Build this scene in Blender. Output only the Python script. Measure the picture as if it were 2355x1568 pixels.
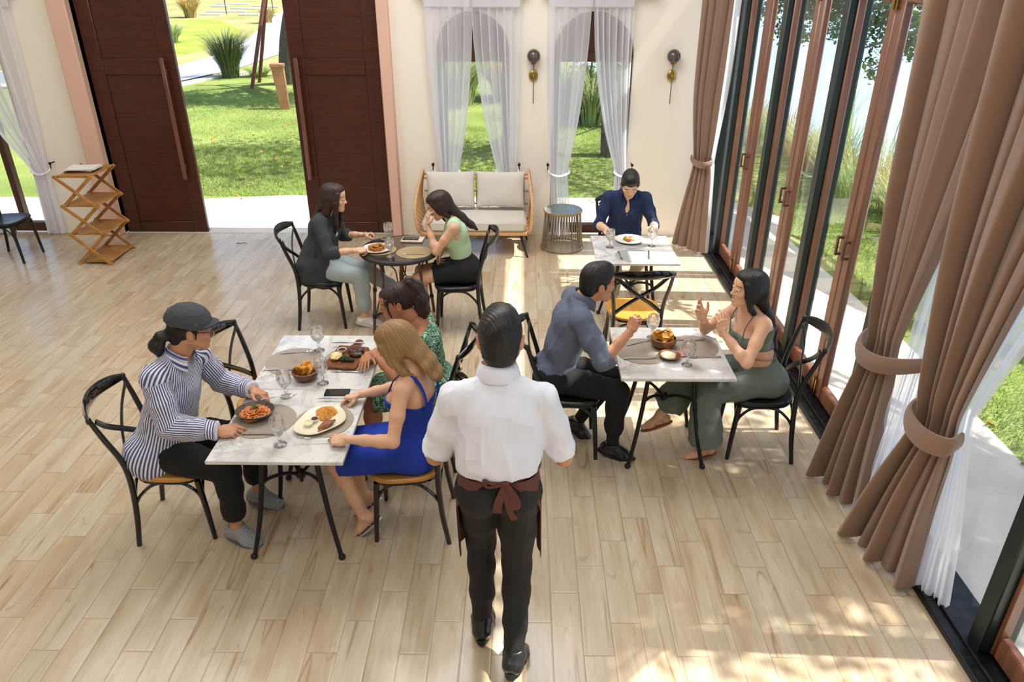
import bpy, math, random
import numpy as np
from mathutils import Vector, Matrix
for _o in list(bpy.data.objects): bpy.data.objects.remove(_o)
SC = bpy.context.scene
COL = SC.collection
random.seed(7)
RNG = np.random.RandomState(7)
PI = math.pi

# ---------------------------------------------------------------- camera
cd = bpy.data.cameras.new('camera'); cam = bpy.data.objects.new('camera', cd); COL.objects.link(cam)
cd.sensor_width = 36.0; cd.lens = 1697.0 / 2355.0 * 36.0; cd.clip_end = 2000
cam.location = (0, 0, 2.976); cam.rotation_euler = (PI / 2 - 0.472, 0, 0.012)
SC.camera = cam
SC.view_settings.view_transform = 'Standard'; SC.view_settings.look = 'None'
SC.view_settings.gamma = 1.0; SC.view_settings.use_curve_mapping = False
SC.view_settings.exposure = 0.0
try:
    SC.cycles.max_bounces = 10; SC.cycles.transparent_max_bounces = 24; SC.cycles.transmission_bounces = 8
    SC.cycles.diffuse_bounces = 4; SC.cycles.glossy_bounces = 4
    SC.cycles.caustics_reflective = False; SC.cycles.caustics_refractive = False
    SC.cycles.sample_clamp_indirect = 6.0
except Exception: pass
# ---------------------------------------------------------------- world, sun, added interior fill lights
W = bpy.data.worlds.new('sky'); SC.world = W; W.use_nodes = True
_n = W.node_tree.nodes; _l = W.node_tree.links
sky = _n.new('ShaderNodeTexSky'); sky.sky_type = 'NISHITA'; sky.sun_disc = False
sky.sun_elevation = math.radians(56); sky.sun_rotation = math.radians(90); sky.dust_density = 2.0; sky.air_density = 1.0
_n['Background'].inputs[1].default_value = 0.30
_l.new(sky.outputs[0], _n['Background'].inputs[0])
sd = bpy.data.lights.new('sun', 'SUN'); sd.energy = 11.0; sd.angle = math.radians(0.6); sd.color = (1.0, 0.955, 0.88)
sun = bpy.data.objects.new('sun', sd); COL.objects.link(sun)
_e = math.radians(56)
sun.rotation_euler = Vector((-math.cos(_e), 0.02, -math.sin(_e))).to_track_quat('-Z', 'Y').to_euler()
sun.location = (10, 3, 12)
CEIL = 5.2
for _i, (_x, _y, _p, _c) in enumerate([(-4.6, 0.6, 34, (.98, .985, 1)), (-0.6, 1.0, 62, (.98, .985, 1)), (-4.4, 5.4, 84, (.97, .98, 1)), (-0.4, 5.8, 158, (.97, .985, 1))]):
    ld = bpy.data.lights.new('ceiling_fill', 'AREA'); ld.shape = 'SQUARE'; ld.size = 2.6; ld.energy = _p; ld.color = _c  # unseen area light added under the ceiling to brighten the interior
    lo = bpy.data.objects.new('ceiling_fill', ld); COL.objects.link(lo); lo.location = (_x, _y, CEIL - 0.12)

# ---------------------------------------------------------------- node helpers
def s2l(c):
    return tuple(((x / 255.0) / 12.92 if x / 255.0 <= 0.04045 else ((x / 255.0 + 0.055) / 1.055) ** 2.4) for x in c)
class NT:
    def __init__(s, name):
        s.m = bpy.data.materials.new(name); s.m.use_nodes = True; s.t = s.m.node_tree
        s.b = s.t.nodes['Principled BSDF']; s.out = s.t.nodes['Material Output']
    def n(s, t, **k):
        x = s.t.nodes.new(t)
        for a, b in k.items(): setattr(x, a, b)
        return x
    def put(s, inp, v):
        if isinstance(v, bpy.types.NodeSocket): s.t.links.new(v, inp)
        elif isinstance(v, (tuple, list)):
            inp.default_value = tuple(v) + ((1.0,) if len(v) == 3 and inp.type == 'RGBA' else ())
        else: inp.default_value = v
    def M(s, op, a, b=None, c=None, clamp=False):
        x = s.n('ShaderNodeMath', operation=op); x.use_clamp = clamp
        s.put(x.inputs[0], a)
        if b is not None: s.put(x.inputs[1], b)
        if c is not None: s.put(x.inputs[2], c)
        return x.outputs[0]
    def co(s, kind='Object'): return s.n('ShaderNodeTexCoord').outputs[kind]
    def sep(s, v):
        x = s.n('ShaderNodeSeparateXYZ'); s.put(x.inputs[0], v); return x.outputs
    def comb(s, a, b, c):
        x = s.n('ShaderNodeCombineXYZ'); s.put(x.inputs[0], a); s.put(x.inputs[1], b); s.put(x.inputs[2], c); return x.outputs[0]
    def mapv(s, v, scale=(1, 1, 1), loc=(0, 0, 0), rot=(0, 0, 0)):
        x = s.n('ShaderNodeMapping'); s.put(x.inputs[0], v); x.inputs['Scale'].default_value = scale
        x.inputs['Location'].default_value = loc; x.inputs['Rotation'].default_value = rot; return x.outputs[0]
    def noise(s, v, scale=5, detail=3, rough=.5, dist=0):
        x = s.n('ShaderNodeTexNoise'); s.put(x.inputs['Vector'], v); x.inputs['Scale'].default_value = scale
        x.inputs['Detail'].default_value = detail; x.inputs['Roughness'].default_value = rough; x.inputs['Distortion'].default_value = dist
        return x.outputs[0]
    def ramp(s, f, stops, interp='LINEAR'):
        x = s.n('ShaderNodeValToRGB'); s.put(x.inputs[0], f); r = x.color_ramp; r.interpolation = interp
        while len(r.elements) < len(stops): r.elements.new(0.5)
        for e, (p, c) in zip(r.elements, stops):
            e.position = p; c = c if isinstance(c, (tuple, list)) else (c, c, c); e.color = tuple(c) + (1,)
        return x.outputs[0]
    def mix(s, f, a, b, mode='MIX'):
        x = s.n('ShaderNodeMix', data_type='RGBA', blend_type=mode); s.put(x.inputs[0], f); s.put(x.inputs[6], a); s.put(x.inputs[7], b)
        return x.outputs[2]
    def bump(s, h, strength=.3, dist=.01):
        x = s.n('ShaderNodeBump'); s.put(x.inputs['Height'], h); x.inputs['Strength'].default_value = strength
        x.inputs['Distance'].default_value = dist; s.t.links.new(x.outputs[0], s.b.inputs['Normal'])
    def set(s, **k):
        for a, b in k.items():
            s.put(s.b.inputs[a.replace('_', ' ')], b)
        return s.m
MATS = {}
def plain(name, col, rough=.5, metal=0.0, var=.12, scale=20, bump=0.0, bscale=200, stretch=(1, 1, 1), **k):
    """procedural material: base colour with gentle noise variation and a little bump"""
    if name in MATS: return MATS[name]
    t = NT(name); c = s2l(col); v = t.mapv(t.co(), stretch)
    f = t.noise(v, scale, 3)
    d = tuple(max(0, x * (1 - var)) for x in c); u = tuple(min(1, x * (1 + var)) for x in c)
    t.set(Base_Color=t.ramp(f, [(.3, d), (.7, u)]), Roughness=rough, Metallic=metal)
    if bump: t.bump(t.noise(v, bscale, 2), bump, .002)
    for a, b in k.items(): t.put(t.b.inputs[a.replace('_', ' ')], b)
    MATS[name] = t.m; return t.m

# ---------------------------------------------------------------- mesh helpers
def mk_mesh(name, V, F, smooth=True, mats=(), midx=None, attrs=None):
    me = bpy.data.meshes.new(name); V = np.asarray(V, np.float32)
    if isinstance(F, np.ndarray):
        k = F.shape[1]; nf = len(F); li = F.ravel().astype(np.int32); ls = np.arange(nf, dtype=np.int32) * k; lt = np.full(nf, k, np.int32)
    else:
        lt = np.array([len(f) for f in F], np.int32); li = np.array([i for f in F for i in f], np.int32); nf = len(F)
        ls = np.concatenate([[0], np.cumsum(lt)[:-1]]).astype(np.int32)
    me.vertices.add(len(V)); me.vertices.foreach_set('co', V.ravel())
    me.loops.add(len(li)); me.loops.foreach_set('vertex_index', li)
    me.polygons.add(nf); me.polygons.foreach_set('loop_start', ls); me.polygons.foreach_set('loop_total', lt)
    for m in mats: me.materials.append(m)
    if midx is not None: me.polygons.foreach_set('material_index', np.asarray(midx, np.int32))
    me.update(calc_edges=True)
    me.polygons.foreach_set('use_smooth', np.full(nf, smooth, bool))
    if attrs:
        for a, d in attrs.items():
            at = me.attributes.new(a, 'FLOAT', 'POINT'); at.data.foreach_set('value', np.asarray(d, np.float32))
    me.validate(verbose=False)
    return me
def link(name, me, parent=None, loc=None):
    o = bpy.data.objects.new(name, me); COL.objects.link(o)
    if parent is not None: o.parent = parent
    if loc is not None: o.location = loc
    return o
def tag(o, label=None, cat=None, group=None, kind=None):
    if label: o['label'] = label
    if cat: o['category'] = cat
    if group: o['group'] = group
    if kind: o['kind'] = kind
    return o
def empty(name, loc, rz=0, label=None, cat=None, group=None):
    o = bpy.data.objects.new(name, None); COL.objects.link(o); o.location = loc; o.rotation_euler = (0, 0, rz)
    o.empty_display_size = .1
    return tag(o, label, cat, group)
def kids(o): return [c for c in bpy.data.objects if c.parent == o]
def copy_tree(o, parent=None):
    c = o.copy(); COL.objects.link(c); c.parent = parent
    for ch in kids(o): copy_tree(ch, c)
    return c
def dup(o, loc, rz=0, label=None, group=None):
    c = copy_tree(o); c.location = loc; c.rotation_euler = (0, 0, rz)
    if label: c['label'] = label
    if group: c['group'] = group
    return c
def norm(v): v = np.asarray(v, float); return v / (np.linalg.norm(v) + 1e-12)
def smooth_path(P, n=6, closed=False):
    P = [np.asarray(p, float) for p in P]; out = []
    m = len(P); rng = range(m if closed else m - 1)
    for i in rng:
        p1 = P[i]; p2 = P[(i + 1) % m]
        p0 = P[i - 1] if (closed or i > 0) else 2 * p1 - p2
        p3 = P[(i + 2) % m] if (closed or i + 2 < m) else 2 * p2 - p1
        for j in range(n):
            t = j / n
            out.append(.5 * ((2 * p1) + (-p0 + p2) * t + (2 * p0 - 5 * p1 + 4 * p2 - p3) * t * t + (-p0 + 3 * p1 - 3 * p2 + p3) * t ** 3))
    if not closed: out.append(P[-1])
    return np.array(out)
class MB:
    def __init__(s): s.v = []; s.f = []; s.nv = 0
    def add(s, V, F):
        V = np.asarray(V, float); s.v.append(V); s.f += [tuple(i + s.nv for i in f) for f in F]; s.nv += len(V); return s
    def box(s, lo, hi, R=None, c=None):
        lo = np.array(lo, float); hi = np.array(hi, float)
        V = np.array([[x, y, z] for z in (lo[2], hi[2]) for y in (lo[1], hi[1]) for x in (lo[0], hi[0])])
        if R is not None: V = V @ np.array(R).T
        if c is not None: V = V + np.array(c)
        return s.add(V, [(0, 2, 3, 1), (4, 5, 7, 6), (0, 1, 5, 4), (2, 6, 7, 3), (0, 4, 6, 2), (1, 3, 7, 5)])
    def bbox(s, lo, hi, b=.004, R=None, c=None):
        """box with bevelled edges"""
        lo = np.array(lo, float); hi = np.array(hi, float); h = (hi - lo) / 2; m = (hi + lo) / 2; b = min(b, *(h * .49))
        V = []; ix = {}
        for sx in (-1, 1):
            for sy in (-1, 1):
                for sz in (-1, 1):
                    sg = np.array([sx, sy, sz])
                    for a in range(3):
                        p = sg * (h - b); p[a] = sg[a] * h[a]; ix[(sx, sy, sz, a)] = len(V); V.append(p + m)
        F = []
        def fc(L):
            P = np.array([V[i] for i in L]); nn = np.cross(P[1] - P[0], P[2] - P[0])
            if nn @ (P.mean(0) - m) < 0: L = L[::-1]
            F.append(tuple(L))
        for a in range(3):
            o = [i for i in range(3) if i != a]
            for sg in (-1, 1):
                q = []
                for (u, w) in ((-1, -1), (1, -1), (1, 1), (-1, 1)):
                    k = [0, 0, 0]; k[a] = sg; k[o[0]] = u; k[o[1]] = w; q.append(ix[(*k, a)])
                fc(q)
        for a in range(3):
            o = [i for i in range(3) if i != a]
            for u in (-1, 1):
                for w in (-1, 1):
                    k1 = [0, 0, 0]; k1[a] = -1; k1[o[0]] = u; k1[o[1]] = w; k2 = list(k1); k2[a] = 1
                    fc([ix[(*k1, o[0])], ix[(*k2, o[0])], ix[(*k2, o[1])], ix[(*k1, o[1])]])
        for sx in (-1, 1):
            for sy in (-1, 1):
                for sz in (-1, 1): fc([ix[(sx, sy, sz, 0)], ix[(sx, sy, sz, 1)], ix[(sx, sy, sz, 2)]])
        V = np.array(V)
        if R is not None: V = V @ np.array(R).T
        if c is not None: V = V + np.array(c)
        return s.add(V, F)
    def tube(s, P, r, n=8, flat=1.0, up=(0, 0, 1), caps=True, closed=False):
        """swept tube; r scalar or list; flat scales the cross-section along the 'up'-ish direction"""
        P = np.asarray(P, float); m = len(P); r = np.full(m, r) if np.isscalar(r) else np.interp(np.linspace(0, 1, m), np.linspace(0, 1, len(r)), r)
        fl = np.full(m, flat) if np.isscalar(flat) else np.interp(np.linspace(0, 1, m), np.linspace(0, 1, len(flat)), flat)
        up = np.array(up, float); V = []; pn = None
        for i in range(m):
            if closed: d = P[(i + 1) % m] - P[i - 1]
            else: d = P[min(i + 1, m - 1)] - P[max(i - 1, 0)]
            d = norm(d)
            if pn is None:
                nn = up - d * (up @ d)
                if np.linalg.norm(nn) < 1e-3: nn = np.cross(d, [1, 0, 0]) if abs(d[0]) < .9 else np.cross(d, [0, 1, 0])
            else:
                nn = pn - d * (pn @ d)
            nn = norm(nn); pn = nn; bn = np.cross(d, nn)
            for k in range(n):
                a = 2 * PI * k / n + PI / n
                V.append(P[i] + r[i] * (math.cos(a) * bn + fl[i] * math.sin(a) * nn))
        F = []
        for i in range(m if closed else m - 1):
            j = (i + 1) % m
            for k in range(n):
                F.append((i * n + k, i * n + (k + 1) % n, j * n + (k + 1) % n, j * n + k))
        if caps and not closed:
            F.append(tuple(range(n))[::-1]); F.append(tuple((m - 1) * n + k for k in range(n)))
        return s.add(V, F)
    def lathe(s, prof, n=24, c=(0, 0, 0), sx=1, sy=1, fac=None):
        V = []; c = np.array(c, float); F = []; m = len(prof)
        for i, (r, z) in enumerate(prof):
            for k in range(n):
                a = 2 * PI * k / n; rr = r * (fac(a, i) if fac else 1)
                V.append((c[0] + rr * math.cos(a) * sx, c[1] + rr * math.sin(a) * sy, c[2] + z))
        for i in range(m - 1):
            for k in range(n): F.append((i * n + k, i * n + (k + 1) % n, (i + 1) * n + (k + 1) % n, (i + 1) * n + k))
        if prof[0][0] > 1e-5: F.append(tuple(range(n))[::-1])
        if prof[-1][0] > 1e-5: F.append(tuple((m - 1) * n + k for k in range(n)))
        return s.add(V, F)
    def ball(s, c, r, n=12, R=None):
        r = np.array([r, r, r] if np.isscalar(r) else r, float); V = []; F = []; m = n // 2
        for i in range(m + 1):
            for k in range(n):
                t = PI * i / m; a = 2 * PI * k / n
                V.append((math.sin(t) * math.cos(a), math.sin(t) * math.sin(a), -math.cos(t)))
        V = np.array(V) * r
        if R is not None: V = V @ np.array(R).T
        for i in range(m):
            for k in range(n): F.append((i * n + k, i * n + (k + 1) % n, (i + 1) * n + (k + 1) % n, (i + 1) * n + k))
        return s.add(V + np.array(c, float), F)
    def prism(s, poly, z0, z1, axis=2, bev=0):
        """extrude a 2-D polygon along axis"""
        P = np.array(poly, float); n = len(P)
        def lift(Q, z):
            o = np.zeros((len(Q), 3)); a = [i for i in range(3) if i != axis]; o[:, a[0]] = Q[:, 0]; o[:, a[1]] = Q[:, 1]; o[:, axis] = z; return o
        if bev:
            cen = P.mean(0); Q = cen + (P - cen) * (1 - bev / np.maximum(np.linalg.norm(P - cen, axis=1, keepdims=True), 1e-6))
            sg = 1 if z1 > z0 else -1
            L = [lift(Q, z0), lift(P, z0 + sg * bev), lift(P, z1 - sg * bev), lift(Q, z1)]
        else: L = [lift(P, z0), lift(P, z1)]
        m = len(L); V = np.concatenate(L); F = [tuple(range(n))[::-1], tuple((m - 1) * n + k for k in range(n))]
        for i in range(m - 1):
            for k in range(n): F.append((i * n + k, i * n + (k + 1) % n, (i + 1) * n + (k + 1) % n, (i + 1) * n + k))
        return s.add(V, F)
    def grid(s, fn, nu, nv, flip=False):
        V = [fn(i / (nu - 1), j / (nv - 1)) for j in range(nv) for i in range(nu)]; F = []
        for j in range(nv - 1):
            for i in range(nu - 1):
                q = (j * nu + i, j * nu + i + 1, (j + 1) * nu + i + 1, (j + 1) * nu + i); F.append(q[::-1] if flip else q)
        return s.add(V, F)
    def build(s, name, mat, parent=None, smooth=True, loc=None, angle=None):
        V = np.concatenate(s.v)
        me = mk_mesh(name, V, s.f, smooth, [mat] if mat else [])
        if smooth:
            try: me.set_sharp_from_angle(angle=math.radians(angle or 38))
            except Exception: pass
        return link(name, me, parent, loc)
def rotz(a): c, s_ = math.cos(a), math.sin(a); return np.array([[c, -s_, 0], [s_, c, 0], [0, 0, 1]])
def rotx(a): c, s_ = math.cos(a), math.sin(a); return np.array([[1, 0, 0], [0, c, -s_], [0, s_, c]])
def roty(a): c, s_ = math.cos(a), math.sin(a); return np.array([[c, 0, s_], [0, 1, 0], [-s_, 0, c]])
def struct(o): o['kind'] = 'structure'; return o
# ---------------------------------------------------------------- surface materials
def mat_floor():
    t = NT('wood_look_tiles'); x, y, z = t.sep(t.co('Object'))[:]
    u = t.M('DIVIDE', t.M('SUBTRACT', x, .17), .15); col = t.M('FLOOR', u); fu = t.M('SUBTRACT', u, col)
    v = t.M('DIVIDE', t.M('SUBTRACT', t.M('SUBTRACT', y, .49), t.M('MULTIPLY', col, .2)), .6); row = t.M('FLOOR', v); fv = t.M('SUBTRACT', v, row)
    wn = t.n('ShaderNodeTexWhiteNoise', noise_dimensions='2D'); t.put(wn.inputs['Vector'], t.comb(col, row, 0)); rc = t.sep(wn.outputs['Color'])
    r1, r2, r3 = rc[0], rc[1], rc[2]
    gv = t.comb(t.M('ADD', x, t.M('MULTIPLY', r1, 37)), t.M('ADD', t.M('MULTIPLY', y, .13), t.M('MULTIPLY', r2, 19)), 0)
    g1 = t.noise(gv, 9, 4, .55, .15); g2 = t.noise(gv, 45, 3, .6, .1)
    base = t.ramp(g1, [(.28, s2l((170, 148, 118))), (.45, s2l((190, 170, 140))), (.62, s2l((204, 188, 162))), (.8, s2l((186, 170, 146)))])
    base = t.mix(t.M('MULTIPLY', r3, .2), base, s2l((220, 192, 158)))
    base = t.mix(t.M('MULTIPLY', t.M('LESS_THAN', r2, .3), .22), base, s2l((206, 199, 180)))
    base = t.mix(t.ramp(g2, [(.42, 0), (.8, .35)]), base, s2l((176, 148, 112)))
    gs = t.comb(t.M('ADD', x, t.M('MULTIPLY', r2, 23)), t.M('ADD', t.M('MULTIPLY', y, .055), t.M('MULTIPLY', r3, 11)), 2.0)
    st = t.noise(gs, 11, 1.0, .4, .15); streak = t.ramp(t.M('ABSOLUTE', t.M('SUBTRACT', st, .38)), [(0, .85), (.004, .55), (.012, 0)])
    patch = t.ramp(t.noise(t.comb(t.M('ADD', x, t.M('MULTIPLY', r1, 9)), t.M('MULTIPLY', y, .5), 5.0), 4, 1), [(.46, 0), (.58, 1)])
    sm = t.M('MULTIPLY', streak, patch)
    base = t.mix(sm, base, s2l((104, 78, 52)))
    s2_ = t.noise(t.comb(t.M('ADD', x, t.M('MULTIPLY', r3, 31)), t.M('ADD', t.M('MULTIPLY', y, .05), t.M('MULTIPLY', r1, 7)), 6.0), 22, 0.0, .4, .05); base = t.mix(t.ramp(t.M('ABSOLUTE', t.M('SUBTRACT', s2_, .45)), [(0, .36), (.012, 0)]), base, s2l((150, 122, 90)))
    halo = t.M('MULTIPLY', t.ramp(t.M('ABSOLUTE', t.M('SUBTRACT', st, .38)), [(0, .5), (.05, 0)]), patch)
    base = t.mix(halo, base, s2l((178, 146, 106)))
    eu = t.M('MULTIPLY', t.M('MINIMUM', fu, t.M('SUBTRACT', 1.0, fu)), .15); ev = t.M('MULTIPLY', t.M('MINIMUM', fv, t.M('SUBTRACT', 1.0, fv)), .6)
    e = t.M('MINIMUM', eu, ev); gm = t.ramp(e, [(0, 1), (.0008, 1), (.0018, 0)])
    base = t.mix(t.M('MULTIPLY', gm, .7), base, s2l((128, 110, 86)))
    t.set(Base_Color=base, Roughness=t.ramp(g1, [(.3, .20), (.7, .30)]), Specular_IOR_Level=.5, Coat_Weight=.3, Coat_Roughness=.12)
    h = t.M('ADD', t.ramp(e, [(0, 0), (.006, 1)]), t.M('MULTIPLY', g2, .12)); t.bump(h, .35, .003)
    return t.m
def mat_wood(name, c1, c2, scale=6, stretch=(1, 1, .08), rough=.4, bump=.08, coat=0):
    if name in MATS: return MATS[name]
    t = NT(name); v = t.mapv(t.co(), stretch); f = t.noise(v, scale * 4, 5, .6, 1.2); g = t.noise(v, scale * 22, 3, .6, .4)
    c = t.ramp(f, [(.3, s2l(c1)), (.7, s2l(c2))]); c = t.mix(t.ramp(g, [(.4, 0), (.8, .35)]), c, tuple(x * .6 for x in s2l(c1)))
    t.set(Base_Color=c, Roughness=rough, Coat_Weight=coat, Coat_Roughness=.1); t.bump(g, bump, .002); MATS[name] = t.m; return t.m
def mat_marble():
    t = NT('marble'); v = t.co(); w = t.mapv(v, (1, .7, 1), rot=(0, 0, .35))
    n1 = t.noise(w, 3.2, 5, .62, .5); vein = t.ramp(t.M('ABSOLUTE', t.M('SUBTRACT', n1, .5)), [(0, 1), (.008, .5), (.03, 0)])
    n2 = t.noise(t.mapv(v, (1, .5, 1), (3, 1, 0), (0, 0, -.25)), 5.5, 4, .6, .8); v2 = t.ramp(t.M('ABSOLUTE', t.M('SUBTRACT', n2, .52)), [(0, .35), (.03, 0)])
    cl = t.noise(v, 4, 3, .5, .3); gate = t.ramp(t.noise(v, 2.1, 1), [(.42, .1), (.6, 1)])
    base = t.ramp(cl, [(.3, s2l((200, 200, 200))), (.55, s2l((226, 225, 221))), (.8, s2l((234, 232, 228)))])
    base = t.mix(t.M('MULTIPLY', vein, t.M('MULTIPLY', gate, .75)), base, s2l((128, 122, 118))); base = t.mix(v2, base, s2l((165, 163, 162)))
    t.set(Base_Color=base, Roughness=.16, Coat_Weight=.3); return t.m
def mat_thin_glass(name='window_glass', tint=(.97, .985, .98), ior=1.25, rough=0.0):
    t = NT(name); tr = t.n('ShaderNodeBsdfTransparent'); tr.inputs[0].default_value = tuple(tint) + (1,)
    gl = t.n('ShaderNodeBsdfGlossy'); gl.inputs['Roughness'].default_value = rough
    lw = t.n('ShaderNodeLayerWeight'); lw.inputs[0].default_value = .5; mx = t.n('ShaderNodeMixShader')
    t.put(mx.inputs[0], t.M('ADD', .035, t.M('MULTIPLY', t.M('POWER', lw.outputs['Facing'], 5.0), .6)))
    t.t.links.new(tr.outputs[0], mx.inputs[1]); t.t.links.new(gl.outputs[0], mx.inputs[2])
    t.t.links.new(mx.outputs[0], t.out.inputs[0]); return t.m
def mat_sheer(name='sheer_voile', col=(250, 250, 255), op=.60):
    t = NT(name); tr = t.n('ShaderNodeBsdfTransparent'); tl = t.n('ShaderNodeBsdfTranslucent'); df = t.n('ShaderNodeBsdfDiffuse')
    c = s2l(col) + (1,); tl.inputs[0].default_value = c; df.inputs[0].default_value = c
    a = t.n('ShaderNodeMixShader'); a.inputs[0].default_value = .5; t.t.links.new(df.outputs[0], a.inputs[1]); t.t.links.new(tl.outputs[0], a.inputs[2])
    lw = t.n('ShaderNodeLayerWeight'); lw.inputs[0].default_value = .35
    f = t.M('ADD', op, t.M('MULTIPLY', lw.outputs['Facing'], .6), clamp=True)
    b = t.n('ShaderNodeMixShader'); t.t.links.new(f, b.inputs[0]); t.t.links.new(tr.outputs[0], b.inputs[1]); t.t.links.new(a.outputs[0], b.inputs[2])
    t.t.links.new(b.outputs[0], t.out.inputs[0]); return t.m
def mat_grass_ground(name, cols, scale=1.0):
    t = NT(name); v = t.co('Object'); a = t.noise(v, .5 * scale, 4, .6); b = t.noise(v, 30 * scale, 3, .7)
    c = t.ramp(a, [(.3, s2l(cols[0])), (.5, s2l(cols[1])), (.7, s2l(cols[2]))]); c = t.mix(t.ramp(b, [(.35, 0), (.75, .6)]), c, tuple(x * .55 for x in s2l(cols[0])))
    t.set(Base_Color=c, Roughness=.95, Specular_IOR_Level=.1); t.bump(b, .8, .03); return t.m
def mat_wall(name, col, rough=.9):
    t = NT(name); v = t.co(); f = t.noise(v, 1.3, 3, .6, .6); g = t.noise(v, 160, 2); c = s2l(col)
    t.set(Base_Color=t.ramp(f, [(.3, tuple(x * .955 for x in c)), (.7, c)]), Roughness=rough, Specular_IOR_Level=.2); t.bump(g, .12, .002); return t.m
def mat_concrete(name, col):
    t = NT(name); v = t.co(); f = t.noise(v, 2.2, 6, .65, .4); g = t.noise(v, 40, 4, .6); c = s2l(col)
    cc = t.ramp(f, [(.3, tuple(x * .78 for x in c)), (.7, c)]); cc = t.mix(t.ramp(g, [(.5, 0), (.85, .3)]), cc, tuple(x * .5 for x in c))
    t.set(Base_Color=cc, Roughness=.9, Specular_IOR_Level=.2); t.bump(g, .2, .004); return t.m
M_FLOOR = mat_floor()
M_WALL = mat_wall('cream_plaster', (246, 237, 222)); M_PINK = mat_wall('pink_plaster', (226, 186, 166))
M_CEIL = mat_wall('white_ceiling', (244, 240, 232))
M_DOOR = mat_wood('dark_door_wood', (52, 22, 13), (84, 36, 20), 2.4, (.25, 1, 4), .36, .05, .1)
M_HANDLE = mat_wood('handle_wood', (100, 60, 48), (128, 84, 68), 4, (1, 1, .1), .38)
M_LEAF = mat_wood('reddish_frame_wood', (108, 66, 48), (146, 98, 74), 4, (1, 1, .06), .35, .05, .15)
M_POST = plain('dark_green_metal', (34, 46, 44), .38, .3, .1, 8)
M_TRACK = plain('black_track_metal', (24, 27, 30), .35, .5, .1, 12)
M_MARBLE = mat_marble(); M_GLASS = mat_thin_glass(); M_SHEER = mat_sheer()
M_BLACKG = plain('gloss_black_wood', (10, 10, 11), .12, 0, .1, 10, Coat_Weight=.5)
M_BLACKM = plain('satin_black_metal', (22, 25, 28), .32, 0, .12, 10)
M_IRON = plain('black_iron', (16, 17, 19), .42, .2, .1, 30, .2, 120)
M_SEATW = mat_wood('ochre_seat_wood', (188, 128, 48), (214, 156, 70), 3, (1, .12, 1), .42, .05, .1)
M_CREAM = plain('cream_upholstery', (216, 210, 200), .9, 0, .04, 6, .5, 500)
M_RATTAN = plain('pale_rattan', (212, 168, 118), .6, 0, .2, 60, .3, 150)
M_RATBR = plain('brown_rattan', (96, 66, 36), .5, 0, .25, 50, .3, 150)
M_GREYCORD = plain('grey_taupe_cord', (140, 128, 108), .7, 0, .2, 50, .3, 200)
M_CURT = plain('taupe_curtain_cloth', (142, 114, 96), .88, 0, .05, 4, .45, 700, Sheen_Weight=.3)
M_BRASS = plain('aged_brass', (172, 146, 84), .28, 1.0, .1, 20)
M_RACK = mat_wood('honey_rack_wood', (150, 98, 42), (196, 142, 74), 3, (.3, 1, 1), .45)
M_CONC = mat_concrete('pale_concrete', (214, 208, 196)); M_KERB = mat_concrete('kerb_concrete', (200, 196, 184))
M_ASPH = mat_concrete('grey_asphalt', (150, 158, 172)); M_LINE = plain('road_paint', (236, 236, 232), .8, 0, .05, 3)
M_LAWN = mat_grass_ground('lawn_turf', ((112, 130, 66), (140, 154, 84), (158, 166, 98)))
M_FIELD = mat_grass_ground('dry_meadow', ((128, 136, 80), (150, 148, 96), (164, 156, 120)), .5)
def mat_water():
    t = NT('lake_water'); v = t.co(); t.set(Base_Color=s2l((150, 182, 220)), Roughness=.35, Specular_IOR_Level=.3)
    t.bump(t.noise(t.mapv(v, (1, 2.5, 1)), 5, 3, .6), .12, .03); return t.m
M_WATER = mat_water()
# ---------------------------------------------------------------- room shell
YW, XR = 8.72, 2.226
m = MB(); m.box((-9, -4.2, -.06), (XR - .11, YW + .02, 0)); struct(m.build('floor', M_FLOOR, smooth=False))
m = MB(); m.box((-9.2, -4.2, CEIL), (XR + .3, YW + .2, CEIL + .15)); struct(m.build('ceiling', M_CEIL, smooth=False))
m = MB(); m.box((-9.2, -4.2, -.1), (-9, YW + .2, CEIL)); struct(m.build('wall_left', M_WALL, smooth=False))
m = MB(); m.box((-9, -4.4, -.1), (XR + .3, -4.2, CEIL)); struct(m.build('wall_rear', M_WALL, smooth=False))
# back wall, pierced by three arched windows and the doorway
WIN = [('window_1', -.54, .405, 2.12), ('window_2', .80, .445, 2.08), ('window_3', -6.32, .50, 2.10)]
def arch_pts(cx, hw, sp, n=20): return [(cx - hw * math.cos(PI * i / n), sp + hw * math.sin(PI * i / n)) for i in range(n + 1)]
m = MB(); T = .22
def wall_seg(x0, x1, z0=-.1, z1=CEIL): m.box((x0, YW, z0), (x1, YW + T, z1))
wall_seg(-9, -6.82); wall_seg(-5.82, -4.90); wall_seg(-4.90, -1.56, 3.6); wall_seg(-1.56, -.945); wall_seg(-.135, .355); wall_seg(1.245, XR + .3)
for _, cx, hw, sp in WIN:
    A = arch_pts(cx, hw, sp); sp0 = sp
    for (xa, za), (xb, zb) in zip(A[:-1], A[1:]):
        m.add([(xa, YW, za), (xb, YW, zb), (xb, YW, CEIL), (xa, YW, CEIL), (xa, YW + T, za), (xb, YW + T, zb), (xb, YW + T, CEIL), (xa, YW + T, CEIL)],
              [(0, 1, 2, 3), (5, 4, 7, 6), (0, 4, 5, 1)])
struct(m.build('wall_back', M_WALL, smooth=False))
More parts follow.
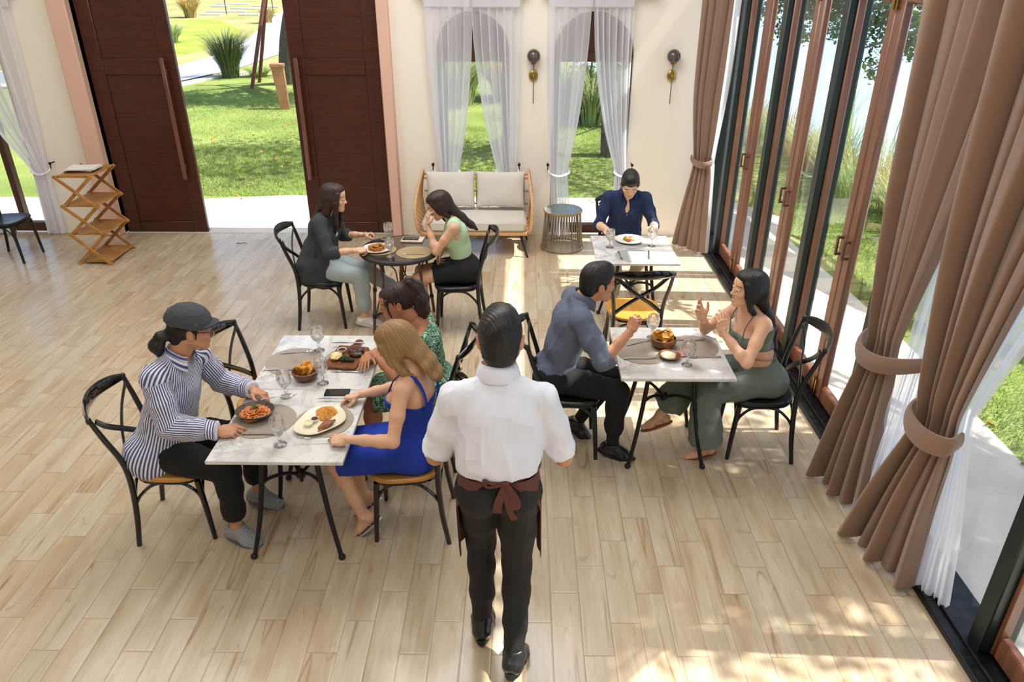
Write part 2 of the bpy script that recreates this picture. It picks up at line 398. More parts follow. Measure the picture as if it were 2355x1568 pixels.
# pink surrounds of the doorway
m = MB(); m.bbox((-5.11, YW - .10, 0), (-4.90, YW + .1, 3.7), .012); struct(m.build('trim_1', M_PINK))
m = MB(); m.bbox((-1.565, YW - .10, 0), (-1.44, YW + .1, 3.7), .012); struct(m.build('trim_2', M_PINK))
m = MB(); m.bbox((-4.90, YW - .10, 3.55), (-1.565, YW + .1, 3.7), .012); struct(m.build('trim_3', M_PINK))
# door leaves with long pull handles
def door_leaf(name, x0, x1, hx, hside):
    r = empty(name, (x0, YW + .04, 0)); r['kind'] = 'structure'; w = x1 - x0
    m = MB(); st = .17; y0, y1 = 0, .055
    m.bbox((0, y0, .01), (st, y1, 3.5), .006); m.bbox((w - st, y0, .01), (w, y1, 3.5), .006)
    for z0, z1 in ((.01, .14), (1.86, 2.04), (3.3, 3.5)): m.bbox((st, y0, z0), (w - st, y1, z1), .005)
    m.build('door_frame', M_DOOR, r)
    m = MB()
    for za, zb in ((.14, 1.86), (2.04, 3.3)):
        n = 4 if zb < 2 else 3
        for i in range(n):
            a = za + (zb - za) * i / n; b = za + (zb - za) * (i + 1) / n
            m.bbox((st - .01, .018, a), (w - st + .01, .04, b - .0006), .0015)
    m.build('door_panel', M_DOOR, r)
    h = MB(); h.bbox((hx - .022, -.085, .68), (hx + .022, -.055, 2.05), .006)
    for z in (.82, 1.9): h.bbox((hx - .012, -.06, z - .03), (hx + .012, .003, z + .03), .004)
    h.build('door_handle', M_HANDLE, r)
door_leaf('door_1', -4.885, -3.885, .875, 1); door_leaf('door_2', -2.60, -1.585, .09, -1)
m = MB(); m.box((-4.9, YW + .02, -.08), (-1.56, YW + .22, .004)); struct(m.build('trim_4', M_CONC, smooth=False))
# arched windows
M_WFR = mat_wood('umber_window_wood', (66, 34, 24), (94, 52, 36), 4, (1, 1, .1), .4)
for nm, cx, hw, sp in WIN:
    r = empty(nm, (cx, YW + .08, 0)); r['kind'] = 'structure'; m = MB(); d0, d1 = 0, .09; st = .085
    m.bbox((-hw, d0, 0), (-hw + st, d1, sp), .006); m.bbox((hw - st, d0, 0), (hw, d1, sp), .006)
    m.bbox((-hw, d0, 0), (hw, d1, .11), .006); m.bbox((-hw + st, d0, 2.0), (hw - st, d1, 2.10), .006)
    if nm == 'window_3': m.bbox((.10, d0 - .01, .1), (.17, d1, 2.0), .006)
    m.build('window_frame', M_WFR, r)
    m = MB(); A = [(x - cx, z) for x, z in arch_pts(cx, hw, sp)]; m.prism(A + [(hw, 2.08), (-hw, 2.08)][::1], d0 + .02, d1 - .01, 1); m.build('arched_panel', M_WFR, r, False)
    m = MB(); m.box((-hw + st, .04, .1), (hw - st, .046, 2.0)); m.build('pane', M_GLASS, r, False)
# ---------------------------------------------------------------- glazed right side
YB = [-3.96, -2.68, -1.4, -.12, 1.15, 2.5, 4.2, 5.47, 6.74, 7.98]     # dark posts
BIF = [(1.15, 2.5), (4.2, 5.47), (5.47, 6.74), (6.74, 7.98), (-.12, 1.15), (-1.4, -.12), (-2.68, -1.4), (-3.96, -2.68)]
HD = 2.90
m = MB()
for y in YB: m.bbox((XR - .02, y, .03), (XR + .14, y + .10, HD), .006)
m.bbox((XR - .02, 8.62, .03), (XR + .14, 8.72, HD), .006)
struct(m.build('trim_5', M_POST))
m = MB(); m.bbox((XR - .115, -4.2, -.06), (XR + .16, YW, .035), .006)
m.bbox((XR - .06, -4.2, .03), (XR - .045, YW, .05), .002)
struct(m.build('trim_6', M_TRACK))
m = MB(); m.box((XR - .04, -4.2, HD), (XR + .05, YW, 3.20)); struct(m.build('trim_7', M_POST, smooth=False))
m = MB(); m.box((XR - .04, -4.2, 3.57), (XR + .03, YW, CEIL)); struct(m.build('wall_right', M_WALL, smooth=False))
m = MB(); m.box((XR + .0, -4.2, 3.20), (XR + .006, YW, 3.57)); struct(m.build('window_4', M_GLASS, smooth=False))
def glass_door(k, y0, y1):
    r = empty('door_%d' % k, (XR + .03, y0, .03)); r['kind'] = 'structure'; w = y1 - y0; h = HD - .04; mid = .10 + (w - .10) / 2 - .0
    L = [(.10, mid - .003), (mid + .003, w)]
    # leaves run from the post at y0 (+.10) to the next post
    for i, (a, b) in enumerate(L):
        m = MB(); s = .10; x0, x1 = 0.0, .055; sb = s if i == 0 else .025
        m.bbox((x0, a, .01), (x1, a + s, h), .012); m.bbox((x0, b - sb, .01), (x1, b, h), .012)
        m.bbox((x0, a + s - .002, .01), (x1, b - sb + .002, .14), .012); m.bbox((x0, a + s - .002, h - .12), (x1, b - sb + .002, h), .012)
        f = m.build('door_frame', M_LEAF, r)
        g = MB(); g.box((.024, a + s - .01, .13), (.030, b - sb + .01, h - .1)); g.build('pane', M_GLASS, f, False)
        yy = mid - .055 if i == 0 else mid + .055; z0 = 1.24 if i == 0 else 1.24
        g = MB(); g.bbox((-.045, yy - .013, z0 - .12), (-.03, yy + .013, z0 + .02), .005)
        for z in (z0 - .11, z0 + .01): g.bbox((-.035, yy - .01, z - .008), (.002, yy + .01, z + .008), .003)
        g.build('door_handle', M_HANDLE, f)
    g = MB()
    for z in (.02, h - .16):
        for dy in (-.02, .02):
            g.tube([(-.012, mid + dy, z), (-.012, mid + dy, z + .13)], .009, 8); g.bbox((-.006, mid + dy - .012, z + .02), (.004, mid + dy + .012, z + .11), .002)
    g.build('hinge', M_BRASS, r)
for k, (a, b) in enumerate(BIF): glass_door(k + 3, a, b)
m = MB(); m.box((XR + .05, 2.6, .03), (XR + .056, 4.2, HD)); struct(m.build('window_5', M_GLASS, smooth=False))
m = MB(); m.box((XR + .05, 8.08, .03), (XR + .056, 8.62, HD)); struct(m.build('window_6', M_GLASS, smooth=False))
# ---------------------------------------------------------------- outside
GZ = -.1
V = [(-90, -30), (6.1, -30), (6.0, 4), (6.25, 10), (6.1, 13), (5.0, 17.5), (2.8, 24), (0, 34), (-2, 60), (-4, 160), (-90, 160)]
m = MB(); m.prism(V, GZ - .6, GZ - .02); struct(m.build('field', M_FIELD, smooth=False))
m = MB(); m.box((-30, -30, -.86), (140, 170, -.8)); struct(m.build('water', M_WATER, smooth=False))
def strip(name, mat, poly, z, th=.02):
    m = MB(); m.prism(poly, z - th, z); return struct(m.build(name, mat, smooth=False))
strip('lawn', M_LAWN, [(-40, 9.0), (-40, 21.6), (-13, 21.2), (-9.75, 21.3), (-9.3, 23.6), (-6, 24.2), (0, 30), (2, 22), (4.6, 17), (5.7, 13), (5.9, 10), (5.7, 4), (5.6, -20), (2.3, -20), (2.3, 9.0)], GZ)
strip('path', M_CONC, [(XR + .14, -20), (3.46, -20), (3.46, 4.1), (3.50, 5.9), (3.45, 7.2), (3.32, 9.1), (3.6, 9.6), (3.0, 10.6), (-.5, 10.65), (-2.2, 10.6), (-3.4, 10.72), (-4.7, 10.5), (-9, 10.6), (-20, 10.5), (-20, YW + T - .02), (XR + .14, YW + T - .02)], GZ + .02)
strip('kerb', M_KERB, [(-30, 21.3), (-13, 21.25), (-9.75, 21.35), (-9.2, 23.3), (-8.4, 25.0), (-8.65, 25.1), (-9.5, 23.5), (-9.95, 21.75), (-13, 21.7), (-30, 21.75)], GZ + .05, .1)
RL = [(-60, 24.6), (-30, 24.6), (-16, 25.0), (-11.7, 26.2), (-11.6, 29), (-11.9, 33), (-13.2, 39), (-15.4, 48.5), (-19, 66), (-24, 90)]
RR = [(-60, 21.7), (-30, 21.7), (-13, 21.7), (-10.2, 22.2), (-9.4, 25.5), (-9.3, 30), (-9.8, 35), (-11, 41), (-13.4, 49), (-16.5, 66), (-21, 90)]
strip('road', M_ASPH, RL + RR[::-1], GZ + .015)
def line_along(P, w, z):
    P = smooth_path([(x, y, 0) for x, y in P], 6); L = []; R_ = []
    for i in range(len(P)):
        d = norm(P[min(i + 1, len(P) - 1)] - P[max(i - 1, 0)]); n = np.array([-d[1], d[0], 0]) * w / 2; L.append(P[i] + n); R_.append(P[i] - n)
    V = []
    for q in L + R_: V.append((q[0], q[1], z))
    n = len(L); return V, [(i, n + i, n + i + 1, i + 1) for i in range(n - 1)]
m = MB(); m.add(*line_along([(x - .0, y - .18) if i < 4 else (x + .2, y) for i, (x, y) in enumerate(RL)], .22, GZ + .022)); m.add(*line_along([(x, y + .25) if i < 3 else (x - .25, y + .1) for i, (x, y) in enumerate(RR)], .2, GZ + .022))
struct(m.build('road_markings', M_LINE, smooth=False))
M_PATCH = mat_grass_ground('bright_meadow', ((124, 142, 58), (150, 162, 72), (166, 170, 96)))
strip('meadow', M_PATCH, [(-30, 27.5), (-13.2, 28), (-12.8, 34), (-14.8, 42), (-19, 50), (-40, 50)], GZ + .0)
# ---------------------------------------------------------------- cross-back chairs (local: faces +y)
def make_chair(name, wood):
    r = empty(name, (0, 0, 0)); fr = M_BLACKG if wood else M_BLACKM; sm = M_SEATW if wood else M_BLACKM
    # seat: rounded trapezoid with dished top
    def outline(sc=1.0, n=40):
        P = []
        for i in range(n):
            a = 2 * PI * i / n; c, s_ = math.cos(a), math.sin(a); e = .62
            x = math.copysign(abs(c) ** e, c) * .215; y = math.copysign(abs(s_) ** e, s_) * .205
            x *= 1 + .10 * (y / .2); P.append((x * sc, y * sc))
        return P
    def disc(m, z0, z1, sc):
        n = 40; rings = [(sc - .05, z0), (sc, z0 + .006), (sc, z1 - .008), (sc - .04, z1), (sc - .12, z1 - .001), (sc * .6, z1 - .009), (sc * .3, z1 - .011)]
        V = []; F = []
        for s_, z in rings: V += [(x, y, z) for x, y in outline(s_, n)]
        V.append((0, 0, z1 - .011))
        for i in range(len(rings) - 1):
            for k in range(n): F.append((i * n + k, i * n + (k + 1) % n, (i + 1) * n + (k + 1) % n, (i + 1) * n + k))
        F.append(tuple(range(n))[::-1])
        for k in range(n): F.append(((len(rings) - 1) * n + k, (len(rings) - 1) * n + (k + 1) % n, len(V) - 1))
        m.add(V, F)
    m = MB(); disc(m, .432, .462, 1.0); m.build('seat', sm, r)
    m = MB(); disc(m, .408, .434, .95); m.build('seat_frame', fr, r)
    for s_ in (-1, 1):
        m = MB(); m.tube(smooth_path([(s_ * .185, .185, 0), (s_ * .178, .172, .2), (s_ * .170, .155, .41)], 4), [.0135, .0165, .0185], 10); m.build('front_leg', fr, r)
        m = MB(); m.tube(smooth_path([(s_ * .205, -.235, 0), (s_ * .198, -.205, .2), (s_ * .190, -.19, .42), (s_ * .198, -.20, .58), (s_ * .222, -.245, .74), (s_ * .234, -.282, .862)], 5), [.0145, .0165, .0175, .0165, .0155, .013], 10); m.build('rear_leg', fr, r)
        # bentwood braces under the seat side
        m = MB(); m.tube(smooth_path([(s_ * .176, .165, .27), (s_ * .178, .135, .345), (s_ * .180, .06, .405), (s_ * .186, -.07, .408), (s_ * .19, -.15, .35), (s_ * .192, -.19, .29)], 5), .0095, 8); m.build('side_brace', fr, r)
    for y, x in ((.165, .172), (-.195, .19)):
        m = MB(); m.tube(smooth_path([(-x, y, .28), (-x + .03, y, .35), (-x + .1, y, .402), (x - .1, y, .402), (x - .03, y, .35), (x, y, .28)], 5), .0095, 8); m.build('front_brace' if y > 0 else 'rear_brace', fr, r)
    # curved top rail, wide flat band
    def rail(u, v):
        a = (u - .5) * 2; x = a * .243; y = -.285 - .075 * (1 - a * a); w = .038 * (1 - .55 * a ** 4); ang = v * 2 * PI
        z = .868 + .022 * (1 - a * a) + math.sin(ang) * w; return (x, y + math.cos(ang) * .0115 - .12 * (z - .868), z)
    m = MB(); m.grid(rail, 25, 15, True); 
    for u in (0, 1): c = rail(u, 0); m.ball((c[0] * .975, -.285, .870), (.017, .015, .023), 12)
    m.build('top_rail', fr, r)
    for s_ in (-1, 1):
        P = smooth_path([(s_ * .192, -.198, .50), (s_ * .10, -.218, .585), (0, -.245 - s_ * .006, .665), (-s_ * .11, -.272, .755), (-s_ * .205, -.268, .845)], 6)
        m = MB(); m.tube(P, .0165, 10, .38, up=(0, 1, 0)); m.build('cross_slat', fr, r)
    m = MB(); m.ball((0, -.25, .665), (.012, .012, .012), 10); m.build('rivet', M_IRON, r)
    return r
CH_W = make_chair('dining_chair', True); CH_B = make_chair('dining_chair', False)
_used = {}
def chair(kind, x, y, deg, label, group=None):
    base = CH_W if kind == 'w' else CH_B; rz = math.radians(deg)
    if kind not in _used:
        _used[kind] = 1; base.location = (x, y, 0); base.rotation_euler = (0, 0, rz); o = base
    else: o = copy_tree(base); o.location = (x, y, 0); o.rotation_euler = (0, 0, rz)
    o['label'] = label; o['category'] = 'chair'; o['group'] = 'cross-back dining chairs'; return o
# deg: 0 faces +y, -90 faces +x, 90 faces -x, 180 faces the camera
chair('w', -1.97, 3.45, -90 + 6, 'black cross-back chair with ochre seat under the man in the striped shirt')
chair('w', -1.62, 4.12, -90 - 4, 'empty black cross-back chair with ochre seat behind the striped shirt man')
chair('w', -.64, 3.46, 90 + 1, 'black cross-back chair with ochre seat under the woman in the blue dress')
chair('w', -.63, 4.16, 90 - 6, 'black cross-back chair with ochre seat under the woman in the green printed dress')
chair('w', .93, 5.54, 2, 'empty black cross-back chair with ochre seat pushed up to the small sunlit table')
chair('b', -1.79, 6.24, -90 + 3, 'all-black cross-back chair under the woman in the dark cardigan')
chair('b', -.56, 6.15, 90, 'all-black cross-back chair under the woman in the pale green top')
chair('b', 1.0, 6.98, 180, 'all-black cross-back chair under the man in the navy shirt')
chair('b', .33, 4.27, -90, 'all-black cross-back chair under the man in the grey-blue shirt')
chair('b', 1.60, 4.27, 90 - 4, 'all-black cross-back chair by the glass doors under the woman in olive green')
chair('b', -5.72, 7.85, -90, 'all-black cross-back chair at the left edge beside the folding shelf')
# ---------------------------------------------------------------- marble-topped tables
def make_table():
    r = empty('marble_table', (0, 0, 0)); m = MB(); m.bbox((-.35, -.355, .722), (.35, .355, .745), .004); m.build('tabletop', M_MARBLE, r)
    for sx in (-1, 1):
        for sy in (-1, 1):
            m = MB(); P = smooth_path([(sx * .245, sy * .245, .012), (sx * .20, sy * .20, .22), (sx * .165, sy * .165, .45), (sx * .145, sy * .145, .63), (sx * .15, sy * .15, .72)], 5)
            m.tube(P, [.0125, .014, .015, .0145, .0145], 10); m.ball((sx * .247, sy * .247, .017), (.021, .021, .017), 12); m.build('leg', M_IRON, r)
            m = MB(); m.tube(smooth_path([(sx * .165, sy * .165, .46), (sx * .125, sy * .125, .47), (sx * .06, sy * .06, .45), (0, 0, .40)], 5), .0105, 8); m.build('curved_brace', M_IRON, r)
    m = MB(); m.ball((0, 0, .405), .032, 16); m.lathe([(0, .345), (.008, .35), (.011, .362), (.006, .372), (.012, .38)], 12); m.build('centre_ball', M_IRON, r)
    m = MB()
    for a in (0, 1): m.bbox((-.17 if a else -.014, -.17 if not a else -.014, .71), (.17 if a else .014, .17 if not a else .014, .723), .002, rotz(PI / 4))
    m.build('top_bracket', M_IRON, r); return r
TB = make_table(); TB.location = (-1.238, 3.372, 0); tag(TB, 'veined marble table nearest the camera, set for the striped shirt man', 'table', 'square marble tables')
for x, y, l in ((-1.246, 4.085, 'marble table butted behind the nearest one, with chips bowl and steak board'), (.965, 4.235, 'marble table between the grey-blue shirt man and the olive green woman'), (.993, 6.165, 'sunlit marble table in front of the man in the navy shirt')):
    dup(TB, (x, y, 0), 0, l, 'square marble tables')
# round glass-topped rattan table
r = empty('round_table', (-1.07, 6.2, 0)); tag(r, 'round glass-topped table with brown rattan legs between two women', 'table')
M_TOPGL = plain('smoked_glass_top', (52, 48, 46), .05, 0, .05, 3, Coat_Weight=.6)
m = MB(); m.lathe([(0, .715), (.325, .715), (.33, .722), (.325, .73), (0, .73)], 48); m.build('tabletop', M_TOPGL, r)
m = MB(); m.tube([(.338 * math.cos(a), .338 * math.sin(a), .712) for a in np.linspace(0, 2 * PI, 49)[:-1]], .021, 10, closed=True); m.build('rim', plain('dark_woven_rim', (46, 42, 38), .6, 0, .3, 90, .5, 200), r)
for k in range(4):
    a = PI / 4 + k * PI / 2; c, s_ = math.cos(a), math.sin(a)
    m = MB(); m.tube([(.345 * c, .345 * s_, 0), (.27 * c, .27 * s_, .70)], .0135, 10); m.build('leg', M_RATBR, r)
    for z in (.17, .42): rr = .345 - .075 * z / .7; m = MB(); m.tube([(rr * c, rr * s_, z - .018), (rr * c * .995, rr * s_ * .995, z + .018)], .018, 10); m.build('binding', M_IRON, r)
    b = a + PI / 2; m = MB(); R0 = .325
    p = lambda ang, rad, z: (rad * math.cos(ang), rad * math.sin(ang), z)
    m.tube(smooth_path([p(a, .33, .14), p(a + .3, .24, .23), p(a + .785, .17, .42), p(a + .9, .2, .60), p(a + 1.2, .27, .70)], 6), .0062, 7)
    m.tube(smooth_path([p(b, .33, .14), p(b - .3, .24, .23), p(b - .785, .17, .42), p(b - .9, .2, .60), p(b - 1.2, .27, .70)], 6), .0062, 7)
    m.build('bent_cane', M_RATBR, r)
    m = MB(); m.tube([(0, 0, .20), (.325 * c, .325 * s_, .17)], .009, 8); m.build('stretcher', M_IRON, r)
m = MB(); m.tube([(0, 0, .19), (0, 0, .715)], .016, 10); m.build('centre_post', M_RATBR, r)
# ---------------------------------------------------------------- settee
def cushion(name, lo, hi, parent, mat, puff=.28, seed=0):
    lo = np.array(lo, float); hi = np.array(hi, float); h = (hi - lo) / 2; c = (hi + lo) / 2; n = 18; V = []; F = []
    ax = int(np.argmin(h)); o = [i for i in range(3) if i != ax]; rs = np.random.RandomState(seed)
    ph = rs.rand(6) * 6
    for sg in (-1, 1):
        for i in range(n + 1):
            for j in range(n + 1):
                u = -1 + 2 * i / n; w = -1 + 2 * j / n; u2 = math.sin(u * PI / 2); w2 = math.sin(w * PI / 2)
                e = max(0, 1 - abs(u2) ** 2.6) ** .42 * max(0, 1 - abs(w2) ** 2.6) ** .42; p = np.zeros(3)
                cr = 1 - .035 * (1 - abs(u2)) - .0; p[o[0]] = u2 * h[o[0]] * (1 - .045 * (1 - w2 * w2)); p[o[1]] = w2 * h[o[1]] * (1 - .045 * (1 - u2 * u2))
                wr = .006 * math.sin(9 * u2 + ph[0] + 3 * w2) * math.sin(7 * w2 + ph[1]) + .005 * math.sin(16 * (u2 + w2) + ph[2])
                p[ax] = sg * (h[ax] * (1 - puff + puff * e) * e ** .5 + wr * e); V.append(p + c)
    N = (n + 1) ** 2
    for s_ in (0, 1):
        for i in range(n):
            for j in range(n):
                q = (s_ * N + i * (n + 1) + j, s_ * N + (i + 1) * (n + 1) + j, s_ * N + (i + 1) * (n + 1) + j + 1, s_ * N + i * (n + 1) + j + 1)
                F.append(q if s_ else q[::-1])
    m = MB(); m.add(V, F); return m.build(name, mat, parent)
r = empty('settee', (-.52, 8.28, 0)); tag(r, 'cream two-seat settee with woven rattan arms against the back wall', 'sofa')
m = MB(); m.bbox((-.60, -.36, .255), (.60, .28, .30), .012); m.build('seat_frame', M_RATTAN, r)
m = MB(); m.bbox((-.585, -.37, .298), (.585, .20, .43), .03); m.build('seat_cushion', M_CREAM, r)
for s_ in (-1, 1):
    # arm panel: leaf-shaped rim with criss-cross weave, leaning out
    def ap(y, z, s_=s_): return (s_ * (.605 + .045 * math.sin(PI * min(1, max(0, (z - .25) / .62)))), y, z)
    rim = smooth_path([ap(-.36, .30), ap(-.40, .50), ap(-.30, .66), ap(-.08, .80), ap(.16, .87), ap(.26, .80), ap(.27, .55), ap(.22, .32), ap(-.05, .265)], 5, True)
    m = MB(); m.tube(rim, .016, 8, closed=True); m.build('arm_rim', M_RATTAN, r)
    from math import cos
    RY = [(p[1], p[2]) for p in rim]
    def inside(y, z):
        c = False; n = len(RY)
        for i in range(n):
            (y1, z1), (y2, z2) = RY[i], RY[i - 1]
            if (z1 > z) != (z2 > z) and y < (y2 - y1) * (z - z1) / (z2 - z1) + y1: c = not c
        return c
    m = MB()
    for ang in (.5, -.5, PI / 2):
        d = np.array([math.cos(ang), math.sin(ang)]); q = np.array([-d[1], d[0]])
        for k in range(-12, 13):
            for dd in (-.006, .006):
                run = []
                for t in np.linspace(-.6, .6, 61):
                    y, z = np.array([-.06, .55]) + q * (k * .055 + dd) + d * t
                    if inside(y, z): run.append(ap(y, z))
                    elif len(run) > 2: m.tube(run, .0042, 5); run = []
                    else: run = []
                if len(run) > 2: m.tube(run, .0042, 5)
    m.build('arm_weave', M_RATTAN, r)
m = MB()
for z in (.45, .6, .75): m.tube([(-.61, .24 + .03 * z, z), (.61, .24 + .03 * z, z)], .011, 8)
for k in range(9): x = -.56 + k * .14; m.tube([(x, .25, .30), (x, .265, .78)], .008, 8)
m.tube([(-.62, .262, .80), (.62, .262, .80)], .015, 8); m.build('back_frame', M_RATTAN, r)
for sx in (-1, 1):
    c = cushion('back_cushion', (-.28, -.085, -.19), (.28, .085, .22), r, M_CREAM, seed=3 + sx); c.location = (sx * .288, .10, .645); c.rotation_euler = (math.radians(-14), 0, math.radians(-2 * sx))
for sx in (-1, 1):
    for y0, y1 in ((-.29, -.36), (.20, .26)):
        m = MB(); m.tube([(sx * .52, y0, .26), (sx * .60, y1, 0)], [.019, .011], 10); m.build('leg', M_BLACKM, r)
# ---------------------------------------------------------------- corded drum side table
r = empty('drum_table', (.49, 8.27, 0)); tag(r, 'taupe corded drum side table with textured glass top beside the settee', 'side table')
m = MB()
for k in range(84):
    a = 2 * PI * k / 84; b = a + .05 * ((k % 2) * 2 - 1)
    m.tube([(.238 * math.cos(a), .238 * math.sin(a), .03), (.205 * math.cos(b), .205 * math.sin(b), .435)], .0034, 5)
m.build('cord_weave', M_GREYCORD, r)
for z, rr, q in ((.022, .24, .012), (.45, .208, .017)):
    m = MB(); m.tube([(rr * math.cos(a), rr * math.sin(a), z) for a in np.linspace(0, 2 * PI, 49)[:-1]], q, 8, closed=True); m.build('hoop', M_GREYCORD, r)
t = NT('ripple_glass'); t.set(Base_Color=s2l((120, 138, 142)), Roughness=.08, Transmission_Weight=.35, IOR=1.45); t.bump(t.noise(t.co(), 60, 2), .6, .004)
m = MB(); m.lathe([(0, .452), (.193, .452), (.196, .458), (.193, .464), (0, .464)], 40); m.build('glass_top', t.m, r)
for k in range(4):
    a = k * PI / 2 + .5; m = MB(); m.tube([(.225 * math.cos(a), .225 * math.sin(a), .01), (.192 * math.cos(a), .192 * math.sin(a), .45)], .008, 8); m.build('inner_post', M_GREYCORD, r)
# ---------------------------------------------------------------- folding zig-zag shelf
r = empty('folding_shelf', (-4.72, 7.9, 0)); tag(r, 'honey wood zigzag folding shelf beside the left door leaf', 'shelf')
r.rotation_euler = (0, 0, 0)
zz = [0.03, .345, .66, .975]
for i, z in enumerate(zz):
    m = MB(); n = 6; w = .235
    for k in range(n): m.bbox((-.175 + .06 * k, -w, z), (-.175 + .06 * k + .057, w, z + .016), .002)
    m.bbox((-.18, -w - .012, z - .006), (.19, -w, z + .02), .002); m.bbox((-.18, w, z - .006), (.19, w + .012, z + .02), .002); m.build('shelf_board', M_RACK, r)
for s_ in (-1, 1):
    for i in range(3):
        for k, (ax, bx) in enumerate(((-.19, .19), (.19, -.19))):
            y = s_ * (.25 + .02 * k); a = np.array([ax, y, zz[i] - .01 if i else .0]); b = np.array([bx, y, zz[i + 1] + .01]); d = norm(b - a)
            R_ = np.stack([d, [0, 1, 0], np.cross(d, [0, 1, 0])], 1); L = np.linalg.norm(b - a)
            m = MB(); m.bbox((-.01, -.009, -.017), (L + .01, .009, .017), .003, R_, a); m.build('diagonal_strut', M_RACK, r)
# menus lying on it
M_PAPER = plain('menu_paper', (232, 228, 222), .6, 0, .03, 5)
for i, (dx, dy, a, mt, lb) in enumerate(((0, 0, .06, plain('menu_leather', (84, 48, 38), .5), 'brown menu folder at the bottom of the stack on the folding shelf'), (.0, .02, -.05, M_PAPER, 'pale menu in the middle of the stack on the folding shelf'), (.02, .0, .12, M_PAPER, 'white menu lying topmost on the folding shelf'))):
    m = MB(); m.grid(lambda u, v: (-.15 + .30 * u, -.11 + .22 * v, .010 + .012 * max(0, abs(u - .5) * 2 - .7) * (i > 0)), 15, 3); m.grid(lambda u, v: (-.15 + .30 * u, -.11 + .22 * v, 0), 15, 3, True)
    m.prism([(-.15, -.11), (.15, -.11), (.15, .11), (-.15, .11)], .0, .0098)
    o = m.build('menu', mt, None, True, (-4.73 + dx, 7.88 + dy, .993 + .0135 * i)); o.rotation_euler = (0, 0, a); tag(o, lb, 'menu', 'stacked menus')
# ---------------------------------------------------------------- wall lamps
t = NT('smoky_globe_glass'); tr = t.n('ShaderNodeBsdfTransparent'); tr.inputs[0].default_value = (.38, .36, .36, 1); gl = t.n('ShaderNodeBsdfGlossy'); gl.inputs[1].default_value = .02
lw = t.n('ShaderNodeLayerWeight'); lw.inputs[0].default_value = .5; mx = t.n('ShaderNodeMixShader'); t.put(mx.inputs[0], t.M('ADD', .06, t.M('MULTIPLY', t.M('POWER', lw.outputs[1], 3.0), .7)))
t.t.links.new(tr.outputs[0], mx.inputs[1]); t.t.links.new(gl.outputs[0], mx.inputs[2]); t.t.links.new(mx.outputs[0], t.out.inputs[0])
def sconce(x, lb):
    r = empty('wall_lamp', (x, YW, 1.87)); tag(r, lb, 'wall lamp', 'brass globe wall lamps')
    m = MB(); m.ball((0, -.022, 0), (.052, .02, .062), 20); m.build('wall_plate', M_BRASS, r)
    m = MB(); m.tube([(0, -.06, -.30), (0, -.06, .10)], .0055, 8); m.tube([(0, -.06, .0), (0, -.02, .0)], .009, 8); m.lathe([(.006, .08), (.010, .11), (.030, .125), (.032, .135), (.010, .137)], 16, (0, -.06, 0)); m.ball((0, -.06, 0), .016, 10); m.build('rod', M_BRASS, r)
    m = MB(); m.ball((0, -.06, .205), .074, 24); m.build('globe', t.m, r)
    m = MB(); m.tube([(0, -.06, .135), (0, -.06, .16)], .012, 8); m.ball((0, -.06, .195), (.022, .022, .032), 12); m.build('bulb', plain('lamp_bulb', (240, 235, 220), .2), r)
sconce(.135, 'brass wall lamp with smoky globe between the two arched windows'); sconce(1.675, 'brass wall lamp with smoky globe between arched window and brown curtain')
# ---------------------------------------------------------------- curtains
def drape(name, mat, parent, rings, nf, amp, base=(0, 0, 0), nu=160, nv=60, ph=0.0, sharp=1.0):
    """rings: (z, p_start(x,y), p_end(x,y), amplitude scale); folds run between them"""
    Z = np.array([q[0] for q in rings]); A = np.array([q[1] for q in rings], float); B = np.array([q[2] for q in rings], float); S = np.array([q[3] for q in rings])
    zs = np.linspace(0, 1, len(Z)); rs = np.random.RandomState(int(abs(ph) * 10) + nf)
    k = [rs.rand() * .5 for _ in range(4)]
    def fn(u, v):
        t = v; f = lambda a: np.interp(t, zs, a)
        # smooth interpolation
        z = f(Z); a = np.array([f(A[:, 0]), f(A[:, 1])]); b = np.array([f(B[:, 0]), f(B[:, 1])]); s_ = f(S)
        d = b - a; L = np.linalg.norm(d) + 1e-6; n = np.array([-d[1], d[0]]) / L
        uu = u + .012 * math.sin(9 * u + 5 * v + ph); w = math.sin(2 * PI * nf * uu + ph + .5 * math.sin(2.2 * v + ph))
        w = math.copysign(abs(w) ** sharp, w); w += .5 * math.sin(2 * PI * nf * .43 * u + 1.3 + ph) + .22 * math.sin(2 * PI * nf * 1.9 * u + 2 * ph + 1.5 * v)
        q = a + d * (u + .25 / nf * math.cos(2 * PI * nf * uu + ph) * min(1, s_)) + n * amp * s_ * w
        return (q[0] - base[0], q[1] - base[1], z - base[2])
    def resample(r):
        return r
    m = MB(); m.grid(fn, nu, nv); o = m.build(name, mat, parent, angle=180); return o
def ease(rings, n=6):
    """densify rings with a Catmull-Rom pass"""
    P = smooth_path([np.array([q[0], *q[1], *q[2], q[3]]) for q in rings], n); return [(p[0], (p[1], p[2]), (p[3], p[4]), max(.02, p[5])) for p in P]
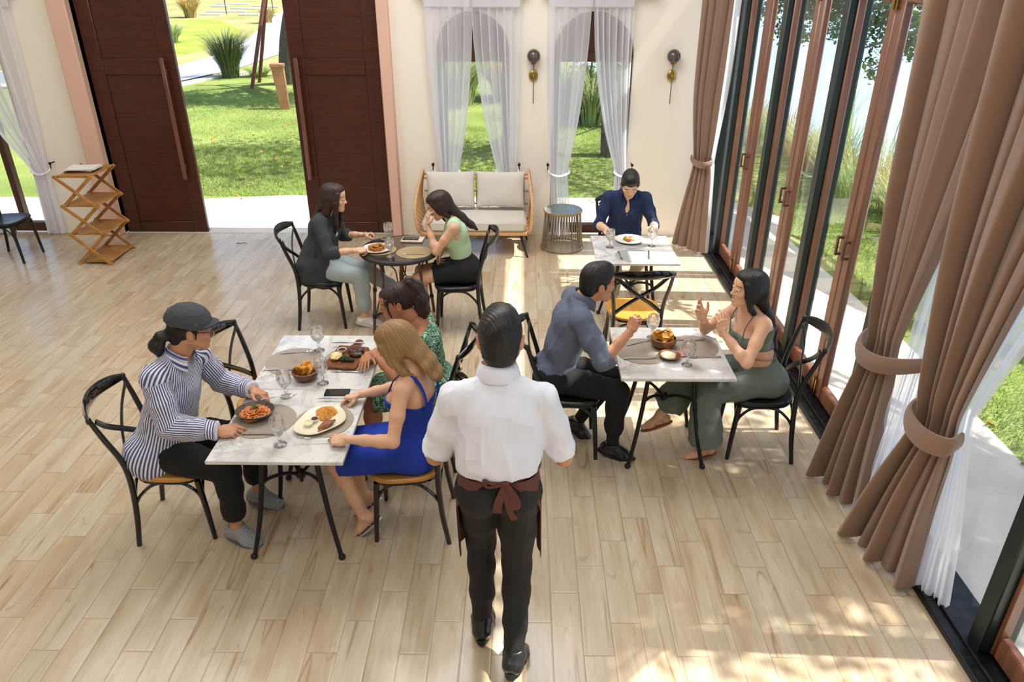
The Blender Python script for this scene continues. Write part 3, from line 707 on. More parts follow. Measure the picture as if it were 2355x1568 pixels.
# sheers on the back wall windows: top header, two panels each, tied to side hooks
M_HOOK = plain('dark_bronze', (40, 28, 24), .4, .6, .1, 10)
def wall_sheer(x_out, x_in, xt_out, xt_in, xb_out, xb_in, lb, hookx, ph, zb=.03, grp='white voile curtains on the back wall'):
    y = YW - .09; cx = (x_out + x_in) / 2; r = empty('sheer_curtain', (cx, y, 0)); tag(r, lb, 'curtain', grp)
    R_ = ease([(2.72, (x_out, y), (x_in, y), .8), (2.56, (x_out, y), (x_in, y), .9), (2.0, (x_out * .95 + xt_out * .05, y), (x_in * .86 + xt_in * .14, y), 1.3), (1.35, (x_out * .6 + xt_out * .4, y), (x_in * .5 + xt_in * .5, y), 1.4), (.80, (xt_out, y), (xt_in, y), .8), (.74, (xt_out, y), (xt_in, y), .7), (.5, ((xt_out + xb_out) / 2, y), ((xt_in + xb_in) / 2, y), 1.0), (zb, (xb_out, y), (xb_in, y), 1.3)])
    drape('curtain_panel', M_SHEER, r, R_, 6, .026, (cx, y, 0), 130, 46, ph)
    m = MB(); m.bbox((min(x_out, x_in) - cx, -.035, 2.565), (max(x_out, x_in) - cx, .03, 2.71), .01); m.build('pleat_header', M_SHEER, r)
    P = smooth_path([(hookx - cx, .03, .87), ((hookx * .5 + xt_out * .5) - cx, -.03, .80), ((xt_out * .6 + xt_in * .4) - cx, -.055, .765), (xt_in - cx, -.04, .80), (xt_in - cx, .03, .84)], 6)
    m = MB(); m.tube(P, [.006, .010, .013, .013, .008], 8, .5, up=(0, 1, 0)); m.build('tieback', plain('white_tieback', (232, 232, 240), .8), r)
    m = MB(); m.ball((hookx - cx, -.0, .885), .018, 12); m.tube([(hookx - cx, .09, .885), (hookx - cx, .0, .885)], .007, 8); m.tube([(hookx - cx, .0, .885), (hookx - cx, -.005, .82)], .006, 8); m.build('hook', M_HOOK, r)
wall_sheer(-1.05, -.545, -.96, -.73, -.98, -.76, 'left voile panel over the arched window behind the settee', -1.03, 1.0)
wall_sheer(-.02, -.535, -.06, -.28, -.06, -.30, 'right voile panel over the arched window behind the settee', -.02, 2.0)
wall_sheer(.30, .765, .36, .56, .37, .60, 'left voile panel on the arched window behind the drum side table', .315, 3.1)
wall_sheer(1.20, .775, 1.24, 1.10, 1.24, 1.08, 'right voile panel on the arched window behind the navy shirt man', 1.30, 4.3)
wall_sheer(-5.52, -6.45, -5.60, -5.78, -5.60, -5.80, 'voile panel tied back beside the folding shelf at far left', -5.55, 5.2)
wall_sheer(-6.95, -6.47, -6.9, -6.40, -6.85, -6.25, 'voile panel at the far left edge behind the black chair', -6.98, 6.0)
m = MB(); m.bbox((-7.1, YW - .14, 2.71), (-5.45, YW - .02, 2.76), .006); m.build('curtain_rail', M_PAPER, None); m = MB()
for o in bpy.data.objects:
    if o.name == 'curtain_rail': tag(o, 'white curtain rail above the far left window', 'curtain rail')
for a, b, l in ((-1.12, .06, 'white curtain rail above the window behind the settee'), (.22, 1.42, 'white curtain rail above the window behind the drum side table')):
    m = MB(); m.bbox((a, YW - .14, 2.71), (b, YW - .02, 2.76), .006); o = m.build('curtain_rail', M_PAPER, None); tag(o, l, 'curtain rail')
# brown drapes along the glass side
def band(parent, P, w, base, mat, thick=.008):
    P = smooth_path([np.array(p, float) - np.array(base) for p in P], 8)
    m = MB(); m.tube(P, w / 2, 12, thick / (w / 2), up=(0, 0, 1)); V = m.v[0].copy()
    # flat band standing upright: width along z
    m = MB(); V = []; F = []; n = len(P)
    for i in range(n):
        d = norm(P[min(i + 1, n - 1)] - P[max(i - 1, 0)]); out = norm(np.cross(d, [0, 0, 1])); ww = w / 2 * (.75 + .25 * math.sin(PI * i / (n - 1)))
        for dz, o in ((-ww, 0), (-ww * .5, .008), (0, .011), (ww * .5, .008), (ww, 0), (ww, -.012), (-ww, -.012)): V.append(P[i] + out * o + np.array([0, 0, dz]))
    for i in range(n - 1):
        for k in range(7): F.append((i * 7 + k, i * 7 + (k + 1) % 7, (i + 1) * 7 + (k + 1) % 7, (i + 1) * 7 + k))
    m.add(V, F); m.build('tieback', mat, parent)
def brown(name_lb, rings, nf, amp, base, tie, tw, ph, nv=70):
    r = empty('brown_curtain', base); tag(r, name_lb, 'curtain', 'taupe drapes along the glass doors')
    drape('curtain_panel', M_CURT, r, ease(rings), nf, amp, base, 240, nv, ph, .8)
    band(r, tie, tw, base, M_CURT); return r
# far corner drape (hangs parallel to the back wall side of the glass)
brown('taupe drape tied back in the far corner beside the wall lamp', [(2.95, (1.86, 8.42), (2.14, 8.14), .9), (2.6, (1.87, 8.42), (2.14, 8.14), .9), (1.7, (1.88, 8.42), (2.10, 8.16), .8), (1.12, (1.93, 8.38), (2.09, 8.20), .6), (1.02, (1.94, 8.37), (2.08, 8.22), .5), (.9, (1.93, 8.36), (2.10, 8.19), .65), (.45, (1.86, 8.38), (2.10, 8.08), .9), (.03, (1.80, 8.40), (2.11, 7.99), 1.15)], 5, .035, (2.0, 8.3, 0), [(1.97, 8.46, 1.04), (1.92, 8.38, 1.03), (1.94, 8.26, 1.0), (2.01, 8.14, 1.0), (2.10, 8.16, 1.02), (2.12, 8.26, 1.04)], .07, .7)
brown('taupe drape tied back behind the nearer drape, beside the black chair', [(2.95, (2.00, 3.98), (2.06, 3.20), 1.0), (2.7, (2.00, 3.96), (2.06, 3.24), 1.0), (1.9, (2.0, 3.90), (2.05, 3.40), .9), (1.25, (2.0, 3.80), (2.05, 3.56), .65), (1.08, (2.0, 3.77), (2.05, 3.575), .55), (.95, (2.0, 3.79), (2.05, 3.55), .65), (.5, (1.97, 3.88), (2.05, 3.52), .95), (.03, (1.94, 3.96), (2.06, 3.50), 1.15)], 5, .052, (2.02, 3.7, 0), [(2.10, 3.86, 1.12), (1.98, 3.85, 1.04), (1.925, 3.73, 1.01), (1.95, 3.58, 1.02), (2.03, 3.47, 1.06), (2.13, 3.38, 1.12)], .105, 1.9)
brown('nearest taupe drape with wide tieback by the large glass pane', [(2.95, (2.00, 3.30), (2.08, 2.42), 1.0), (2.7, (2.0, 3.30), (2.08, 2.50), 1.0), (1.9, (2.0, 3.27), (2.07, 2.74), .9), (1.2, (1.99, 3.17), (2.06, 2.90), .65), (1.0, (1.99, 3.13), (2.06, 2.92), .5), (.88, (1.99, 3.15), (2.06, 2.90), .62), (.5, (1.96, 3.26), (2.06, 2.90), .9), (.03, (1.93, 3.38), (2.08, 2.90), 1.1)], 5, .052, (2.02, 3.1, 0), [(2.09, 3.17, 1.01), (1.99, 3.19, .99), (1.925, 3.12, .965), (1.93, 2.98, .945), (2.0, 2.875, .955), (2.08, 2.90, .98)], .115, 3.3)
def side_sheer(lb, rings, nf, amp, base, ph):
    r = empty('sheer_curtain', base); tag(r, lb, 'curtain', 'white voile curtains along the glass doors'); drape('curtain_panel', M_SHEER, r, ease(rings), nf, amp, base, 150, 50, ph)
    return r
side_sheer('white voile curtain next to the far corner drape', [(2.95, (2.15, 8.45), (2.14, 7.95), .9), (2.6, (2.15, 8.45), (2.14, 7.95), .9), (1.9, (2.15, 8.42), (2.14, 8.0), .9), (1.1, (2.14, 8.36), (2.13, 8.18), .6), (.9, (2.14, 8.36), (2.13, 8.14), .7), (.04, (2.14, 8.40), (2.13, 7.98), 1.1)], 8, .018, (2.14, 8.2, 0), .4)
side_sheer('white voile curtain beside the nearest taupe drape', [(2.95, (2.15, 3.1), (2.16, 2.12), 1.0), (2.6, (2.15, 3.1), (2.16, 2.2), 1.0), (1.9, (2.14, 3.12), (2.15, 2.62), .9), (1.2, (2.13, 3.14), (2.14, 2.90), .6), (.98, (2.13, 3.12), (2.14, 2.93), .5), (.5, (2.11, 3.10), (2.17, 2.84), .9), (.03, (2.07, 3.08), (2.20, 2.78), 1.1)], 8, .02, (2.14, 3.0, 0), 2.2)
side_sheer('white voile curtain showing between the two near taupe drapes', [(2.95, (2.14, 3.6), (2.15, 3.30), .9), (2.0, (2.13, 3.60), (2.15, 3.36), .8), (1.0, (2.09, 3.55), (2.12, 3.40), .6), (.04, (2.04, 3.56), (2.10, 3.40), 1.0)], 6, .018, (2.12, 3.5, 0), 4.2)
m = MB(); m.bbox((XR - .10, -1, 2.945), (XR - .045, 8.6, 2.985), .004); o = m.build('curtain_rail', M_PAPER, None); tag(o, 'white curtain track running above the glass doors', 'curtain rail')
# ---------------------------------------------------------------- implicit-surface modelling of people
class Field:
    def __init__(s, lo, hi, h):
        s.lo = np.array(lo, np.float32); s.h = float(h); s.n = np.ceil((np.array(hi) - np.array(lo)) / h).astype(int) + 1
        s.f = np.full(tuple(s.n), .5, np.float32); s.ax = [s.lo[i] + s.h * np.arange(s.n[i], dtype=np.float32) for i in range(3)]
    def blk(s, c0, c1, pad):
        a = np.floor((np.minimum(c0, c1) - pad - s.lo) / s.h).astype(int); b = np.ceil((np.maximum(c0, c1) + pad - s.lo) / s.h).astype(int) + 1
        a = np.clip(a, 0, s.n); b = np.clip(b, 0, s.n)
        if (b <= a).any(): return None
        sl = tuple(slice(int(a[i]), int(b[i])) for i in range(3))
        return sl, s.ax[0][sl[0]][:, None, None], s.ax[1][sl[1]][None, :, None], s.ax[2][sl[2]][None, None, :]
    def join(s, sl, d, k, clip, g, sub):
        X, Y, Z = g
        if clip is not None:
            for (p, n) in clip: d = np.maximum(d, (X - p[0]) * n[0] + (Y - p[1]) * n[1] + (Z - p[2]) * n[2])
        f = s.f[sl]
        if sub:
            d = -d; hh = np.maximum(k - np.abs(f - d), 0) / k; s.f[sl] = np.maximum(f, d) + hh * hh * k * .25
        else:
            hh = np.maximum(k - np.abs(f - d), 0) / k; s.f[sl] = np.minimum(f, d) - hh * hh * k * .25
    def cone(s, a, b, ra, rb=None, k=.01, w=None, ws=1.0, clip=None, sub=False):
        a = np.asarray(a, float); b = np.asarray(b, float); rb = ra if rb is None else rb; R = max(ra, rb) * max(ws, 1)
        q = s.blk(a, b, R + k + 2 * s.h)
        if q is None: return s
        sl, X, Y, Z = q; ab = b - a; L = ab @ ab + 1e-12
        x, y, z = X - a[0], Y - a[1], Z - a[2]; t = np.clip((x * ab[0] + y * ab[1] + z * ab[2]) / L, 0, 1)
        x = x - t * ab[0]; y = y - t * ab[1]; z = z - t * ab[2]; d2 = x * x + y * y + z * z
        if w is not None:
            w = norm(w); c = x * w[0] + y * w[1] + z * w[2]; d2 = d2 - c * c * (1 - 1 / ws ** 2)
        s.join(sl, np.sqrt(np.maximum(d2, 0)) - (ra + (rb - ra) * t), k, clip, (X, Y, Z), sub); return s
    def ell(s, c, r, R=None, k=.01, clip=None, sub=False):
        c = np.asarray(c, float); r = np.array([r] * 3 if np.isscalar(r) else r, float); q = s.blk(c, c, r.max() + k + 2 * s.h)
        if q is None: return s
        sl, X, Y, Z = q; x, y, z = X - c[0], Y - c[1], Z - c[2]
        if R is not None: R = np.asarray(R); x, y, z = (x * R[0, i] + y * R[1, i] + z * R[2, i] for i in range(3))
        x, y, z = x / r[0], y / r[1], z / r[2]; k0 = np.sqrt(x * x + y * y + z * z); k1 = np.sqrt((x / r[0]) ** 2 + (y / r[1]) ** 2 + (z / r[2]) ** 2) + 1e-9
        s.join(sl, k0 * (k0 - 1) / k1, k, clip, (X, Y, Z), sub); return s
    def chain(s, P, r, k=.01, **kw):
        for i in range(len(P) - 1): s.cone(P[i], P[i + 1], r[i], r[i + 1], k, **kw)
        return s
    def cut(s, p, n):
        """keep the side the normal points away from"""
        n = norm(n); d = (s.ax[0][:, None, None] - p[0]) * n[0] + (s.ax[1][None, :, None] - p[1]) * n[1] + (s.ax[2][None, None, :] - p[2]) * n[2]
        s.f = np.maximum(s.f, d.astype(np.float32)); return s
    def mesh(s, smooth=1):
        f = s.f.copy()
        for a in range(3):
            i0 = [slice(None)] * 3; i0[a] = 0; f[tuple(i0)] = .5; i0[a] = -1; f[tuple(i0)] = .5
        ins = f < 0; c = np.zeros(tuple(np.array(f.shape) - 1), np.uint8)
        for i in (0, 1):
            for j in (0, 1):
                for k in (0, 1): c += ins[i:f.shape[0] - 1 + i, j:f.shape[1] - 1 + j, k:f.shape[2] - 1 + k]
        A = np.argwhere((c > 0) & (c < 8)); idx = np.full(c.shape, -1, np.int32); idx[tuple(A.T)] = np.arange(len(A))
        acc = np.zeros((len(A), 3)); cnt = np.zeros(len(A))
        for a in range(3):
            o = [i for i in range(3) if i != a]
            for u in (0, 1):
                for w in (0, 1):
                    p = A.copy(); p[:, o[0]] += u; p[:, o[1]] += w; q = p.copy(); q[:, a] += 1
                    v0 = f[tuple(p.T)]; v1 = f[tuple(q.T)]; m = (v0 < 0) != (v1 < 0); t = np.where(m, v0 / np.where(m, v0 - v1, 1), 0)
                    P = p.astype(float); P[:, a] += t; acc[m] += P[m]; cnt[m] += 1
        V = s.lo + s.h * acc / np.maximum(cnt, 1)[:, None]; F = []
        for a in range(3):
            o = [(a + 1) % 3, (a + 2) % 3]; s0 = [slice(None)] * 3; s1 = [slice(None)] * 3; s0[a] = slice(0, -1); s1[a] = slice(1, None)
            df = ins[tuple(s0)] != ins[tuple(s1)]; E = np.argwhere(df); E = E[(E[:, o[0]] > 0) & (E[:, o[1]] > 0)]
            fl = ins[tuple(E.T)]
            def cc(u, w): q = E.copy(); q[:, o[0]] -= u; q[:, o[1]] -= w; return idx[tuple(q.T)]
            Q = np.stack([cc(1, 1), cc(0, 1), cc(0, 0), cc(1, 0)], 1); Q[~fl] = Q[~fl][:, ::-1]; F.append(Q)
        F = np.concatenate(F); F = F[(F >= 0).all(1)]
        for _ in range(smooth): V = .5 * V + .5 * lap(V, F)
        return V, F
def lap(V, F):
    S = np.zeros_like(V); n = np.zeros(len(V))
    for i in range(4):
        for j in (1, 3): np.add.at(S, F[:, i], V[F[:, (i + j) % 4]])
        np.add.at(n, F[:, i], 2)
    return S / np.maximum(n, 1)[:, None]
def vnormals(V, F):
    fn = np.cross(V[F[:, 2]] - V[F[:, 0]], V[F[:, 3]] - V[F[:, 1]]); N = np.zeros_like(V)
    for i in range(4): np.add.at(N, F[:, i], fn)
    return N / (np.linalg.norm(N, axis=1, keepdims=True) + 1e-12)
_LAT = np.random.RandomState(3).rand(32, 32, 32)
def vnoise(P):
    P = np.asarray(P); I = np.floor(P).astype(int); t = P - I; t = t * t * (3 - 2 * t); r = 0
    for a in (0, 1):
        for b in (0, 1):
            for c in (0, 1):
                r = r + _LAT[(I[:, 0] + a) % 32, (I[:, 1] + b) % 32, (I[:, 2] + c) % 32] * (t[:, 0] if a else 1 - t[:, 0]) * (t[:, 1] if b else 1 - t[:, 1]) * (t[:, 2] if c else 1 - t[:, 2])
    return r
def folds(V, F, amp=.005, fr=(14, 14, 6), seed=0, axis=None):
    """cloth wrinkles: soft ridges stretched along one direction"""
    N = vnormals(V, F); P = V.copy()
    if axis is not None:
        B = basis(axis); P = V @ B
    w = P * np.array(fr) + seed * 7.3; w = w + .8 * np.stack([vnoise(P * 5 + 11 + seed), vnoise(P * 5 + 23 + seed), vnoise(P * 5 + 31)], 1)
    r = 1 - np.abs(2 * vnoise(w) - 1); r2 = 1 - np.abs(2 * vnoise(w * 2.1 + 5) - 1)
    return V + N * (amp * ((r ** 2 - .45) + .35 * (r2 ** 2 - .45)))[:, None]
def basis(z):
    z = norm(z); x = np.cross([0, 1, 0], z) if abs(z[1]) < .9 else np.cross([1, 0, 0], z); x = norm(x); return np.stack([x, np.cross(z, x), z], 1)
def ik(a, t, l1, l2, pole):
    a = np.asarray(a, float); t = np.asarray(t, float); d = t - a; L = np.linalg.norm(d); L2 = min(L, (l1 + l2) * .998); d = d / L; t = a + d * L2
    x = (l1 * l1 - l2 * l2 + L2 * L2) / (2 * L2); hgt = math.sqrt(max(0, l1 * l1 - x * x)); p = np.asarray(pole, float) - a; p = p - d * (p @ d)
    return a + d * x + norm(p) * hgt, t
def ortho(f, u):
    f = norm(f); r = norm(np.cross(f, u)); return np.stack([r, f, np.cross(r, f)], 1)      # columns right, forward, up
# skin materials
def mat_skin(name, col):
    t = NT(name); v = t.co(); c = s2l(col); f = t.noise(v, 14, 3, .6); g = t.noise(v, 350, 2)
    b = t.ramp(f, [(.3, tuple(x * .88 for x in c)), (.7, c)]); b = t.mix(t.ramp(t.noise(v, 6, 2), [(.5, 0), (.75, .22)]), b, (min(1, c[0] * 1.08), c[1] * .78, c[2] * .74))
    t.set(Base_Color=b, Roughness=.52, Specular_IOR_Level=.35, Subsurface_Weight=.12, Subsurface_Scale=.006); t.b.inputs['Subsurface Radius'].default_value = (1, .35, .2)
    t.bump(g, .15, .001); return t.m
def mat_hair(name, c1, c2, rough=.34):
    t = NT(name); a = t.n('ShaderNodeAttribute'); a.attribute_name = 'hs'; z = t.sep(t.co())[2]
    v = t.comb(t.M('MULTIPLY', a.outputs['Fac'], 40.0), t.M('MULTIPLY', z, 2.0), 0); f = t.noise(v, 2.5, 4, .65)
    t.set(Base_Color=t.ramp(f, [(.32, s2l(c1)), (.68, s2l(c2))]), Roughness=rough, Specular_IOR_Level=.5); t.bump(f, .45, .003); return t.m
M_EYEW = plain('eye_white', (226, 220, 214), .25, 0, .02, 3); M_IRIS = plain('dark_iris', (34, 20, 14), .15, 0, .05, 3); M_BROW = plain('brow_hair', (36, 26, 22), .7, 0, .1, 50)
M_LIP = {}
def lipmat(c):
    k = 'lip_%d_%d_%d' % c
    return plain(k, c, .4, 0, .06, 30)
# ---------------------------------------------------------------- head
def head_mesh(s, jaw=1.0, mouth=0.0, h=.0026, female=False, neckdir=(0, -.035, -.13), nose=1.0):
    F = Field((-.105, -.135, -.16), (.105, .15, .14), h); K = .012
    F.ell((0, -.016, .032), (.0745, .096, .086), k=.02); F.ell((0, .020, -.022), (.060, .072, .086), k=.03)
    jw = (.050 if female else .056) * jaw
    for x in (-1, 1):
        F.cone((x * jw, -.002, -.045), (x * .022, .066, -.092), .017, .016, .025); F.ell((x * .040, .060, -.022), (.021, .022, .019), k=.02)
    F.ell((0, .072, -.094), (.022, .019, .016), k=.018)
    F.ell((0, .060, -.062), (.034, .030, .030), k=.02)
    F.cone((-.036, .076, .022), (.036, .076, .022), .0115 if female else .0135, None, .014); F.ell((0, .066, .050), (.050, .026, .032), k=.02)
    for x in (-1, 1): F.ell((x * .0315, .0945, .003), (.0155, .0150, .0100), k=.012, sub=True)
    F.cone((0, .085, .014), (0, .098 + .005 * nose, -.022), .0060, .0085, .012); F.ell((0, .100 + .005 * nose, -.027), (.0105, .0085, .0080), k=.008)
    for x in (-1, 1):
        F.ell((x * .0115, .094, -.030), (.0068, .0085, .0060), k=.005)
        F.cone((x * .044, .081, .0062), (x * .0195, .0905, .0075), .0054, .0050, .004)       # upper lid
        F.cone((x * .042, .079, -.0062), (x * .021, .088, -.0058), .0042, .0040, .004)
    o = mouth
    F.cone((-.023, .080, -.054), (0, .0905, -.0545), .0040, .0052, .006); F.cone((.023, .080, -.054), (0, .0905, -.0545), .0040, .0052, .006)
    F.cone((-.020, .080, -.060 - o * .010), (0, .0880, -.0665 - o * .014), .0042, .0060, .006); F.cone((.020, .080, -.060 - o * .010), (0, .0880, -.0665 - o * .014), .0042, .0060, .006)
    F.cone((-.020, .094, -.0590 - o * .006), (.020, .094, -.0590 - o * .006), .0020 + .006 * o, None, .003, sub=True); F.cone((0, .096, -.0605 - o * .006), (0, .096, -.0604 - o * .006), .0022 + .006 * o, None, .003, sub=True)
    for x in (-1, 1):
        E = rotz(x * -.45) @ roty(x * .14); F.ell((x * .0815, -.008, -.006), (.0075, .0195, .032), E, .004); F.ell((x * .0895, -.004, -.001), (.0055, .011, .020), E, .004, sub=True)
        F.ell((x * .075, .002, -.031), (.006, .009, .010), k=.006)
    nd = np.array(neckdir); F.cone((0, -.026, -.06), nd, .050 if female else .057, .050 if female else .058, .022)
    V, Q = F.mesh(1); c = V[Q].mean(1); mi = np.zeros(len(Q), int)
    lip = (np.abs(c[:, 0]) < .0225) & (c[:, 1] > .076) & (c[:, 2] < -.0500) & (c[:, 2] > -.0745 - o * .016) & (((c[:, 0] / .0235) ** 2 + ((c[:, 2] + .0605 + o * .006) / (.0105 + o * .0075)) ** 2) < 1)
    ax = np.abs(c[:, 0]); bz = .0300 + .002 * np.sin((ax - .014) / .036 * PI) - .06 * np.maximum(0, ax - .038) + .05 * np.maximum(0, .022 - ax); brow = (ax > .014) & (ax < .050) & (np.abs(c[:, 2] - bz) < (.0026 if female else .0038)) & (c[:, 1] > .05)
    mi[lip] = 1; mi[brow] = 2
    if o > .3: mi[lip & (np.abs(c[:, 2] + .0605 + o * .006) < .0035) & (c[:, 1] < .093)] = 3
    return V * s, Q, mi
# ---------------------------------------------------------------- hand (x thumb side, y along fingers, z back of the hand), origin at the wrist
HP = {
    'rest': ([(.35, .45, .3), (.45, .5, .35), (.5, .55, .35), (.5, .5, .35)], (.5, .35)),
    'flat': ([(.12, .15, .1), (.12, .18, .1), (.15, .18, .1), (.2, .2, .1)], (.15, .1)),
    'grip': ([(.75, .95, .5), (.95, 1.1, .6), (1.1, 1.15, .6), (1.2, 1.1, .6)], (.85, .5)),
    'fist': ([(1.25, 1.5, .9), (1.35, 1.55, .9), (1.4, 1.5, .9), (1.4, 1.45, .9)], (1.0, .8)),
    'point': ([(.55, .45, .25), (1.0, 1.1, .6), (1.15, 1.2, .6), (1.2, 1.2, .6)], (.8, .5)),
    'open': ([(.10, .25, .2), (.35, .4, .3), (.6, .6, .4), (.8, .7, .4)], (.1, .1)),
    'curl': ([(.3, .6, .4), (.55, .75, .5), (.75, .85, .5), (.9, .85, .5)], (.35, .3)),
}
def hand_mesh(s, side, pose, h=.0026):
    C, (to, tc) = HP[pose]; F = Field((-.085, -.05, -.12), (.085, .20, .075), h); X = np.array([1., 0, 0])
    F.cone((0, -.024, 0), (0, .012, 0), .0205, .019, .012, X, 1.28); F.cone((.002, .018, 0), (.001, .072, -.001), .0150, .0132, .016, X, 2.65)
    F.ell((.026, .036, -.010), (.015, .026, .014), rotz(-.35), .014); F.ell((-.026, .034, -.008), (.012, .028, .013), None, .014)
    L = [(.041, .025, .020), (.046, .029, .021), (.042, .027, .021), (.032, .020, .018)]; B = [(.0295, .080), (.0100, .087), (-.0095, .084), (-.0275, .076)]; RR = [.0086, .0088, .0084, .0074]
    for i in range(4):
        p = np.array([B[i][0], B[i][1], .001]); a = 0; sp = (.10, .02, -.06, -.16)[i]; q = [p]; F.ell(p + [0, 0, .003], .0092 * (RR[i] / .0086), k=.006)
        for j in range(3):
            a += C[i][j]; d = np.array([math.sin(sp) * math.cos(a), math.cos(a) * math.cos(sp), -math.sin(a)]); p = p + d * L[i][j]; q.append(p)
        r = RR[i]; F.chain(q, [r, r * .94, r * .86, r * .72], .0022)
        F.cone((B[i][0] * .85, .05, 0), q[0], .010, r * 1.02, .006)
    t0 = np.array([.024, .022, -.006]); d1 = norm([.82 - .25 * to, .62, -.15 - .55 * to]); t1 = t0 + d1 * .040
    d2 = norm([.45 - .55 * to, .85, -.15 - .5 * to]); t2 = t1 + d2 * .032; d3 = norm([.30 - .75 * tc - .3 * to, .85, -.12 - .5 * to]); t3 = t2 + d3 * .024
    F.chain([t0, t1, t2, t3], [.0145, .0112, .0098, .0076], .006)
    V, Q = F.mesh(1)
    if side < 0: V = V * [-1, 1, 1]; Q = Q[:, ::-1]
    return V * s, Q
# ---------------------------------------------------------------- skeleton and body
class Fig: pass
def figure(s, hip, neck, fwd, sfwd, head, hf, armR, armL, legR, legL, female=False, hu=(0, 0, 1), shw=None, handR='rest', handL='rest', mouth=0.0, jaw=1.0, build=1.0, nose=1.0, hs=1.07, am=None, al=1.0, drop=.052):
    """arm = (elbow pole, wrist, finger dir, back-of-hand normal); leg = (knee pole, ankle, toe dir)"""
    g = Fig(); g.s = s; g.hs = hs * s; g.am = am or (.88 if female else .96); g.fem = female; g.bw = build; g.hip = np.array(hip, float); g.neck = np.array(neck, float); g.U = norm(g.neck - g.hip)
    g.Bp = ortho(fwd, g.U); g.Bs = ortho(sfwd, g.U); g.Rp = norm(np.cross(fwd, [0, 0, 1])); g.Rs = norm(np.cross(sfwd, g.U)); g.Fs = norm(np.cross(g.U, g.Rs))
    shw = (shw or (.158 if female else .182)) * s; g.sh = {}; g.el = {}; g.wr = {}; g.hd = {}; g.hj = {}; g.kn = {}; g.an = {}; g.toe = {}; g.hn = {}
    g.head = np.array(head, float); g.H = ortho(hf, hu); g.pose = {1: handR, -1: handL}; g.mouth = mouth; g.jaw = jaw; g.nose = nose
    for sd, arm, leg in ((1, armR, legR), (-1, armL, legL)):
        S = g.neck - g.U * drop * s + g.Rs * sd * shw; g.sh[sd] = S; e, w = ik(S, arm[1], .285 * s * al, .255 * s, arm[0]); g.el[sd] = e; g.wr[sd] = w; g.hd[sd] = norm(arm[2]); g.hn[sd] = arm[3]
        Hj = g.hip + g.Rp * sd * .088 * s; g.hj[sd] = Hj; k, a = ik(Hj, leg[1], .435 * s, .415 * s, leg[0]); g.kn[sd] = k; g.an[sd] = a; g.toe[sd] = norm(leg[2])
    return g
def torso(F, g, o=0.0, k=.045, clip=None, hips=True, top=True):
    s = g.s; U, hip, neck = g.U, g.hip, g.neck; L = np.linalg.norm(neck - hip); fm = g.fem; b = g.bw
    Bp, Bs = g.Bp, g.Bs; Bm = ortho(norm(Bp[:, 1] + Bs[:, 1]), U); P = lambda t, f=0: hip + U * L * t + Bm[:, 1] * f * s
    if hips:
        F.ell(P(.05), np.array([.155 if fm else .143, .110 * b, .105]) * s + o, Bp, k, clip)
        for sd in (-1, 1): F.ell(g.hj[sd] - Bp[:, 1] * .03 * s - U * .01, np.array([.088 if fm else .080, .10 if fm else .095, .095]) * s + o, Bp, k, clip)
    F.ell(P(.30), np.array([.122 if fm else .138 * b, .090 * b, .13]) * s + o, Bm, k, clip)
    F.ell(P(.46), np.array([.125 if fm else .146 * b, .097 * b, .12]) * s + o, Bs, k, clip)
    F.ell(P(.68, .005), np.array([.138 if fm else .160, .104, .135]) * s + o, Bs, k, clip)
    if top:
        c = neck - U * .066 * s; F.cone(c + g.Rs * .10 * s, c - g.Rs * .10 * s, .058 * s + o, None, k, clip=clip)
        for sd in (-1, 1):
            F.ell(g.sh[sd] - g.Rs * sd * .010 * s, (.050 if fm else .054) * s + o, None, .025, clip)
            F.cone(neck + U * .012 * s - g.Fs * .012 * s, g.sh[sd] - g.Rs * sd * .03 * s + U * .010 * s, (.034 if fm else .038) * s + o, .034 * s + o, .03, clip=clip)
            F.ell(neck - U * .15 * s + g.Rs * sd * .065 * s - g.Fs * .055 * s, np.array([.06, .042, .08]) * s + o, Bs, .03, clip)
    if fm:
        for sd in (-1, 1): F.ell(neck - U * .185 * s + g.Rs * sd * .068 * s + g.Fs * .082 * s, np.array([.056, .050, .056]) * s + o, Bs, .03, clip)
    return F
def arm(F, g, sd, o=0.0, end=2.0, k=.02, cuff=0.0, loose=0.0, start=0.0):
    """end: 1 elbow, 2 wrist"""
    s = g.s; S, E, Wr = g.sh[sd], g.el[sd], g.wr[sd]; m = g.am; r = [.052 * m * s, .046 * m * s, .039 * m * s, .0405 * m * s, .0265 * m * s]
    pt = lambda t: S + (E - S) * t if t <= 1 else E + (Wr - E) * (t - 1); rr = lambda t: float(np.interp(t, [0, .5, 1, 1.25, 2], r)) + o + loose * (1 if t > .25 else t * 4)
    T = [t for t in (0, .5, 1, 1.25, 1.6, 2) if start <= t < end] + [end]; d = norm(pt(end) - pt(end - .05))
    for a, b in zip(T[:-1], T[1:]):
        F.cone(pt(a), pt(b), rr(a), rr(b) + (cuff if b == end else 0), k, clip=[(pt(end), d)] if b == end and (end < 2 or o > 0) else None)
    return pt(end), d, rr(end)
def leg(F, g, sd, o=0.0, end=2.0, k=.03, flare=0.0, thin=1.0):
    s = g.s; Hj, K, A = g.hj[sd], g.kn[sd], g.an[sd]; m = .96 if g.fem else .95; r = [.088 * m * s, .074 * m * s, .055 * m * s, .052 * m * s, .035 * m * s]
    pt = lambda t: Hj + (K - Hj) * t if t <= 1 else K + (A - K) * (t - 1); rr = lambda t: (float(np.interp(t, [0, .5, 1, 1.3, 2], r)) + o) * thin + flare * max(0, t - .8) ** 1.2
    T = [t for t in (0, .5, 1, 1.3, 1.65) if t < end] + [end]; d = norm(pt(end) - pt(end - .05))
    for a, b in zip(T[:-1], T[1:]): F.cone(pt(a), pt(b), rr(a), rr(b), k, clip=[(pt(end), d)] if b == end and (end < 2 or o > 0) else None)
    return pt(end), d
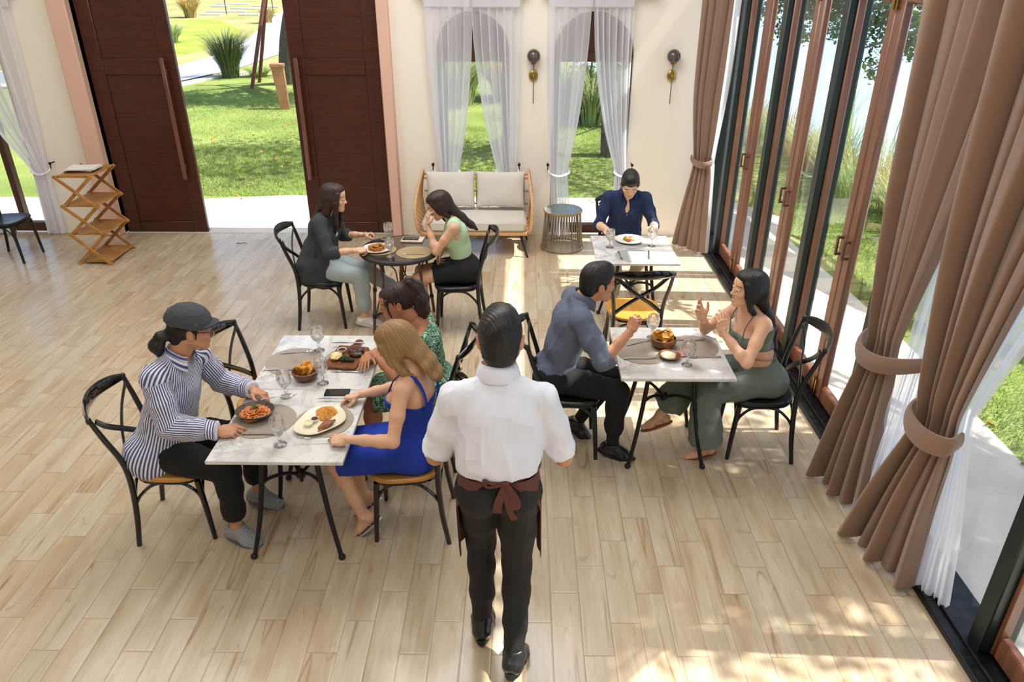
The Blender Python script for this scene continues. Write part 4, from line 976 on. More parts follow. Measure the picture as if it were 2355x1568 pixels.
def foot(F, g, sd, o=0.0, k=.015, flat=1.0):
    s = g.s; A, t = g.an[sd], g.toe[sd]; dn = norm(np.cross(np.cross(t, [0, 0, -1]), t)); w = norm(np.cross(t, dn)); F.cone(A, A - t * .035 * s + dn * .045 * s, .034 * s + o, .030 * s + o, k)
    F.cone(A + dn * .01 * s, A + t * .10 * s + dn * .052 * s, .031 * s + o, .021 * s + o, k, w, 1.25); F.cone(A + t * .08 * s + dn * .055 * s, A + t * .150 * s + dn * .062 * s, .020 * s + o, .013 * s + o, k, w, 2.0)
    F.cone(A - t * .03 * s + dn * .052 * s, A + t * .10 * s + dn * .058 * s, .026 * s + o, .022 * s + o, k, w, 1.25)
    return dn, w
def bounds(P, pad): P = np.array(P); return P.min(0) - pad, P.max(0) + pad
def add_part(root, name, V, F, mat, attrs=None, mats=None, midx=None, parent=None):
    me = mk_mesh(name, np.asarray(V) - np.array(root.location), F, True, mats or [mat], midx, attrs); return link(name, me, parent or root)
def body(root, g, skin, lip=(176, 104, 92), feet=True, h=.006):
    s = g.s; pts = [g.hip, g.neck, g.head] + [d[k] for d in (g.sh, g.el, g.wr, g.kn, g.an) for k in (1, -1)] + [g.an[k] + g.toe[k] * .17 for k in (1, -1)]
    lo, hi = bounds(pts, .16); F = Field(lo, hi, h); torso(F, g)
    for sd in (1, -1):
        arm(F, g, sd); leg(F, g, sd)
        foot(F, g, sd)
    hc = g.head; hs_ = g.hs; nb = hc + g.H @ (np.array([0, -.028, -.07]) * hs_); F.cone(g.neck - g.U * .02, nb, (.052 if g.fem else .060) * s, (.047 if g.fem else .054) * s, .03)
    V, Q = F.mesh(1); VV = [V]; QQ = [Q]; MI = [np.zeros(len(Q), int)]; n = len(V)
    nd = g.H.T @ (g.neck - hc) / hs_; nd = nd * min(1, .13 / np.linalg.norm(nd)); hv, hq, mi = head_mesh(hs_, g.jaw, g.mouth, female=g.fem, neckdir=nd, nose=g.nose)
    VV.append(hv @ g.H.T + hc); QQ.append(hq + n); MI.append(mi); n += len(hv)
    for sd in (1, -1):
        d = g.hd[sd]; nn = norm(np.array(g.hn[sd], float) - d * (np.array(g.hn[sd]) @ d)); x = np.cross(d, nn); v, q = hand_mesh(s * (.93 if g.fem else 1.0), sd, g.pose[sd])
        # x is the thumb side of a right hand when the back faces nn: right hand thumb = -(d x n)
        B = np.stack([-x, d, nn], 1); det = np.linalg.det(B)
        if det < 0: v = v * [-1, 1, 1]; q = q[:, ::-1]; B = np.stack([x, d, nn], 1)
        VV.append(v @ B.T + g.wr[sd]); QQ.append(q + n); MI.append(np.zeros(len(q), int)); n += len(v)
    o = add_part(root, 'body', np.concatenate(VV), np.concatenate(QQ), None, mats=[skin, lipmat(lip), M_BROW, M_EYEW], midx=np.concatenate(MI))
    m = MB(); mi = []
    for x in (-1, 1):
        c = hc + g.H @ (np.array([x * .0315, .0795, .0015]) * hs_); m.ball(c, .0110 * hs_, 14, g.H)
    e = m; V = np.concatenate(e.v) - np.array(root.location)
    me = mk_mesh('eyes', V, e.f, True, [M_EYEW, M_IRIS]); mi = []
    for f in e.f:
        c = np.concatenate(e.v)[list(f)].mean(0); l = g.H.T @ (c - hc) / hs_; k = 1 if l[0] > 0 else -1; mi.append(1 if math.hypot(l[0] - k * .0315, l[2] - .0005) < .0066 and l[1] > .083 else 0)
    me.polygons.foreach_set('material_index', mi); link('eyes', me, root)
    return o
def hair_mesh(g, prims, h=.0042, mode='down', groove=.0022, freq=34, k=.02, cuts=None):
    """prims: callable(F, L) drawing in head-local coordinates (unscaled)"""
    s = g.hs; pts = prims(None); lo, hi = bounds(pts, .045); F = Field(lo, hi, h); prims(F)
    V, Q = F.mesh(1); N = vnormals(V, Q)
    if mode == 'down': hs = np.arctan2(V[:, 0], -(V[:, 1] + .01)); lz = V[:, 2]
    elif mode == 'comb': hs = np.arctan2(V[:, 0] - .02, V[:, 2] + .06) + .35 * V[:, 1] / .1; lz = V[:, 1]
    gr = vnoise(np.stack([hs * freq, lz * 4, lz * 0 + 3], 1)) - .5 + .5 * (vnoise(np.stack([hs * freq * 2.3, lz * 6, lz * 0 + 7], 1)) - .5)
    V = V + N * (gr * groove * 2)[:, None]
    return V * s @ g.H.T + g.head, Q, hs
def loc(g, P): return [g.H.T @ (np.array(p, float) - g.head) / g.hs for p in P]
def short_hair(F, side=.0, top=.012, back=-.075, fringe=0.0):
    if F is None: return [(-.1, -.13, -.12), (.1, .12, .14)]
    F.ell((0, -.018, .040), (.0815, .1015, .086 + top * .6), k=.02); F.ell((0, -.055, -.02), (.068, .055, .07), k=.02); F.ell((0, .03, .075 + top * .3), (.062, .062, .038 + top), k=.02)
    F.ell((0, .108, -.030 - fringe), (.086, .062, .088), k=.008, sub=True)
    for x in (-1, 1): F.ell((x * .088, .008, -.045), (.03, .036, .052), k=.006, sub=True); F.cone((x * .071, .020, .03), (x * .071, .024, -.012), .008, .005, .006)
    F.cut((0, -.05, back), (0, .35, -1)); F.cone((0, .02, -.12), (0, -.01, -.05), .06, .05, .02, sub=True)
# ---------------------------------------------------------------- clothing helpers
def fld(g, h=.006, pad=.2):
    pts = [g.hip, g.neck] + [d[k] for d in (g.sh, g.el, g.wr, g.kn, g.an) for k in (1, -1)]; lo, hi = bounds(pts, pad); return Field(lo, hi, h)
def shirt(root, name, g, mat, o=.014, sleeve=1.9, hem=-.06, h=.006, amp=.006, loose=.008, cuff=.004, neck_r=.062, vneck=0.0, seed=1, stripes=False, untuck=0.0, extra=None, cutpost=None):
    s = g.s; F = fld(g, h); torso(F, g, o, .05)
    if untuck: F.cone(g.hip + g.U * .10, g.hip + g.U * (hem - .02), .115 + untuck, .12 + untuck, .05, g.Rp, 1.3)
    for sd in (1, -1): arm(F, g, sd, o * .8, sleeve if np.isscalar(sleeve) else sleeve[0 if sd == 1 else 1], .025, cuff, loose)
    if extra: extra(F, g)
    F.cut(g.hip + g.U * hem, -g.U)
    c = g.neck + g.U * .045 * s + g.Fs * .012; F.cone(c - g.U * .01, c + g.U * .14 + g.Fs * .02, neck_r, neck_r + .02, .008, sub=True)
    if vneck: F.cone(c - g.U * (.04 + vneck) + g.Fs * (.15 - .2 * vneck), c + g.Fs * .08 + g.U * .01, .014 + .05 * vneck, min(.062, .012 + vneck * .55), .008, sub=True)
    if cutpost: cutpost(F, g)
    V, Q = F.mesh(1); at = {}
    if stripes:
        at = stripe_attr(g, V, sleeve)
    V = folds(V, Q, amp, (16, 16, 7), seed, g.U)
    return add_part(root, name, V, Q, mat, at)
def seg_t(V, a, b):
    d = b - a; t = np.clip((V - a) @ d / (d @ d), 0, 1); return t, np.linalg.norm(V - a - t[:, None] * d, axis=1)
def stripe_attr(g, V, sleeve):
    r = V - (g.hip + (g.neck - g.hip) * .5); th = np.arctan2(r @ g.Rs, r @ g.Fs); su = th * .155 + .01 * (r @ g.U); best = np.full(len(V), 9.); tt, dt = seg_t(V, g.hip, g.neck - g.U * .1)
    for sd in (1, -1):
        S, E, Wr = g.sh[sd], g.el[sd], g.wr[sd]; t1, d1 = seg_t(V, S, E); t2, d2 = seg_t(V, E, Wr)
        isarm = (np.minimum(d1, d2) < .075) & (((t1 > .12) & (d1 < dt - .03)) | (t2 > 0.02) & (d2 < dt))
        for t, d, a, b in ((t1, d1, S, E), (t2, d2, E, Wr)):
            B = basis(b - a); q = (V - a) @ B; m = isarm & (d <= np.minimum(d1, d2) + 1e-6); su = np.where(m, np.arctan2(q[:, 1], q[:, 0]) * .072, su)
        m = isarm & (t2 > .74) & (d2 < d1); su = np.where(m, t2 * .25, su); su = np.where(m & (t2 > .955), .0004, su)
    return {'su': su}
def collar(root, g, mat, r=.062, hgt=.038, opening=.45, at=None, fold=True, name='collar', lift=.026):
    """turned-down collar: a band round the neck folded over"""
    s = g.s; c = g.neck + g.U * (.018 + lift) * s + g.Fs * .014; m = MB(); n = 40; V = []; F = []; rows = []
    prof = [(r * .96, -.020, 0), (r * .93, .012, 0), (r * .97, hgt * .72, 0), (r * 1.04, hgt * .80, 0), (r * 1.20, hgt * .30, .004), (r * 1.36, -.020, .012), (r * 1.34, -.023, .012), (r * 1.17, .012, 0), (r * 1.0, .0, 0)]
    su = []
    for i in range(n + 1):
        a = opening + (2 * PI - 2 * opening) * i / n; ed = min(i, n - i) / n
        for (rr, z, dz) in prof:
            fr = math.cos(a); rr2 = rr * (1 + .16 * max(0, fr)); zz = z - .020 * max(0, fr) ** 1.5 - dz * (1 + 1.6 * max(0, 1 - ed * 7))
            V.append(c + (g.Fs * math.cos(a) + g.Rs * math.sin(a)) * rr2 * s + g.U * zz); su.append(z + rr)
    k = len(prof)
    for i in range(n):
        for j in range(k): F.append((i * k + j, i * k + (j + 1) % k, (i + 1) * k + (j + 1) % k, (i + 1) * k + j))
    F.append(tuple(range(k))); F.append(tuple(n * k + j for j in range(k))[::-1])
    me = mk_mesh(name, np.array(V) - np.array(root.location), F, True, [mat], None, {'su': su}); return link(name, me, root)
def trousers(root, g, mat, name='trousers', o=.012, end=1.85, flare=0.0, h=.006, waist=.115, amp=.006, seed=2, thin=1.0, extra=None):
    F = fld(g, h); s = g.s; torso(F, g, o, .045, top=False); F.cut(g.hip + g.U * waist * s, g.U)
    for sd in (1, -1): leg(F, g, sd, o, end if np.isscalar(end) else end[0 if sd == 1 else 1], .03, flare, thin)
    if extra: extra(F, g)
    V, Q = F.mesh(1); V = folds(V, Q, amp, (13, 13, 8), seed); return add_part(root, name, V, Q, mat)
def skirt(F, g, o, end=.9, k=.04, fill=True):
    s = g.s
    for sd in (1, -1):
        K = g.hj[sd] + (g.kn[sd] - g.hj[sd]) * end; d = norm(g.kn[sd] - g.hj[sd]); F.cone(g.hj[sd], K, .088 * s + o, .062 * s + o, k, clip=[(K, d)])
    a = (g.hj[1] + g.hj[-1]) / 2; b = (g.hj[1] + (g.kn[1] - g.hj[1]) * end + g.hj[-1] + (g.kn[-1] - g.hj[-1]) * end) / 2
    if fill: F.cone(a, b, .075 * s + o, .05 * s + o, k, g.Rp, 1.5, clip=[(b, norm(b - a))])
def shoe(root, g, sd, mat, sole, name='shoe', o=.010, lowcut=.035, h=.0045):
    s = g.s; A = g.an[sd]; lo, hi = bounds([A, A + g.toe[sd] * .19, A - g.toe[sd] * .07], .085); F = Field(lo, hi, h); dn, w = foot(F, g, sd, o, .02)
    F.cut(A + dn * (lowcut - .012) * s - g.toe[sd] * .0, -dn + g.toe[sd] * -.28); V, Q = F.mesh(1); sh = add_part(root, name, V, Q, mat)
    t = g.toe[sd]; P = []
    for i in range(28):
        a = 2 * PI * i / 28; y = math.cos(a); x = math.sin(a); L = .062 + (.138 if y > 0 else .0) * 1.0; wd = (.045 + .008 * (y > 0)) * (1 - .25 * max(0, y) ** 3)
        P.append(A + t * (.052 + y * .136) * s + w * x * wd * s + dn * .094 * s)
    P = np.array(P); m = MB(); n = len(P); V = np.concatenate([P, P - dn * .026, ]); m.add(V - np.array(root.location), [tuple(range(n)), tuple(n + k for k in range(n))[::-1]] + [(k, (k + 1) % n, n + (k + 1) % n, n + k) for k in range(n)])
    me = mk_mesh('sole', np.concatenate(m.v), m.f, True, [sole]); me.set_sharp_from_angle(angle=.6); link('sole', me, sh); return sh
def sandal(root, g, sd, mat, heel=0.0, thong=True):
    s = g.s; A = g.an[sd]; t = g.toe[sd]; dn = norm(np.cross(np.cross(t, [0, 0, -1]), t)); w = norm(np.cross(t, dn)); O = np.array(root.location); P = []
    for i in range(28):
        a = 2 * PI * i / 28; y = math.cos(a); x = math.sin(a); wd = .036 + .007 * max(0, y) - .012 * max(0, y) ** 4; P.append(A + t * (.050 + y * .122) * s + w * x * wd * s + dn * (.078 + .004) * s)
    P = np.array(P); n = len(P); m = MB(); V = np.concatenate([P, P + dn * .010]) - O
    m.add(V, [tuple(range(n)), tuple(n + k for k in range(n))[::-1]] + [(k, (k + 1) % n, n + (k + 1) % n, n + k) for k in range(n)])
    if heel: b = A - t * .035 * s + dn * .088 * s - O; m.tube([b, b + np.array([0, 0, -heel * .6]) - t * .004, b + np.array([0, 0, -heel])], [.012, .0055, .010], 8)
    def strap(y, up, wd, r=.0045):
        c = A + t * y * s + dn * .078 * s - O; m.tube(smooth_path([c + w * wd * s, c + w * wd * .8 * s - dn * up * .7 * s, c - dn * up * s, c - w * wd * .8 * s - dn * up * .7 * s, c - w * wd * s], 5), r, 6, .5)
    if thong:
        c = A + t * .125 * s + dn * .072 * s - O
        for x in (-1, 1): m.tube(smooth_path([c, A + t * .09 * s + dn * .040 * s + w * x * .02 * s - O, A + t * .045 * s + dn * .055 * s + w * x * .038 * s - O], 4), .004, 6)
    else: strap(.10, .045, .04)
    strap(.0, .085, .036, .0035); return m.build('sandal', mat, root)
def tagp(r, label): return tag(r, label, 'person')
def cloth(name, col, rough=.85, **k): return plain(name, col, rough, 0, .05, 8, .4, 600, **k)
# ---------------------------------------------------------------- the people
SK_TAN = mat_skin('tan_skin', (206, 150, 116)); SK_WARM = mat_skin('warm_skin', (216, 162, 128)); SK_FAIR = mat_skin('fair_skin', (232, 184, 152)); SK_BROWN = mat_skin('brown_skin', (188, 128, 94)); SK_ASIA = mat_skin('light_skin', (234, 192, 160))
H_BLACK = mat_hair('black_hair', (8, 8, 8), (24, 23, 23), .3); H_DARKBR = mat_hair('dark_brown_hair', (22, 13, 11), (58, 36, 28), .35); H_BLOND = mat_hair('dark_blond_hair', (104, 72, 42), (190, 150, 98), .4); H_BR = mat_hair('brown_ends_hair', (26, 16, 13), (70, 44, 32), .4)
def person(label, base):
    r = empty('person', base); return tagp(r, label)
def mat_stripe(name, a, b, period, frac=.5):
    t = NT(name); at = t.n('ShaderNodeAttribute'); at.attribute_name = 'su'; q = t.M('FRACT', t.M('ADD', t.M('DIVIDE', at.outputs['Fac'], period), 100.0))
    c = t.ramp(q, [(0, s2l(a)), (frac - .06, s2l(a)), (frac, s2l(b)), (.94, s2l(b)), (1, s2l(a))]); t.set(Base_Color=c, Roughness=.85); t.bump(t.noise(t.co(), 500, 2), .3, .001); return t.m
DOWN = (0, 0, 1)
# P1: man in the striped shirt
def p_stripe():
    r = person('man in blue and white striped shirt and dark grey cap at nearest table', (-1.97, 3.44, 0))
    g = figure(.96, (-2.0, 3.44, .565), (-1.835, 3.455, 1.10), (1, -.08, 0), (.96, -.24, 0), (-1.735, 3.475, 1.265), (.88, .38, -.20),
               ((-2.0, 3.05, .4), (-1.585, 3.235, .785), (.97, .12, -.16), (-.1, -.35, .95)), ((-1.75, 3.95, .4), (-1.53, 3.63, .80), (.88, -.42, -.15), (.1, .35, .95)),
               ((-1.3, 3.2, .9), (-1.62, 3.27, .10), (.95, -.30, -.22)), ((-1.3, 3.7, .9), (-1.60, 3.60, .10), (.97, -.22, -.2)), handR='curl', handL='curl', jaw=1.04, build=1.1)
    body(r, g, SK_TAN, (170, 104, 90), h=.006)
    M = mat_stripe('blue_white_stripe', (232, 232, 240), (78, 84, 132), .0138)
    def ex(F, g):
        F.cone(g.hip + g.U * .10, g.hip - g.U * .10 - g.Bp[:, 1] * .03, .14, .155, .05, g.Rp, 1.25)
        for sd in (1, -1): F.ell(g.hj[sd] - g.Bp[:, 1] * .05 - g.U * .02 + g.Rp * sd * .02, (.12, .13, .13), g.Bp, .04)
    shirt(r, 'shirt', g, M, .016, 1.97, -.13, .0052, .010, .011, .002, .060, .03, 1, True, extra=ex); collar(r, g, M, .066, .036)
    trousers(r, g, cloth('black_trouser_cloth', (14, 14, 16)), end=(1.80, 1.80), o=.022, waist=.06)
    knit = plain('grey_knit', (150, 152, 154), .8, 0, .3, 140, .9, 220); so = plain('grey_rubber', (96, 98, 102), .7)
    for sd in (1, -1):
        sh = shoe(r, g, sd, knit, so, lowcut=.002); m = MB(); A = g.an[sd]; t = g.toe[sd]; dn = norm(np.cross(np.cross(t, [0, 0, -1]), t)); w = norm(np.cross(t, dn))
        for i in range(6):
            y = .035 + .018 * i; up = .006 + .0062 * i; c = A + t * y + dn * (up + .002) - np.array(r.location)
            for q in (-1, 1): m.tube([c - w * .021 * q - dn * -.004, c - dn * .012 + t * .006, c + w * .021 * q + t * .012 + dn * .004], .0026, 5)
        m.build('laces', plain('white_lace', (226, 226, 224), .8), sh)
    def hp(F):
        if F is None: return [(-.1, -.13, -.12), (.1, .12, .12)] + [(0, -.20, -.16)]
        F.ell((0, -.022, .01), (.080, .093, .075), k=.02); F.ell((0, .1, -.03), (.095, .092, .11), k=.006, sub=True); F.cone((0, -.10, -.035), (0, -.06, -.05), .03, .05, .02)
        F.cut((0, 0, .03), (0, 0, 1)); F.cut((0, -.05, -.075), (0, .3, -1)); F.ell((.088, .008, -.03), (.03, .03, .045), k=.006, sub=True); F.ell((-.088, .008, -.03), (.03, .03, .045), k=.006, sub=True)
        for x in (-1, 1): F.cone((x * .071, .020, .02), (x * .071, .022, -.03), .007, .004, .004)
        F.chain([(0, -.105, -.03), (0, -.140, -.050), (0, -.158, -.10), (0, -.142, -.155)], [.014, .026, .036, .014], .02)
    V, Q, hs = hair_mesh(g, hp, .004); add_part(r, 'hair', V, Q, H_BLACK, {'hs': hs})
    # cap
    capm = cloth('charcoal_cotton', (64, 68, 74)); s = g.hs
    F = Field((-.12, -.14, -.02), (.12, .2, .16), .004); F.ell((0, -.012, .040), (.094, .113, .088), k=.02); F.ell((0, -.012, .02), (.092, .111, .05), k=.02); F.cut((0, 0, .018), (0, -.12, -1)); F.ell((0, -.015, .015), (.082, .10, .10), k=.004, sub=True)
    V, Q = F.mesh(1); V = folds(V, Q, .003, (30, 30, 30), 4) + np.array([0, -.004, .012]); cp = add_part(r, 'cap', V * s @ g.H.T + g.head, Q, capm)
    m = MB()
    def br(u, v, o=0): a = (u - .5) * 2; x = a * .086; y = .070 - .06 * a * a + v * .064 * (1 - .35 * a * a); return np.array((x, y, .050 + .012 * a * a * -1.2 - .004 * v + .010 * math.sin(v * PI) * .3 + o))
    m.grid(lambda u, v: br(u, v, .004), 19, 7); m.grid(lambda u, v: br(u, v, -.002), 19, 7, True)
    V = np.concatenate(m.v); add_part(r, 'cap_brim', V * s @ g.H.T + g.head, m.f, capm, parent=cp)
    m = MB(); m.ball((.0925, .02, .060), .004, 8); m.ball((-.0925, .02, .060), .004, 8); add_part(r, 'cap_eyelet', np.concatenate(m.v)[:, :] * s @ g.H.T + g.head, m.f, M_BRASS, parent=cp)
    # glasses
    m = MB()
    for x in (-1, 1):
        m.tube([(x * (.034 + .026 * math.copysign(abs(math.cos(a)) ** .7, math.cos(a))), .104 - .012 * abs(math.cos(a)) * (math.cos(a) > 0), .000 + .021 * math.copysign(abs(math.sin(a)) ** .8, math.sin(a))) for a in np.linspace(0, 2 * PI, 25)[:-1]], .0026, 6, closed=True)
        m.tube([(x * .061, .092, .008), (x * .078, .02, .010), (x * .080, -.01, .004)], .0026, 6)
    m.tube([(-.009, .104, .003), (0, .106, .006), (.009, .104, .003)], .0024, 6); V = np.concatenate(m.v); add_part(r, 'glasses', V * s @ g.H.T + g.head, m.f, M_BLACKG)
    d = norm(g.wr[-1] - g.el[-1]); B = basis(d); c = g.wr[-1] - d * .012 - np.array(r.location); m = MB(); m.tube([c + (B[:, 0] * math.cos(a) * 1.15 + B[:, 1] * math.sin(a)) * .030 for a in np.linspace(0, 2 * PI, 25)[:-1]], .009, 8, .45, closed=True); m.build('watch', M_BLACKG, r)
    return g
# P4: the waiter
def p_waiter():
    r = person('waiter seen from behind in white shirt, brown apron and black trousers', (-.09, 2.6, 0))
    g = figure(1.01, (-.09, 2.60, .93), (-.09, 2.68, 1.412), (0, 1, 0), (0, 1, 0), (-.082, 2.745, 1.580), (0.02, 1, -.10),
               ((.40, 2.45, .8), (.085, 2.92, 1.00), (-.5, .85, .1), (.3, .1, 1)), ((-.58, 2.45, .8), (-.26, 2.92, 1.00), (.5, .85, .1), (-.3, .1, 1)),
               ((.0, 3.4, .5), (-.018, 2.41, .115), (.18, .98, -.32)), ((-.2, 3.5, .5), (-.178, 2.62, .10), (.0, 1, -.15)), handR='grip', handL='grip', build=1.05, shw=.186, hs=1.12, al=1.14, drop=.075)
    body(r, g, SK_WARM)
    W_ = cloth('white_shirt_cloth', (236, 238, 248))
    def ex(F, g):
        F.cone(g.hip + g.U * .20, g.hip + g.U * .10, .142, .138, .05, g.Rp, 1.18)
        F.cone(g.hip + g.U * .30 - g.Fs * .01, g.hip + g.U * .15 - g.Fs * .03, .13, .128, .05, g.Rp, 1.22)
        for sd in (1, -1):
            d = norm(g.wr[sd] - g.el[sd]); c = g.el[sd] - norm(g.el[sd] - g.sh[sd]) * .065; d = norm(g.el[sd] - g.sh[sd]); F.cone(c - d * .03, c + d * .030, .067, .067, .006, clip=[(c + d * .031, d), (c - d * .032, -d)])
    shirt(r, 'shirt', g, W_, .017, .90, .102, .0052, .009, .010, .004, .064, 0, 5, extra=ex); collar(r, g, W_, .070, .046, lift=.034)
    # back yoke seam
    m = MB(); P = []
    for x in np.linspace(-.155, .155, 25):
        c = g.neck - g.U * .135 + g.Rs * x; lo = -g.Fs; P.append(c + lo * (.135 - 1.9 * x * x) - np.array(r.location))
    trousers(r, g, cloth('black_suit_cloth', (17, 17, 18), .7), end=(2.0, 2.0), o=.013, amp=.007, waist=.17, seed=9)
    bl = plain('black_leather', (22, 23, 25), .28, 0, .1, 12, Coat_Weight=.3); so = plain('black_sole', (16, 16, 16), .6)
    for sd in (1, -1): shoe(r, g, sd, bl, so, o=.012, lowcut=-.02)
    AP = cloth('brown_apron_cloth', (98, 56, 50))
    # apron: wraps front and sides, open at the back
    m = MB(); s = g.s; W0 = g.hip + g.U * .118
    def ap(u, v, e=0):
        t = u * 2 - 1; op = .22 + 1.0 * min(1, v * 2.2) ** .8 + .25 * v; a = t * (PI - op); z = W0[2] - .005 - .48 * v * (1 + .10 * abs(t)) ; se = (abs(math.sin(a)) ** 3 + abs(math.cos(a)) ** 3) ** (-1 / 3.); rx = (.172 + .016 * min(1, v * 4)) * se; ry = (.140 + .018 * min(1, v * 4)) * se
        wv = .007 * v * math.sin(a * 9); return (W0[0] + math.sin(a) * (rx + wv + e) - r.location[0], W0[1] + math.cos(a) * (ry + wv + e) + .0 - r.location[1], z + .02 * (1 - min(1, v * 5)) * math.cos(a) * 0)
    m.grid(lambda u, v: ap(u, v), 81, 30); m.grid(lambda u, v: ap(u, v, -.003), 81, 30, True); ao = m.build('apron', AP, r, angle=180)
    m = MB(); c0 = np.array([W0[0], W0[1], W0[2] + .005]) - np.array(r.location)
    P = [c0 + np.array([math.sin(a) * .182, math.cos(a) * .145, .004 * math.sin(a * 3)]) for a in np.linspace(.9, 2 * PI - .9, 48)]; m.tube(P, .016, 8, .25, up=(0, -1, .0)) 
    kx = c0 + np.array([.03, -.152, 0]); m.ball(kx, (.022, .014, .017), 12)
    def rib(P, w): m.tube(smooth_path([kx + np.array(p) for p in P], 6), w, 8, .18, up=(0, -1, 0))
    rib([(0, 0, 0), (-.012, -.012, -.05), (-.028, -.012, -.10), (-.034, -.008, -.15)], [.010, .018, .020, .020]); rib([(0, 0, 0), (.008, -.014, -.07), (.022, -.012, -.14), (.042, -.006, -.19)], [.008, .013, .015, .017])
    rib([(0, 0, 0), (.028, -.022, -.03), (.052, -.022, -.085), (.040, -.02, -.11), (.014, -.016, -.06), (0, -.005, 0)], [.010, .018, .019, .018, .014, .008]); rib([(0, 0, 0), (-.05, -.014, .006), (-.085, -.012, .022), (-.075, -.012, -.012), (-.03, -.012, -.008), (0, 0, 0)], .008)
    m.build('apron_tie', AP, ao)
    V, Q, hs = hair_mesh(g, lambda F: short_hair(F, top=.016, back=-.082), .0036, 'comb', .0022, 34); add_part(r, 'hair', V, Q, H_BLACK, {'hs': hs})
    return g
# P2: woman in the blue dress
def long_hair(back, sides=(), top=.010, part=0.0, mask=(.0, .106, -.022, .068, .064, .098)):
    """back: list of (point head-local, radius, width scale) down the back; sides: chains of points"""
    def fn(F):
        if F is None: return [(-.1, -.12, -.12), (.1, .12, .14)] + [p for p, r, w in back] + [p for ch in sides for p, r in ch]
        F.ell((0, -.020, .036), (.083, .102, .088 + top * .4), k=.02); F.ell((0, .015, .062 + top), (.070, .072, .050), k=.02); F.ell((0, -.045, -.02), (.076, .066, .085), k=.03)
        for x in (-1, 1): F.ell((x * .074, -.004, -.015), (.024, .046, .058), k=.02)
        F.ell(mask[:3], mask[3:], k=.012, sub=True)
        for (a, ra, wa), (b, rb, wb) in zip(back[:-1], back[1:]): F.cone(a, b, ra, rb, .025, (1, 0, 0), (wa + wb) / 2)
        for ch in sides:
            for (a, ra), (b, rb) in zip(ch[:-1], ch[1:]): F.cone(a, b, ra, rb, .012)
    return fn
def add_hair(r, g, fn, mat, **k):
    V, Q, hs = hair_mesh(g, fn, **k); return add_part(r, 'hair', V, Q, mat, {'hs': hs})
def legs_bare(root): pass
def p_blue():
    r = person('dark blond woman in a royal blue dress seated at the nearest table', (-.64, 3.44, 0))
    g = figure(.95, (-.60, 3.44, .56), (-.565, 3.42, 1.065), (-1, .08, 0), (-.955, .29, 0), (-.645, 3.43, 1.205), (-.86, .12, -.48),
               ((-.55, 3.9, .5), (-.915, 3.60, .79), (-.93, -.25, -.12), (.1, .3, .95)), ((-.50, 3.0, .5), (-.895, 3.155, .79), (-.98, .10, -.12), (-.1, -.35, .95)),
               ((-1.2, 3.5, 1.0), (-.93, 3.50, .15), (-.72, .0, -.69)), ((-1.2, 3.3, 1.0), (-.90, 3.33, .145), (-.70, .03, -.71)), female=True, handR='point', handL='point')
    body(r, g, SK_FAIR, (196, 110, 104))
    B_ = cloth('royal_blue_cloth', (6, 54, 168), .75); F = fld(g, .0055); torso(F, g, .009, .04); F.cut(g.neck - g.U * .175, g.U)
    skirt(F, g, .020, .97); F.cone(g.hip + g.U * .02, g.hip - g.Bp[:, 1] * .02 - g.U * .02, .15, .15, .05, g.Rp, 1.1)
    V, Q = F.mesh(1); V = folds(V, Q, .0035, (12, 12, 8), 5); d = add_part(r, 'dress', V, Q, B_)
    m = MB(); O = np.array(r.location)
    for x in (-1, 1):
        P = [g.neck - g.U * .20 + g.Rs * x * .085 - g.Fs * .110, g.neck - g.U * .12 + g.Rs * x * .082 - g.Fs * .108, g.neck - g.U * .04 + g.Rs * x * .080 - g.Fs * .072, g.neck + g.U * .012 + g.Rs * x * .078 - g.Fs * .005, g.neck - g.U * .04 + g.Rs * x * .078 + g.Fs * .07, g.neck - g.U * .16 + g.Rs * x * .07 + g.Fs * .12]
        m.tube(smooth_path([p - O for p in P], 6), .013, 8, .25, up=tuple(-g.Fs))
    m.build('dress_strap', B_, d)
    add_hair(r, g, long_hair([((0, -.06, .0), .05, 1.3), ((0, -.080, -.08), .040, 1.8), ((0, -.098, -.16), .034, 2.1), ((0, -.105, -.235), .024, 2.4), ((0, -.108, -.265), .010, 2.4)], [[((-.066, .045, .03), .026), ((-.080, .035, -.05), .026), ((-.083, .01, -.13), .022), ((-.07, -.02, -.19), .010)], [((.066, .045, .03), .026), ((.080, .035, -.05), .026), ((.083, .01, -.13), .022), ((.07, -.02, -.19), .010)]]), H_BLOND, groove=.004, freq=20)
    m = MB(); c = g.head + g.H @ np.array([-.086, .02, -.055]) - O; m.ball(c, (.009, .005, .016), 10, g.H); m.ball(c + np.array([0, 0, .022]), .005, 8); m.build('earring', plain('green_jewel', (60, 100, 88), .2, .3), r)
    he = plain('clear_silver', (205, 200, 204), .2, .6)
    for sd in (1, -1): sandal(r, g, sd, he, heel=.085, thong=False)
